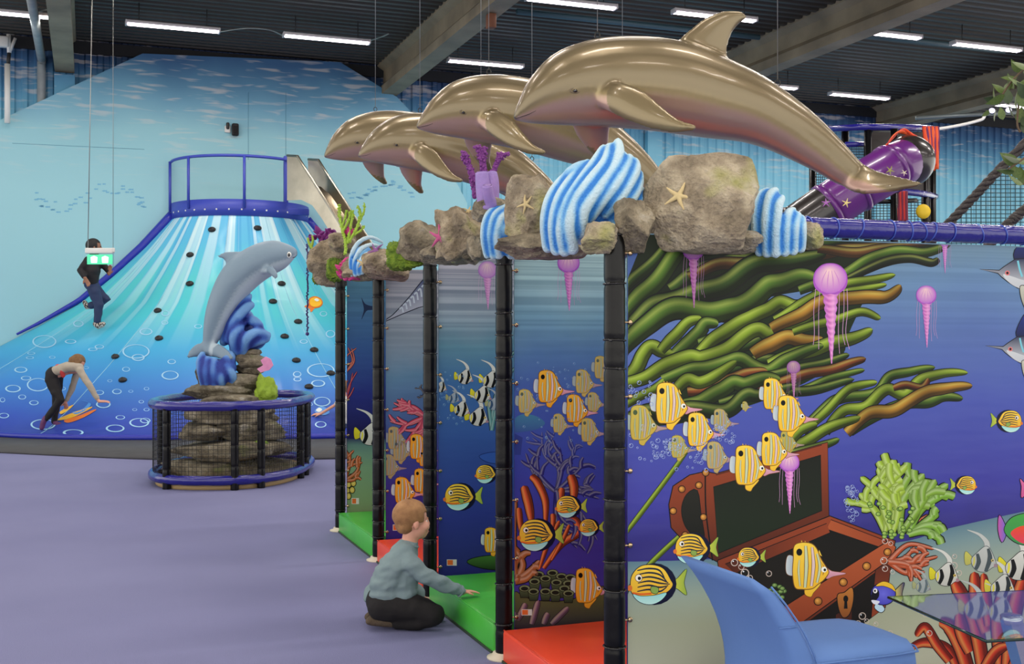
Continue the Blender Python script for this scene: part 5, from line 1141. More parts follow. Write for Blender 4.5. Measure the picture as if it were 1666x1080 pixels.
# purple bead string hanging at the far end
st = empty('bead_string', W(500, 400, Yrow(505))); tag(st, 'purple bead string hanging from the farthest boulder', 'string'); Yb = Yrow(540) + .02
mb_ = MB(); rnd = random.Random(3)
for i in range(58):
    y = 398 + i * 2.45; p = W(500 + rnd.uniform(-1.4, 1.4), y, Yb + rnd.uniform(-.006, .006)); mb_.ell(p, .0085, 6, 5)
o = mb_.build('beads', pm('bead_purple', C(62, 48, 120), .4), st); o['kind'] = 'stuff'
MB().tube([W(512, 420, Yb), W(502, 399, Yb), W(500, 404, Yb), W(500, 545, Yb)], .003, 5).build('cord', MT['rope'], st); MB().ell(W(500, 543, Yb), .016, 10, 8).build('end_bead', pm('bead_end', C(62, 48, 120), .4), st)

# ================================================================== hanging dolphins
def fin(lead, trail, thick, conv, nrm=None, n=12, sub=4):
    L = crv(lead, sub); T_ = crv(trail, sub); m_ = len(L); secs = []
    for i in range(m_):
        a, b = conv(L[i]), conv(T_[i]); c = (a + b) / 2; h = (a - b) / 2; t = i / (m_ - 1); th = thick[0] + (thick[1] - thick[0]) * t
        if nrm is None:
            j = min(i + 1, m_ - 1); k = max(i - 1, 0); d = (conv(L[j]) + conv(T_[j])) / 2 - (conv(L[k]) + conv(T_[k])) / 2; nn = h.cross(d).normalized()
        else: nn = V(nrm)
        secs.append([c + h * math.cos(2 * math.pi * q / n) + nn * (th * math.sin(2 * math.pi * q / n)) for q in range(n)])
    return MB().loft(secs)
def join(mb_, other): mb_.add(other.v, other.f); return mb_
def body(secs, widths, Y, conv, n=28, sub=5):
    A = crv([s_[0] for s_ in secs], sub); B = crv([s_[1] for s_ in secs], sub); Wd = crv([(w_,) for w_ in widths], sub); out = []; axis = []
    for a, b, w_ in zip(A, B, Wd):
        pa, pb = conv((a[0], a[1], 0)), conv((b[0], b[1], 0)); c = (pa + pb) / 2; h = (pa - pb) / 2; wy = V((0, w_[0] / F * Y, 0))
        out.append([c + h * math.cos(2 * math.pi * q / n) + wy * math.sin(2 * math.pi * q / n) for q in range(n)]); axis.append((c, h))
    return MB().loft(out), axis
YD = 5.2
cv1 = lambda p: W(p[0], p[1], YD + (p[2] if len(p) > 2 else 0))
secs = [((834.5, 191), (836, 195)), ((843, 166), (855, 199)), ((862, 128), (888, 202)), ((900, 89), (938, 204)), ((960, 66), (996, 207)), ((1035, 60), (1050, 211)), ((1110, 69), (1106, 218)), ((1180, 95), (1158, 225)), ((1240, 124), (1210, 231)), ((1290, 158), (1252, 244)), ((1330, 190), (1294, 263)), ((1365, 225), (1332, 282)), ((1393, 256), (1364, 300)), ((1412, 278), (1392, 304))]
mb_, axis = body(secs, [4, 20, 38, 53, 63, 67, 66, 60, 51, 41, 31, 23, 17, 12], YD, cv1)
join(mb_, fin([(1090, 78, 0), (1120, 49, 0), (1148, 28, 0), (1178, 17, 0), (1203, 17, 0), (1213, 23, 0)], [(1188, 112, 0), (1184, 80, 0), (1190, 58, 0), (1200, 42, 0), (1209, 35, 0), (1216, 29, 0)], (.034, .010), cv1, (0, 1, 0)))
join(mb_, fin([(975, 140, -.12), (1008, 133, -.2), (1047, 147, -.26), (1075, 171, -.31), (1102, 192, -.35), (1132, 203, -.38)], [(974, 174, -.12), (996, 185, -.19), (1026, 199, -.25), (1062, 211, -.3), (1100, 217, -.34), (1133, 212, -.38)], (.036, .014), cv1))
join(mb_, fin([(926, 190, .1), (936, 218, .15), (958, 246, .2), (984, 266, .24)], [(996, 190, .1), (992, 220, .15), (991, 245, .2), (998, 262, .24)], (.034, .014), cv1))
join(mb_, fin([(1352, 288, .02), (1392, 315, -.06), (1450, 313, -.16), (1500, 302, -.26)], [(1392, 258, .02), (1425, 276, -.05), (1462, 286, -.15), (1502, 296, -.26)], (.03, .008), cv1))
join(mb_, fin([(1352, 285, -.02), (1380, 302, .06), (1412, 300, .15), (1442, 291, .24)], [(1392, 262, -.02), (1410, 272, .06), (1430, 280, .15), (1446, 288, .24)], (.03, .008), cv1))
D_me = blob_mesh('dolphin_body', mb_, .0105, 5)
ORG_D = cv1((1020, 140, 0))
def dolphin_colour(me, axis, wlim, back, mid, belly, tip=None):
    co, no = mesh_arrays(me); A = np.array([a[0][:] for a in axis]); H = np.array([a[1][:] for a in axis]); hl = np.linalg.norm(H, axis=1)
    d = ((co[:, None, [0, 2]] - A[None][:, :, [0, 2]]) ** 2).sum(2); k = d.argmin(1)
    v = ((co - A[k]) * H[k]).sum(1) / hl[k] ** 2; v = v + .35 * no[:, 2] * .5
    t = np.clip((-.12 - v) / .5, 0, 1); t = t * t * (3 - 2 * t); out_ = np.abs(co[:, 1] - A[k][:, 1]) > wlim
    t[out_] *= .12; t[np.abs(v) > 1.45] *= .2
    c = np.where((t < .5)[:, None], lerp(back, mid, np.clip(t * 2, 0, 1)), lerp(mid, belly, np.clip(t * 2 - 1, 0, 1)))
    if tip is not None: s_ = np.clip(1 - np.linalg.norm(co - A[0][None], axis=1) / .035, 0, 1); c = c * (1 - s_[:, None]) + np.array(tip[:3])[None] * s_[:, None]
    set_col(me, c)
dolphin_colour(D_me, axis, .2, C(124, 110, 82), C(156, 138, 96), C(182, 148, 134), C(50, 44, 38))
D_me.transform(Matrix.Translation(-ORG_D))
M_dol = vm('dolphin_lacquer', .32, .5, coat=.4); D_me.materials.append(M_dol)
M_eye = pm('eye_dark', C(20, 14, 12), .12, coat=1.0)
def tl(pts): return [cv1(p) - ORG_D for p in pts]
d_eye = MB().ell(cv1((936, 148, -.155)) - ORG_D, (.011, .012, .008), 12, 8).mesh('eye'); d_eye.materials.append(M_eye)
d_lid = MB().tube([cv1((936 + 8 * math.cos(a), 147 + 4 * math.sin(a), -.152)) - ORG_D for a in np.linspace(0, 2 * math.pi, 17)], .0035, 6).mesh('eyelid'); d_lid.materials.append(pm('eyelid', C(120, 106, 84), .4, .3))
dbv = BVHTree.FromPolygons([v.co[:] for v in D_me.vertices], [tuple(p.vertices) for p in D_me.polygons])
def skin(x, y, off=0.0):
    o_ = V((0, 0, EYE)) - ORG_D; d = (W(x, y, 1) - V((0, 0, EYE))).normalized(); h = dbv.ray_cast(o_, d); return (h[0] + h[1] * off) if h[0] else cv1((x, y, -.1)) - ORG_D
for me_, pts in ((d_eye, [(936, 148)]),):
    c = skin(936, 148, 0.0); ctr = V(np.mean([v.co[:] for v in me_.vertices], 0).tolist()); me_.transform(Matrix.Translation(c - ctr)); d_lid.transform(Matrix.Translation(c - ctr - V((0, .002, 0))))
d_mouth = MB().tube([skin(x, y, .0005) for x, y in ((838, 193), (848, 190), (860, 186), (872, 180))], [.002, .0022, .002, .0008], 5).mesh('mouth_line'); d_mouth.materials.append(pm('mouth_line', C(60, 50, 42), .6))
DL = [((835, 193), 1.0, 0.0, 'large front dolphin with gold grey lacquer and pink belly hanging above the boulders', 5.2), ((677, 207), .775, 7.5, 'second dolphin, its head left of the front dolphin beak', 0), ((582, 254), .655, 8.5, 'third dolphin, lowest of the row, above the purple coral', 0), ((527, 255), .592, 2.0, 'farthest and smallest looking dolphin at the left end of the row', 0)]
beak0 = cv1((835, 193, 0)) - ORG_D
M_hook = pm('hook_steel', C(60, 58, 55), .3, 1.0)
for i, (bk, sc, rot, lab, _) in enumerate(DL):
    Yd = YD / sc; R = Matrix.Rotation(math.radians(rot), 4, 'Y'); loc = W(bk[0], bk[1], Yd) - (R @ beak0)
    e = empty('hanging_dolphin', loc); e.rotation_euler = (0, math.radians(rot), 0); tag(e, lab, 'dolphin', 'hanging dolphins')
    for me_ in (D_me, d_eye, d_lid, d_mouth): o = new_obj(me_.name, me_, None); o.parent = e
    for (x, y) in ((972, 64), (1265, 140)):
        p = R @ (skin(x, y + 4) + V((0, .16, 0)) if x > 1200 else tl([(x, y, 0)])[0]) + loc
        if x > 1200: p = R @ (tl([(x, y + 2, 0)])[0]) + loc
        hk = MB().tube([p + V((.012 * math.cos(a), 0, .018 + .016 * math.sin(a))) for a in np.linspace(-1.6, 4.4, 14)], .003, 6).build('hook', M_hook); place(hk, e)
        w_ = MB().tube([p + UP * .03, V((p.x, p.y, ZC))], .0022, 5).build('hanging_wire', MT['wire']); place(w_, e)
# ================================================================== dolphin statue inside a round net fence
YT = 12.9
cT = lambda p: W(p[0], p[1], YT + (p[2] if len(p) > 2 else 0))
def y7(x, y, d=0): return (230 + x / 2.453, 380 + y / 2.453, d)
sb = W(388, 800, YT); stat = empty('dolphin_statue', V((sb.x, sb.y, 0))); tag(stat, 'grey dolphin statue leaping from blue waves on stacked rocks', 'statue')
secs = [((484, 409), (484, 414)), ((480, 403), (478, 421)), ((466, 396), (464, 436)), ((446, 391), (443, 448)), ((421, 395), (424, 461)), ((396, 407), (406, 477)), ((373, 425), (392, 492)), ((356, 448), (383, 507)), ((343, 478), (373, 524)), ((335, 506), (365, 540)), ((331, 535), (357, 553)), ((331, 562), (349, 566)), ((336, 578), (348, 578))]
mb_, ax2 = body([(a, b) for a, b in secs], [3, 11, 20, 27, 31, 33, 32, 29, 25, 20, 15, 11, 9], YT, cT, 24, 4)
join(mb_, fin([(392, 408, 0), (375, 409, 0), (362, 411, 0), (353, 416, 0)], [(366, 440, 0), (368, 430, 0), (364, 422, 0), (355, 419, 0)], (.05, .015), cT, (0, 1, 0)))
join(mb_, fin([(432, 436, -.16), (441, 431, -.24), (450, 440, -.3), (453, 450, -.32)], [(430, 446, -.16), (437, 446, -.24), (444, 452, -.3), (449, 455, -.32)], (.035, .015), cT))
join(mb_, fin([(334, 556, -.02), (318, 560, -.05), (308, 570, -.08), (303, 580, -.1)], [(344, 582, -.02), (330, 578, -.05), (318, 582, -.08), (306, 583, -.1)], (.05, .012), cT))
join(mb_, fin([(344, 556, -.05), (360, 560, -.12), (374, 572, -.18), (381, 583, -.2)], [(336, 580, -.05), (350, 582, -.12), (362, 586, -.18), (378, 586, -.2)], (.05, .012), cT))
S_me = blob_mesh('statue_dolphin', mb_, .02, 4); dolphin_colour(S_me, ax2, .24, C(120, 142, 158), C(128, 148, 162), C(176, 192, 200), C(60, 70, 84))
M_std = vm('statue_paint', .45, bump=.25, bscale=9); dol = new_obj('dolphin_figure', S_me, M_std, stat)
co, _ = mesh_arrays(S_me); sbv = BVHTree.FromPolygons(co.tolist(), [tuple(p.vertices) for p in S_me.polygons])
def sk2(x, y):
    d = (W(x, y, 1) - V((0, 0, EYE))).normalized(); h = sbv.ray_cast(V((0, 0, EYE)), d); return h[0] if h[0] else cT((x, y, -.15))
MB().ell(sk2(470, 414.5), (.03, .016, .034), 12, 8).build('eye_white', MT['white'], dol); MB().ell(sk2(470.5, 414.8) + V((0, -.014, 0)), (.016, .01, .02), 10, 8).build('eye', M_eye, dol)
MB().tube([sk2(x, y) for x, y in ((476, 419), (480, 418), (483, 414))], .006, 6).build('mouth_line', pm('statue_mouth', C(40, 48, 60), .6), dol)
PALB = (C(110, 160, 214), C(58, 104, 190), C(26, 50, 140))
wave('wave_swirl', '', YT + .1, [[y7(330, 430, -.05), y7(350, 360, -.1), y7(390, 300, -.1), y7(430, 250, -.05)], [y7(350, 420, -.12), y7(375, 350, -.18), y7(415, 300, -.16), y7(440, 285, -.1)], [y7(380, 480, -.1), y7(370, 420, -.2), y7(385, 385, -.2), y7(400, 370, -.15)], [y7(400, 480, -.1), y7(420, 420, -.2), y7(460, 395, -.15), y7(505, 405, -.05)], [y7(420, 340, -.05), y7(450, 350, -.1), y7(475, 370, -.05)], [y7(430, 440, -.1), y7(470, 425, -.1), y7(500, 420, -.02)]], 9, [(393, 545, 20, 34, .05, .16), (412, 552, 22, 18, .05, .12), (400, 520, 14, 18, .08, .1), (385, 567, 12, 14, -.1, .1)], .022, None, PALB, stat)
wave('wave_swirl', '', YT - .12, [[y7(250, 600, -.02), y7(240, 550, -.06), y7(235, 510, -.04), y7(245, 480, 0)], [y7(270, 605, -.06), y7(262, 550, -.1), y7(265, 500, -.06)], [y7(295, 605, -.08), y7(290, 550, -.12), y7(290, 505, -.08)], [y7(320, 600, -.08), y7(318, 570, -.12), y7(320, 520, -.06)], [y7(365, 590, -.04), y7(360, 560, -.1), y7(340, 535, -.1)]], 8, [(352, 605, 26, 22, .08, .14), (370, 598, 15, 14, -.02, .12), (372, 585, 12, 16, 0, .1)], .022, None, PALB, stat)
M_st = rock_mat('statue_rock', C(108, 100, 84), C(140, 132, 112), C(110, 116, 70), .62)
def slab(box, dY, depth, seed, name='rock_slab', mat=None, **kw):
    me = rock_mesh(seed, sub=4, **kw); c = fit(me, *box, YT + dY, depth); o = new_obj(name, me, mat or M_st); o.location = c; place(o, stat); return o
for i, (box, dY, dp) in enumerate((((274, 738, 492, 796), 0, 1.7), ((286, 712, 474, 748), -.1, 1.3), ((300, 684, 380, 716), -.2, .9), ((360, 678, 464, 718), 0, 1.0), ((310, 652, 452, 690), 0, 1.0), ((292, 622, 425, 650), .1, .8), ((348, 606, 430, 640), .05, .6), ((386, 590, 432, 614), .15, .5), ((384, 574, 434, 598), .1, .5), ((388, 566, 424, 582), .15, .4), ((320, 590, 336, 626), .1, .3), ((330, 640, 440, 662), -.15, .8))):
    slab(box, dY, dp, 60 + i, cuts=12, rough=.12)
slab((414, 606, 452, 668), -.15, .25, 90, 'coral_clump', pm('lime_clump', C(150, 180, 50), .7, col2=C(110, 140, 40), nscale=14, bump=.8, bscale=30), cuts=2, rough=.35); slab((412, 716, 440, 734), -.45, .2, 92, 'coral_clump', pm('lime_clump2', C(120, 150, 40), .7, bump=.8, bscale=30), cuts=2, rough=.3)
fan = MB(); fan.prism([cT((x, y, -.28)) for x, y in [(424, 606), (418, 600), (428, 594), (424, 586), (432, 580), (440, 584), (444, 594), (438, 602), (430, 604)]], V((0, .03, 0))); fan.build('fan_shell', pm('shell_pink', C(226, 150, 190), .5, col2=C(200, 110, 170), nscale=20), stat)
# fence
FC = V((W(385, 700, 13.05).x, 13.0, 0)); RX, RY, ZF = .80, 1.3, .865
def fpt(a, z=0, k=1.0):
    c_, s_ = math.cos(a), math.sin(a); e_ = .8
    return FC + V((k * RX * math.copysign(abs(c_) ** e_, c_), k * RY * math.copysign(abs(s_) ** e_, s_), z))
fe = empty('net_fence', FC); tag(fe, 'low round safety fence with blue padded rings and black net around the statue', 'fence')
for z in (.1, ZF):
    n = 96; ring = [fpt(2 * math.pi * i / n, z) for i in range(n)]
    mb_ = MB(); secs_ = []
    for i in range(n):
        t = (ring[(i + 1) % n] - ring[i - 1]).normalized(); x = t.cross(UP).normalized(); rr = .052 * (1 - .06 * (i % 4 == 0))
        secs_.append([ring[i] + x * (rr * math.cos(b)) + UP * (rr * math.sin(b)) for b in [2 * math.pi * q / 12 for q in range(12)]])
    secs_.append(secs_[0]); mb_.loft(secs_, caps=False); mb_.build('padded_ring', MT['blue'], fe)
ring = [fpt(2 * math.pi * i / 48, 0, .97) for i in range(48)]
mb_ = MB(); mb_.loft([[p + UP * .0 for p in ring], [p + UP * .05 for p in ring]]); mb_.build('base_board', pm('plywood', C(190, 160, 110), .6), fe)
def ang(px):
    best = min((abs((CX + F * fpt(a).x / fpt(a).y) - px), a) for a in [-(i / 600) * math.pi for i in range(601)]); return best[1]
posts = [ang(382), ang(425), ang(262), ang(271), ang(497), ang(489), 0.9, 2.2]
for i, a in enumerate(posts):
    p = fpt(a); m_, ties = sleeve(V((p.x, p.y, 0)), .0, ZF - .02, 50 + i); m_.build('padded_post', MT['black'], fe)
    for z in ties:
        o = new_obj('cable_tie', tie_me, None); o.location = V((p.x, p.y, z)); place(o, fe)
def strands(lines, r, name, parent, mat):
    mb_ = MB()
    for l in lines: mb_.tube(l, r, 4, caps=False)
    o = mb_.build(name, mat, parent, fix=False); o['kind'] = 'stuff'; return o
nets = [[fpt(2 * math.pi * i / 150, .1), fpt(2 * math.pi * i / 150, ZF)] for i in range(150)] + [[fpt(2 * math.pi * i / 75, z) for i in range(76)] for z in np.arange(.15, ZF, .045)]
strands(nets, .0022, 'net', fe, MT['rope'])

# ================================================================== play tower with tube slide behind the mural (right)
YP = 16.5
tw = empty('play_tower', V((W(1430, 300, YP).x, YP, 0))); tag(tw, 'tall black and blue padded play tower at the back right', 'play tower')
def tp(x, y, d=0): return W(x, y, YP + d)
def prail(pts, r, mat, name='padded_rail'): MB().tube(crv(pts, 6), r, 12).build(name, mat, tw)
prail([tp(1318, 216, 1.4), tp(1350, 210, .5), tp(1400, 207, 0), tp(1450, 207, .1), tp(1500, 208, .7), tp(1520, 210, 1.4)], .05, MT['blue'])
prail([tp(1313, 335, 1.4), tp(1345, 330, .5), tp(1400, 322, 0), tp(1450, 312, .1), tp(1500, 315, .6), tp(1522, 320, 1.4)], .05, MT['blue'])
prail([tp(1370, 327, .3), tp(1430, 328, 0), tp(1490, 326, .4)], .035, MT['black'])
for x, d in ((1322, 1.2), (1375, .3), (1412, 0), (1505, .8), (1517, 1.2), (1455, .05)):
    top = tp(x, 210, d); MB().tube([V((top.x, top.y, 0)), top], .055, 12).build('padded_post', MT['black'], tw)
for x0, x1, y, d in ((1375, 1412, 235, .15), (1322, 1375, 240, .7)): MB().tube([tp(x0, y, d), tp(x1, y, d)], .04, 10).build('cross_bar', MT['blue'], tw)
MB().prism([tp(1414, 215, .1), tp(1500, 215, .7), tp(1503, 312, .75), tp(1414, 315, .1)], V((0, .02, 0))).build('dark_panel', pm('tower_panel', C(46, 38, 34), .6), tw)
nl = []
for (x0, x1, d0, d1, ya, yb) in ((1322, 1375, 1.2, .3, 243, 330), (1375, 1412, .3, 0, 238, 322), (1415, 1505, 0, .8, 325, 420), (1322, 1412, 1.2, 0, 335, 420)):
    for i in range(17): t = i / 16; nl.append([tp(x0 + (x1 - x0) * t, ya, d0 + (d1 - d0) * t), tp(x0 + (x1 - x0) * t, yb, d0 + (d1 - d0) * t)])
    for y in np.arange(ya, yb, 4.5): nl.append([tp(x0, y, d0), tp(x1, y, d1)])
strands(nl, .005, 'net', tw, MT['rope'])
# tube slide: black and purple segments
ts = empty('tube_slide', V((tp(1330, 400).x, YP - .6, 0))); tag(ts, 'black and purple spiral tube slide with starfish stickers', 'slide')
M_tb = pm('tube_black', C(38, 34, 32), .3, coat=.4); M_tp = pm('tube_purple', C(96, 34, 116), .3, coat=.4)
RTb = .325
ctr = [tp(1500, 262, -.2), tp(1478, 262, -.55), tp(1455, 271, -.8), tp(1420, 291, -.9), tp(1385, 312, -.9), tp(1350, 335, -.9), tp(1310, 362, -.9), tp(1270, 392, -.9), tp(1230, 440, -.8)]
P = [V(p.tolist()) for p in crv(ctr, 6)]
def seg(a, b, mat): MB().tube(P[a:b + 1], RTb, 26).build('tube_segment', mat, ts); MB().tube([P[b], P[min(b + 1, len(P) - 1)]], RTb + .02, 26).build('flange', mat, ts)
MB().ell(tp(1478, 262, -.6), (.36, .36, .36), 28, 20).build('elbow', M_tb, ts)
seg(6, 13, M_tp); seg(13, 22, M_tp); seg(22, 30, M_tp); seg(30, 38, M_tb); seg(38, len(P) - 1, M_tb)
MB().tube([P[-1] - UP * .2, V((P[-1].x, P[-1].y, 0))], .06, 10).build('support_leg', MT['dark'], ts)
me = star_mesh(11); 
for i, (x, y, r, cc) in enumerate(((1344, 330, 7, C(170, 100, 180)), (1377, 330, 7, C(226, 206, 130)), (1448, 277, 7, C(150, 150, 70)), (1471, 281, 5, C(220, 205, 180)), (1496, 252, 4, C(220, 205, 160)))):
    o = new_obj('star_sticker', me.copy(), pm('star_' + str(i), cc, .5)); o.matrix_basis = Matrix.Translation(tp(x, y, -1.27 if x < 1480 else -.93)) @ Matrix.Rotation(math.pi / 2, 4, 'X') @ Matrix.Rotation(i, 4, 'Z') @ Matrix.Diagonal((r / F * YP, r / F * YP, .03, 1)); place(o, ts)
# orange streamers and yellow disc
def streamer(label, lines, seed, col):
    rnd = random.Random(seed); c0 = lines[0][0]; e = empty('streamer', tp(*c0)); tag(e, label, 'streamer', 'orange ribbon streamers'); ms = [pm('ribbon_%d_%d' % (seed, j), c_, .7) for j, c_ in enumerate(col)]
    for i, l in enumerate(lines): MB().tube(crv([tp(*p) for p in l], 6), .028, 6, squash=.35).build('ribbon', ms[i % len(ms)], e)
OR = [C(226, 74, 34), C(236, 100, 50), C(110, 36, 90)]
rnd = random.Random(8)
streamer('hanging bunch of orange and purple ribbons at the right of the tower', [[(1503 + i * 2, 206, .5), (1506 + i * 1.8 + rnd.uniform(-1, 1), 228, .4), (1506 + i * 1.8 + rnd.uniform(-1, 1), 250 + rnd.uniform(0, 28), .4)] for i in range(12)], 1, OR)
streamer('orange ribbons looped over the top of the tube slide', [[(1431 + i * 2, 246 - i, -.9), (1450 + i, 228 - i * 2, -.9), (1468, 211 + i, -.6), (1486 + i * 2, 222 + i, -.7), (1504 + i, 242 + i * 2, -.6)] for i in range(5)], 2, OR)
streamer('short red ribbons hanging under the tower floor', [[(1458 + i * 3.2, 311, .08), (1459 + i * 3, 338, .02), (1459 + i * 3.2, 358 + (i % 2) * 6, .02)] for i in range(6)], 3, [C(206, 50, 40), C(120, 30, 60)])
yd = MB(); yd.lathe(tp(1502, 344, .3), [(.02, -.03), (.1, -.03), (.11, 0), (.1, .03), (.02, .03)], 24, Matrix.Rotation(math.pi / 2, 3, 'X')); o = yd.build('yellow_disc', pm('disc_yellow', C(236, 200, 30), .5), tw)
# slanted net walkway at the right edge
YN = 10.5
wk = empty('net_bridge', W(1640, 420, YN)); wk.location.z = 0; tag(wk, 'slanting black rope rails with net at the right edge', 'net bridge')
def rope(pts, r, name):
    P_ = crv(pts, 10); mb_ = MB(); n = len(P_)
    for k in range(3):
        L_ = []
        for i in range(n):
            t = (V(P_[min(i + 1, n - 1)]) - V(P_[max(i - 1, 0)])).normalized(); x = t.orthogonal().normalized(); y = t.cross(x); a = i * .9 + k * 2.094; L_.append(V(P_[i]) + (x * math.cos(a) + y * math.sin(a)) * r * .5)
        mb_.tube(L_, r * .62, 8)
    mb_.build(name, pm('rope_brown_black', C(40, 32, 30), .45, bump=.5, bscale=60), wk)
rope([W(1500, 410, YN), W(1545, 362, YN), W(1585, 320, YN), W(1625, 277, YN), W(1700, 200, YN)], .042, 'rope_rail'); rope([W(1590, 420, YN - 1), W(1640, 365, YN - 1), W(1666, 342, YN - 1), W(1760, 260, YN - 1)], .042, 'rope_rail')
nl = []
for i in range(26): x = 1540 + i * 8; nl.append([W(x, 366 - (x - 1540) * 1.04 + 2, YN), W(x, 440, YN)])
for j in range(34): y = 205 + j * 6.8; x0 = max(1540, 1540 + (366 - y) / 1.04); nl.append([W(x0, y, YN), W(1745, y, YN)])
strands(nl, .004, 'net', wk, pm('net_teal', C(40, 74, 80), .7))
for x in (1502, 1740):
    p = W(x, 400, YN); MB().tube([V((p.x, p.y, 0)), p if x < 1600 else W(x, 160, YN)], .05, 10).build('padded_post', MT['black'], wk)
# white pipe and bracket lamps under the right beam
YW = 22.0
o = MB().tube(crv([W(1500, 214, YW), W(1560, 204, YW), W(1592, 196, YW), W(1600, 192, YW), W(1603, 184, YW)], 6), .03, 8).build('white_pipe', MT['white']); tag(o, 'thin white pipe under the beam at the right', 'pipe')
o = MB().tube([W(1490, 192, YW + .5), W(1660, 182, YW + .5)], .04, 8).build('cable_tray', pm('tray', C(120, 130, 130), .5, .5)); tag(o, 'grey cable tray under the right beam', 'tray')
for x, y, lab in ((1614, 180, 'small bright spotlight left behind the leaves'), (1641, 179, 'small bright spotlight right behind the leaves')):
    e = empty('spotlight', W(x, y, YW)); tag(e, lab, 'spotlight', 'small spotlights'); MB().lathe(W(x, y, YW), [(.04, -.08), (.06, -.04), (.07, .0)], 16, Matrix.Rotation(-math.pi / 2, 3, 'X')).build('housing', MT['dark'], e); MB().ell(W(x, y, YW - .09), (.06, .02, .05), 12, 8).build('lamp_glow', em('spot_glow', (.75, .7, 1, 1), 2), e)
# ================================================================== blue chair, glass table, ficus at the right front
M_cov = pm('chair_cover_blue', C(100, 134, 192), .75, col2=C(92, 126, 184), nscale=3, bump=.15, bscale=9, spec=.25)
ch = empty('covered_chair', V((.86, 3.95, 0))); tag(ch, 'chair in a smooth blue fabric cover before the big mural', 'chair')
fw = dB; sd = -dA            # chair faces along the mural, its near side towards the viewer
cA = W(1105, 901, 4.17); cB = W(1217, 940, 3.76)       # top corners of the back: far one, near one
Z0 = .79
def backsec(z):
    """centre line of the back at height z: leans away from the seat towards the top (curved)"""
    u = max(0, (z - .40) / .4); return -.17 * u * u - .02 * u
base_far = V((cA.x, cA.y, 0)) - fw * backsec(Z0); base_near = V((cB.x, cB.y, 0)) - fw * backsec(Z0)
secs_ = []
for i in range(15):
    z = .02 + (Z0 - .02) * i / 14; o_ = fw * backsec(z); th = .085 - .055 * i / 14 if i < 14 else .014; inset = .012 if i < 14 else .02
    tilt = lambda p, far: V((p.x, p.y, z + (.0 if far else .0)))
    a = tilt(base_far + o_, 1); b = tilt(base_near + o_, 0); w_ = (b - a).normalized()
    ring = []
    for (t, d) in ((0, -.5), (.02, -.9), (.06, -1), (.5, -1), (.94, -1), (.98, -.9), (1, -.5), (1, .0), (1, .5), (.98, .9), (.94, 1), (.5, 1), (.06, 1), (.02, .9), (0, .5), (0, 0)): ring.append(a + (b - a) * t + fw * (th * (d + 1)) + UP * 0)
    secs_.append(ring)
MB().loft(secs_).build('backrest_cover', M_cov, ch)
# seat: rounded pad with skirt
m0 = base_far + fw * .05; m1 = base_near + fw * .05; L = .50; cs = []
def seatring(grow, z, droop=0):
    a = m0 - sd * grow; b = m1 + sd * grow; pts = []
    for (t, f) in ((0, 0), (.5, 0), (1, 0), (1, .25), (1, .5), (1, .75), (.97, .93), (.85, 1), (.5, 1.02), (.15, 1), (.03, .93), (0, .75), (0, .5), (0, .25)): q = a + (b - a) * t + fw * (L * f + (grow if f > .9 else 0)); pts.append(V((q.x, q.y, z)))
    return pts
mb_ = MB(); mb_.loft([seatring(.012, .03), seatring(.006, .25), seatring(0, .44), seatring(-.004, .487), seatring(-.02, .51), seatring(-.1, .528)]); mb_.build('seat_cover', M_cov, ch)
MB().tube([seatring(.004, .485)[i] for i in range(14)], .004, 6).build('seat_piping', M_cov, ch)
w_ = (base_near - base_far).normalized()
MB().tube([base_near + fw * (backsec(z) + 2 * (.085 - .055 * (z - .02) / (Z0 - .02))) + UP * z for z in np.linspace(.1, .76, 12)], .0035, 6).build('back_piping', M_cov, ch)
MB().tube([base_near + fw * backsec(.62) + UP * .62 + w_ * .003, base_near + fw * (backsec(.62) + .07) + UP * .62 + w_ * .003], .003, 6).build('cover_fold', M_cov, ch)
# glass table
ZG = .72
g = [G(1445, 970, ZG), G(1605, 1041, ZG)]; dT = (g[0] - g[1]).normalized(); gx = V((-dT.y, dT.x, 0)); gx = gx if gx.x > 0 else -gx
g3 = g[1] + gx * 1.15; g2 = g[0] + gx * 1.15
tb = empty('glass_table', V(((g[0].x + g3.x) / 2, (g[0].y + g3.y) / 2, 0))); tag(tb, 'glass table with chrome legs at the lower right corner', 'table')
m, nt, b = nodes('table_glass'); b.inputs['Base Color'].default_value = (.9, .97, .94, 1); b.inputs['Roughness'].default_value = .02; b.inputs['Transmission Weight'].default_value = 1.0; b.inputs['IOR'].default_value = 1.45
MB().prism([p for p in (g[0], g[1], g3, g2)], V((0, 0, -.008))).build('glass_top', m, tb)
M_edge = pm('glass_edge_green', C(22, 46, 42), .15)
for a_, b_ in ((g[0], g[1]), (g[1], g3), (g3, g2), (g2, g[0])): MB().tube([a_ - UP * .004, b_ - UP * .004], .0045, 6).build('glass_edge', M_edge, tb)
ctr_ = (g[0] + g3) / 2
for cn, sg in (((g[0] + g[1]) / 2, 1), ((g2 + g3) / 2, -1)):
    inn = cn + gx * (.27 * sg); top = V((inn.x, inn.y, ZG - .012)); ft = V((inn.x, inn.y, 0)) + gx * (.2 * sg)
    lg = MB(); lg.loft([[p + gx * sx * .022 + dT * sy * .03 for sx, sy in ((-1, -1), (1, -1), (1, 1), (-1, 1))] for p in (top - UP * .02, top.lerp(ft, .5), ft + UP * .02)]); lg.flat = [True] * len(lg.f); lg.build('leg', MT['chrome'], tb)
    MB().lathe(top - UP * .03, [(.03, 0), (.034, .006), (.034, .026), (.028, .03)], 20).build('glass_clamp', MT['chrome'], tb)
    MB().bbox(V((ft.x, ft.y, .012)), (.06, .5, .024), .006, math.atan2(gx.y, gx.x)).build('foot', MT['chrome'], tb)
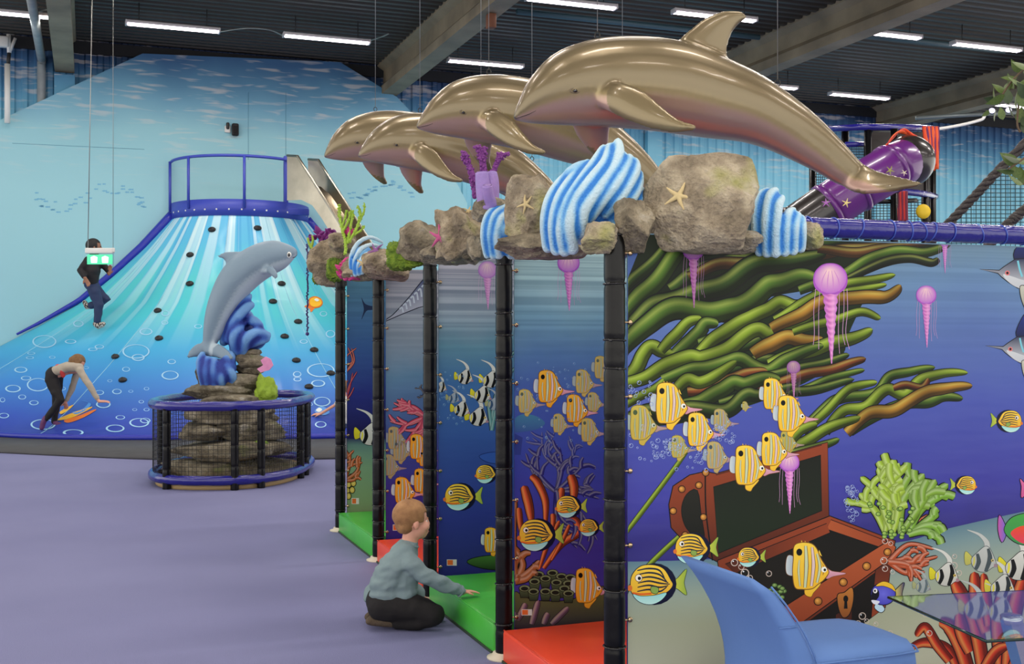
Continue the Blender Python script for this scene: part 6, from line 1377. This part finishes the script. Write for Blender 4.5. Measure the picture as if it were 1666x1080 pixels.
# ficus branch with leaves entering at the right edge
fi = empty('ficus_tree', V((2.42, 4.25, 0))); tag(fi, 'leafy green plant entering at the top right corner', 'plant')
M_leaf = pm('leaf_green', C(66, 92, 38), .45, col2=C(104, 120, 56), nscale=9, namt=.8); M_leaf2 = pm('leaf_dark', C(40, 60, 30), .45, col2=C(66, 84, 42), nscale=9); M_bark = pm('bark', C(96, 78, 58), .8, bump=.6, bscale=40)
MB().lathe(fi.location, [(.16, 0), (.2, .3), (.21, .32), (.19, .32), (.18, .28)], 24).build('pot', pm('pot', C(60, 58, 56), .5), fi)
MB().tube(crv([(2.42, 4.25, .28), (2.40, 4.27, 1.0), (2.36, 4.3, 1.8), (2.3, 4.35, 2.4), (2.15, 4.4, 2.75)], 6), [.03 - .02 * i / 24 for i in range(25)], 8).build('trunk', M_bark, fi)
YL = 4.4
for pts in ([(1740, 80), (1690, 100), (1660, 118), (1640, 140), (1625, 165)], [(1740, 120), (1680, 130), (1660, 160), (1655, 200), (1660, 215)], [(1740, 220), (1690, 240), (1660, 262), (1640, 275)], [(1740, 280), (1690, 285), (1665, 300)]):
    MB().tube(crv([W(x, y, YL) for x, y in pts], 5), .004, 6).build('twig', M_bark, fi)
def leaf_mesh(name, mat):
    vs = []; n = 8
    for i in range(n + 1):
        t = i / n; w_ = .30 * math.sin(math.pi * t ** .8) * (1 - .25 * t); z = -.16 * t * t
        vs += [(t, -w_, z + .05 * w_ * 3), (t, 0, z), (t, w_, z + .05 * w_ * 3)]
    m_ = MB().add(vs, [(i * 3 + j, i * 3 + j + 1, i * 3 + 3 + j + 1, i * 3 + 3 + j) for i in range(n) for j in range(2)]); me = m_.mesh(name); me.materials.append(mat); return me
lm = [leaf_mesh('leaf', M_leaf), leaf_mesh('leaf', M_leaf2)]; rnd = random.Random(12)
LV = [(1640, 150, 200, 28), (1635, 155, 150, 30), (1650, 145, 240, 26), (1625, 165, 190, 22), (1622, 170, 250, 26), (1640, 170, 270, 24), (1655, 125, 170, 26), (1660, 118, 230, 24), (1668, 125, 280, 30), (1660, 150, 300, 28), (1655, 180, 260, 28), (1658, 200, 275, 26), (1650, 190, 240, 24), (1664, 205, 290, 24), (1660, 262, 190, 28), (1655, 268, 215, 30), (1650, 278, 175, 28), (1662, 290, 230, 26), (1665, 300, 205, 28), (1668, 300, 250, 28), (1645, 132, 120, 22), (1632, 195, 255, 20), (1618, 198, 270, 18), (1668, 175, 250, 30), (1668, 140, 200, 30), (1675, 160, 230, 30), (1676, 110, 190, 30), (1672, 220, 260, 30), (1674, 262, 180, 30), (1610, 180, 140, 14)]
for i, (x, y, a, l) in enumerate(LV):
    s_ = l / F * YL * 1.12; o = new_obj('leaf', lm[0 if rnd.random() < .55 else 1], None)
    o.matrix_basis = Matrix.Translation(W(x, y, YL + rnd.uniform(-.05, .05))) @ Matrix.Rotation(math.radians(a), 4, 'Y') @ Matrix.Rotation(rnd.uniform(.5, 1.3) * (1 if i % 2 else -1), 4, 'X') @ Matrix.Scale(s_, 4); place(o, fi)
# ================================================================== people
def eb(pts_r, mb_=None, n=12):
    mb_ = mb_ or MB(); mb_.capsule([p for p, r in pts_r], [r for p, r in pts_r], n); return mb_
def hand(mb_, wrist, tip_dir, palm_n, size, thumb_side, curl=.35):
    """palm, four fingers of unequal length and a thumb leaving the side of the palm"""
    d = tip_dir.normalized(); n = palm_n - d * palm_n.dot(d); n.normalize(); s_ = d.cross(n) * thumb_side
    pl = size * .52; pw = size * .40
    for k in range(4):
        o_ = s_ * (pw * (.36 - .24 * k)); mb_.capsule([wrist + o_ * .6, wrist + d * pl + o_], [size * .10, size * .085], 8)
    for k, l in enumerate((.42, .47, .44, .34)):
        o_ = s_ * (pw * (.40 - .26 * k)); a = wrist + d * pl + o_; fan_ = d + s_ * (.12 - .1 * k); b = a + (fan_ + n * curl * .4).normalized() * size * l * .5; c = b + (fan_ + n * curl * 1.4).normalized() * size * l * .5
        mb_.capsule([a - d * size * .06, a, b, c], [size * .07, size * .066, size * .06, size * .048], 8)
    a = wrist + d * pl * .25 + s_ * pw * .4; b = a + (d * .7 + s_ * .8 + n * .2).normalized() * size * .24; c = b + (d * .9 + s_ * .3 + n * .4).normalized() * size * .2
    mb_.capsule([a, b, c], [size * .085, size * .07, size * .055], 8)
# ---------------------------------------------------------------- kneeling boy
YK = 6.25; K = lambda x, y, d=0.0: W(x, y, YK + d); px = YK / F
boy = empty('person', V((K(655, 1020).x, YK, 0))); tag(boy, 'boy kneeling on the carpet in a grey blue shirt, reaching onto the green mat', 'person')
M_hair = pm('hair_blond', C(176, 130, 82), .65, col2=C(136, 94, 56), nscale=22, namt=1, bump=.35, bscale=220); M_shirt = pm('shirt_grey_blue', C(128, 146, 148), .85, col2=C(112, 132, 136), nscale=8, bump=.4, bscale=14, spec=.2); M_pants = pm('trousers_dark', C(40, 38, 38), .8, col2=C(28, 26, 27), nscale=7, bump=.5, bscale=12, spec=.2); M_sock = pm('sock_brown', C(88, 74, 58), .9, bump=.4, bscale=90)
skin_ = MB()
# head: faces right and a little away from the viewer
hc = K(671, 846); hx = V((.93, .36, 0)).normalized(); hy = V((-.36, .93, 0)).normalized(); HM = Matrix((hx, hy, UP)).transposed()
def hp(a, b, c): return hc + hx * a + hy * b + UP * c
skin_.ell(hp(-.012, 0, .022), (.092, .074, .086), 20, 16, HM); skin_.ell(hp(.03, 0, -.045), (.058, .056, .062), 16, 12, HM); skin_.ell(hp(.05, 0, -.075), (.034, .034, .03), 12, 10, HM)
skin_.ell(hp(.088, 0, -.026), (.014, .011, .014), 10, 8, HM); skin_.capsule([hp(.078, 0, .012), hp(.09, 0, -.022)], [.008, .010], 8)
for s_ in (-1, 1): skin_.ell(hp(.064, s_ * .030, -.032), (.026, .026, .03), 10, 8, HM); skin_.ell(hp(.002, s_ * .072, -.018), (.016, .010, .026), 10, 8, HM)
skin_.ell(hp(.080, 0, -.060), (.012, .022, .008), 10, 8, HM); skin_.ell(hp(.080, 0, -.071), (.012, .018, .007), 10, 8, HM)
skin_.capsule([K(663, 900, .0), K(666, 884), K(669, 866)], [.05, .046, .045], 14)
# arms and hands (body goes on under the clothes)
shN, elN, wrN = K(668, 917, -.11), K(712, 948, -.10), K(752, 962, -.03)
shF, elF, wrF = K(668, 915, .12), K(664, 955, .15), K(686, 972, .05)
skin_.capsule([shN, elN, wrN], [.024, .022, .022], 10); skin_.capsule([shF, elF, wrF], [.024, .022, .022], 10)
skin_.capsule([K(640, 975, -.06), K(650, 930, -.06), K(664, 900, -.04)], [.04, .045, .03], 12); skin_.capsule([K(640, 975, .06), K(650, 930, .06), K(664, 900, .04)], [.04, .045, .03], 12)
hand(skin_, wrN, V((.11, .06, -.012)), V((.1, .0, -1)), .105, -1, .25); hand(skin_, wrF, V((.05, -.03, -.03)), V((.2, 0, -1)), .1, 1, .4)
o = new_obj('body', blob_mesh('body', skin_, .0055, 3), MT['skin'], boy); bod = o
# eyes, brow and mouth
M_lip = pm('lip', C(190, 110, 104), .5)
for s_ in (-1, 1): MB().ell(hp(.072, s_ * .031, -.006), (.006, .008, .006), 10, 8, HM).build('eye', MT['white'], bod); MB().ell(hp(.0765, s_ * .031, -.006), (.003, .005, .005), 8, 6, HM).build('pupil', M_eye, bod); MB().capsule([hp(.082, s_ * .018, .012), hp(.078, s_ * .044, .012)], [.003, .002], 6).build('eyebrow', M_hair, bod)
MB().capsule([hp(.089, -.016, -.065), hp(.092, 0, -.066), hp(.089, .016, -.065)], [.002, .003, .002], 6).build('mouth', M_lip, bod)
# hair: cap over skull with short fringe, clear of face and ears
hb = MB(); hb.ell(hp(-.016, 0, .032), (.098, .081, .088), 32, 24, HM); hb.ell(hp(-.042, 0, -.014), (.058, .062, .062), 24, 18, HM)
hme = blob_mesh('hair', hb, .006, 2); bm = bmesh.new(); bm.from_mesh(hme)
kill = [v for v in bm.verts if ((v.co - hc).dot(hx) > .052 + .25 * max(0, (v.co - hc).z - .03) and (v.co - hc).z < .045) or ((v.co - hc).z < -.005 and (v.co - hc).dot(hx) > -.014) or (v.co - hc).z < -.072]
bmesh.ops.delete(bm, geom=kill, context='VERTS')
for v in bm.verts: v.co += v.normal * (.002 * noise.noise(v.co * 45))
bm.to_mesh(hme); bm.free(); o = new_obj('hair', hme, M_hair, boy); md = o.modifiers.new('t', 'SOLIDIFY'); md.thickness = .006; md.offset = -1
MB().capsule([hp(-.02, 0, .112), hp(-.028, -.01, .124), hp(-.02, -.02, .13)], [.012, .008, .002], 8).build('hair_tuft', M_hair, boy)
# shirt
sh = MB()
for s_ in (-1, 1):
    sh.capsule([K(630, 962, s_ * .055), K(632, 945, s_ * .07), K(642, 920, s_ * .078), K(655, 903, s_ * .07)], [.098, .094, .086, .06], 16); sh.capsule([K(655, 958, s_ * .055), K(656, 935, s_ * .06), K(660, 915, s_ * .06)], [.088, .082, .07], 14)
sh.capsule([K(658, 900, -.06), K(664, 902, .06)], [.062, .062], 14); sh.capsule([K(656, 902), K(665, 887)], [.074, .058], 14)
sh.capsule([K(660, 905, -.07), shN, K(690, 934, -.115), elN, K(735, 957, -.07), K(748, 961, -.04)], [.056, .056, .05, .043, .037, .031], 14); sh.capsule([K(660, 905, .07), shF, elF, K(676, 965, .1)], [.055, .054, .044, .036], 14)
sh.capsule([K(612, 966, -.0), K(640, 972, 0), K(672, 966, 0)], [.07, .095, .07], 14)
sme = blob_mesh('shirt', sh, .0075, 4); co, no = mesh_arrays(sme); q = co.copy()
for i in range(len(co)):
    p = V(co[i].tolist()); f = .010 * noise.noise(V((p.x * 7 + p.z * 10, p.y * 5, p.z * 22))) + .008 * noise.noise(V((p.x * 16 - p.z * 14, p.y * 9, p.z * 30 + 5))); q[i] += no[i] * f
sme.vertices.foreach_set('co', q.astype(np.float32).ravel()); sme.update(); o = new_obj('shirt', sme, M_shirt, boy)
def ringm(name, c, d, R_, r, mat, parent): 
    d = d.normalized(); x = d.orthogonal().normalized(); y = d.cross(x); MB().tube([c + (x * math.cos(a) + y * math.sin(a)) * R_ for a in np.linspace(0, 2 * math.pi, 21)], r, 8, caps=False).build(name, mat, parent)
ringm('cuff', K(749, 961.5, -.038), wrN - elN, .028, .006, M_shirt, o); ringm('collar', K(665, 886), UP + hx * .25, .052, .006, M_shirt, o)
# trousers: sits on the heels, thighs forward, shins under
tr = MB()
for s_ in (-1, 1):
    d = s_ * .075; tr.capsule([K(624, 985, d), K(650, 985, d), K(690, 993, d * 1.2), K(706, 999, d * 1.25)], [.088, .086, .07, .06], 14); tr.capsule([K(706, 1003, d * 1.25), K(680, 1011, d * 1.2), K(648, 1011, d)], [.052, .05, .042], 12)
tr.capsule([K(622, 975, -.05), K(622, 975, .05)], [.09, .09], 14); tr.capsule([K(636, 972, -.05), K(636, 972, .05)], [.095, .095], 14)
tme = blob_mesh('trousers', tr, .0085, 4); co, no = mesh_arrays(tme); q = co.copy()
for i in range(len(co)): p = V(co[i].tolist()); q[i] += no[i] * (.006 * noise.noise(V((p.x * 22, p.y * 8, p.z * 14))))
q[:, 2] = np.maximum(q[:, 2], .003); tme.vertices.foreach_set('co', q.astype(np.float32).ravel()); tme.update(); new_obj('trousers', tme, M_pants, boy)
for d, dx, dy in ((-.07, 0, 2), (.07, -2, -5)):
    so = MB(); so.capsule([K(652 + dx, 1008 + dy, d), K(628 + dx, 1006 + dy, d), K(606 + dx, 1007 + dy, d)], [.036, .04, .03], 12); so.ell(K(601 + dx, 1008 + dy, d), (.022, .036, .02), 12, 8); me = blob_mesh('sock', so, .006, 3); co, _ = mesh_arrays(me); co[:, 2] = np.maximum(co[:, 2], .002); me.vertices.foreach_set('co', co.ravel()); me.update(); new_obj('sock', me, M_sock, boy)

# ---------------------------------------------------------------- two figures on the slope
def figure(name, label, Yf, base, limbs, cloth, head, hands, shoes, hairm, skinm=None):
    e = empty('person', base); tag(e, label, 'person'); Q = lambda p: W(p[0], p[1], Yf + (p[2] if len(p) > 2 else 0)); u = Yf / F
    b_ = MB()
    for l in limbs: b_.capsule([Q(p) for p, r in l], [r * u * (.62 if j < len(l) - 1 else .85) for j, (p, r) in enumerate(l)], 10)
    hcx, hr, face = head; c = Q(hcx); fx = V(face).normalized(); fy = UP.cross(fx).normalized(); fz = fx.cross(fy); R = Matrix((fx, fy, fz)).transposed()
    H_ = lambda a, b2, c2: c + R @ V((a, b2, c2)) * (hr * u)
    b_.ell(c, (hr * u * .95, hr * u * .78, hr * u), 14, 12, R); b_.ell(H_(.35, 0, -.5), (hr * u * .6, hr * u * .58, hr * u * .6), 12, 10, R); b_.ell(H_(.98, 0, -.2), hr * u * .13, 8, 6)
    for s_ in (-1, 1): b_.ell(H_(0, s_ * .8, -.15), (hr * u * .16, hr * u * .1, hr * u * .25), 8, 6, R)
    for wr, dr, nn, sz, th in hands: hand(b_, Q(wr), V(dr), V(nn), sz, th)
    bo = new_obj('body', blob_mesh('body', b_, .011, 2), skinm or MT['skin'], e)
    for s_ in (-1, 1): MB().ell(H_(.84, s_ * .32, .02), hr * u * .11, 8, 6).build('eye', M_eye, bo)
    MB().capsule([H_(.86, -.2, -.62), H_(.9, .2, -.62)], [hr * u * .05] * 2, 6).build('mouth', M_lip, bo)
    hb = MB(); hb.ell(H_(-.1, 0, .14), (hr * u * 1.02, hr * u * .9, hr * u * 1.0), 20, 14, R)
    for pts in hairm[1]: hb.capsule([H_(*p[:3]) for p in pts], [p[3] * hr * u for p in pts], 10)
    hm_ = blob_mesh('hair', hb, .011, 2); bm = bmesh.new(); bm.from_mesh(hm_); bmesh.ops.delete(bm, geom=[v for v in bm.verts if (v.co - c).dot(fx) > hr * u * .45 and (v.co - c).dot(fz) < hr * u * .5], context='VERTS'); bm.to_mesh(hm_); bm.free()
    new_obj('hair', hm_, hairm[0], e)
    for nm, mat, chains, vx in cloth:
        k_ = MB()
        for l in chains: k_.capsule([Q(p) for p, r in l], [r * u for p, r in l], 12)
        me = blob_mesh(nm, k_, vx, 3); co, no = mesh_arrays(me); q = co.copy()
        for i in range(len(co)): p = V(co[i].tolist()); q[i] += no[i] * (.010 * noise.noise(V((p.x * 9, p.y * 6, p.z * 12))))
        me.vertices.foreach_set('co', q.astype(np.float32).ravel()); me.update(); new_obj(nm, me, mat, e)
    for mat, pts, sole in shoes:
        k_ = MB(); k_.capsule([Q(p) for p, r in pts], [r * u for p, r in pts], 10); so = new_obj('shoe', blob_mesh('shoe', k_, .011, 2), mat, e)
        if sole: MB().capsule([Q((p[0], p[1] + 2.6) + tuple(p[2:])) for p, r in pts], [r * u * .6 for p, r in pts], 8).build('sole', sole, so)
    return e
ft, _ = on_slope(80, 694); YG = ft.y - .05
M_bh = pm('hair_brown', C(110, 78, 46), .6, col2=C(150, 110, 60), nscale=30, bump=.4, bscale=80); M_bk = pm('leggings_black', C(22, 20, 22), .8, col2=C(32, 30, 34), nscale=5, bump=.3, bscale=10); M_bg = pm('sweater_beige', C(178, 168, 152), .9, col2=C(158, 148, 134), nscale=9, bump=.4, bscale=20); M_pu = pm('shoe_purple', C(98, 50, 96), .6); M_rd = pm('waistband_red', C(196, 60, 60), .7)
figure('crawl', 'person in beige sweater and black leggings crawling up the foot of the slope', YG, V((ft.x, YG, ft.z)),
    [[((88, 612, -.1), 8), ((110, 604, 0), 9), ((128, 602, 0), 8), ((128, 594, 0), 5)], [((131, 607, -.14), 5), ((147, 630, -.16), 4.2), ((161, 653, -.14), 3.2)], [((126, 607, .16), 5), ((118, 632, .2), 4.2), ((106, 655, .2), 3.2)], [((87, 616, -.1), 8), ((97, 648, -.12), 6), ((76, 678, -.1), 4)], [((96, 618, .1), 8), ((92, 654, .1), 6), ((88, 684, .1), 4)]],
    [('sweater', M_bg, [[((92, 603, -.1), 8.5), ((110, 597, -.1), 9), ((128, 598, -.08), 8)], [((92, 603, .1), 8.5), ((110, 597, .1), 9), ((128, 598, .08), 8)], [((130, 603, -.13), 6.4), ((146, 628, -.16), 5.2), ((158, 648, -.14), 4.2)], [((126, 603, .15), 6.2), ((118, 630, .2), 5.2), ((109, 650, .2), 4.2)]], .016),
     ('leggings', M_bk, [[((86, 608, -.07), 12), ((84, 618, -.08), 11.5), ((93, 640, -.11), 8.5), ((98, 650, -.12), 7), ((88, 665, -.11), 6.2), ((75, 681, -.1), 4.6)], [((92, 610, .07), 12), ((92, 622, .09), 10), ((92, 655, .1), 7), ((88, 686, .1), 4.6)]], .014),
     ('waistband', M_rd, [[((94, 596, -.1), 4.5), ((101, 603, -.14), 4.5), ((103, 611, -.12), 4)]], .016)],
    ((127, 589, 0), 11.5, (.75, .25, -.62)), [((161, 653, -.14), (.15, .05, .0), (0, .3, -1), .17, 1), ((106, 655, .2), (-.02, .1, -.08), (0, .4, -1), .16, 1)],
    [(M_pu, [((74, 680, -.1), 4.6), ((70, 688, -.1), 4.6), ((68, 696, -.1), 4)], None), (M_pu, [((88, 685, .1), 4.6), ((92, 690, .1), 4.6), ((99, 691, .1), 4)], None)],
    (M_bh, [[(-.3, 0, .2, .9), (-.6, 0, -.3, .75), (-.4, 0, -1.0, .5)], [(.1, -.6, .2, .4), (.0, -.75, -.4, .36), (.1, -.7, -.95, .25)], [(.1, .6, .2, .4), (.0, .75, -.4, .36)]]))
fr, _ = on_slope(158, 536); YR = fr.y - .05
M_jk = pm('jacket_black', C(24, 23, 26), .8, col2=C(36, 34, 38), nscale=6, bump=.4, bscale=10); M_jn = pm('jeans_blue', C(48, 62, 96), .85, col2=C(36, 48, 78), nscale=8, bump=.4, bscale=14); M_dh = pm('hair_black', C(26, 22, 20), .6, bump=.5, bscale=60); M_ch = pm('shoe_check', C(60, 56, 54), .7, col2=C(196, 190, 180), nscale=40, namt=1, sharp=.02, detail=0); M_sk2 = pm('skin_brown', C(150, 104, 78), .5); M_sole = pm('sole_white', C(190, 184, 172), .7)
figure('run', 'dark haired person in black jacket and jeans running up the slope behind the hanging sign', YR, V((fr.x, YR, fr.z)),
    [[((150, 462, 0), 10), ((151, 440, 0), 11), ((152, 425, 0), 9), ((153, 412, 0), 5)], [((142, 426, -.16), 5), ((131, 440, -.22), 4.4), ((138, 452, -.3), 3.2)], [((162, 426, .16), 5), ((172, 436, .16), 4.2), ((177, 446, .1), 3)], [((152, 464, -.08), 9), ((160, 496, -.06), 7), ((157, 526, -.05), 4.4)], [((146, 462, .1), 9), ((172, 486, .12), 7), ((147, 497, .14), 4.4)]],
    [('jacket', M_jk, [[((150, 458, -.1), 9.5), ((150, 440, -.12), 11), ((150, 426, -.1), 9.5)], [((151, 458, .1), 9.5), ((152, 440, .12), 11), ((153, 426, .1), 9.5)], [((143, 424, -.16), 7), ((131, 440, -.22), 6), ((137, 450, -.28), 4.6)], [((161, 424, .16), 7), ((171, 434, .16), 5.4), ((176, 441, .12), 4.2)], [((152, 418, 0), 7), ((152, 414, 0), 6)]], .016),
     ('jeans', M_jn, [[((150, 462, -.07), 11), ((154, 476, -.08), 10), ((161, 496, -.06), 8), ((158, 522, -.05), 6)], [((148, 462, .07), 11), ((160, 477, .12), 9.6), ((173, 487, .12), 8), ((160, 494, .13), 7), ((148, 497, .14), 6)], [((145, 460, -.1), 8), ((145, 460, .1), 8)]], .016)],
    ((153, 401, 0), 12, (.92, .35, .0)), [((138, 452, -.3), (.06, 0, -.1), (0, -1, 0), .17, 1), ((177, 446, .1), (.02, 0, .1), (0, -1, 0), .17, 1)],
    [(M_ch, [((156, 527, -.05), 5), ((160, 530, -.05), 5), ((168, 527, -.05), 4)], M_sole), (M_ch, [((147, 497, .14), 5), ((141, 498, .14), 5), ((138, 492, .14), 4)], M_sole)],
    (M_dh, [[(-.4, 0, .3, .7), (-.55, 0, -.2, .5)]]), M_sk2)
# third visitor at the slope foot, mostly hidden behind the farthest post: crouches, one arm on the slope
fa, _ = on_slope(519, 672); YA = fa.y
M_wh = pm('shirt_white', C(206, 206, 200), .9); fb, _ = on_slope(560, 712)
figure('crouch', 'visitor in a white shirt mostly hidden behind the farthest post, hand on the slope', YA, V((fa.x + .5, YA, 0)),
    [[((566, 690, 0), 9), ((562, 670, 0), 10), ((560, 650, 0), 8), ((560, 642, 0), 5)], [((556, 652, -.1), 5), ((543, 660, -.12), 4.2), ((522, 673, -.1), 3)], [((566, 652, .14), 5), ((575, 668, .1), 4.2), ((572, 684, 0), 3)], [((564, 692, -.1), 8), ((552, 696, -.15), 6.5), ((560, 716, -.1), 4)], [((570, 692, .1), 8), ((560, 698, .15), 6.5), ((570, 716, .1), 4)]],
    [('shirt', M_wh, [[((566, 690, -.08), 10), ((562, 668, -.1), 11), ((560, 652, -.08), 9)], [((566, 690, .08), 10), ((562, 668, .1), 11), ((560, 652, .08), 9)], [((556, 652, -.1), 6.4), ((549, 657, -.12), 5.6)], [((566, 652, .14), 6.4), ((574, 664, .12), 5.6)]], .016),
     ('trousers', M_jn, [[((566, 692, -.09), 10), ((552, 697, -.15), 8), ((560, 714, -.1), 6)], [((570, 692, .09), 10), ((560, 699, .15), 8), ((570, 714, .1), 6)]], .016)],
    ((557, 630, 0), 11, (-.9, -.2, -.1)), [((522, 673, -.1), (-.12, .02, -.01), (0, .3, -1), .17, 1), ((572, 684, 0), (-.05, 0, -.1), (0, 0, -1), .17, 1)],
    [(M_ch, [((560, 716, -.1), 4.4), ((552, 718, -.1), 4.2)], None), (M_ch, [((570, 716, .1), 4.4), ((562, 718, .1), 4.2)], None)], (M_bh, [[(-.4, 0, .2, .7), (-.55, 0, -.4, .5)]]))
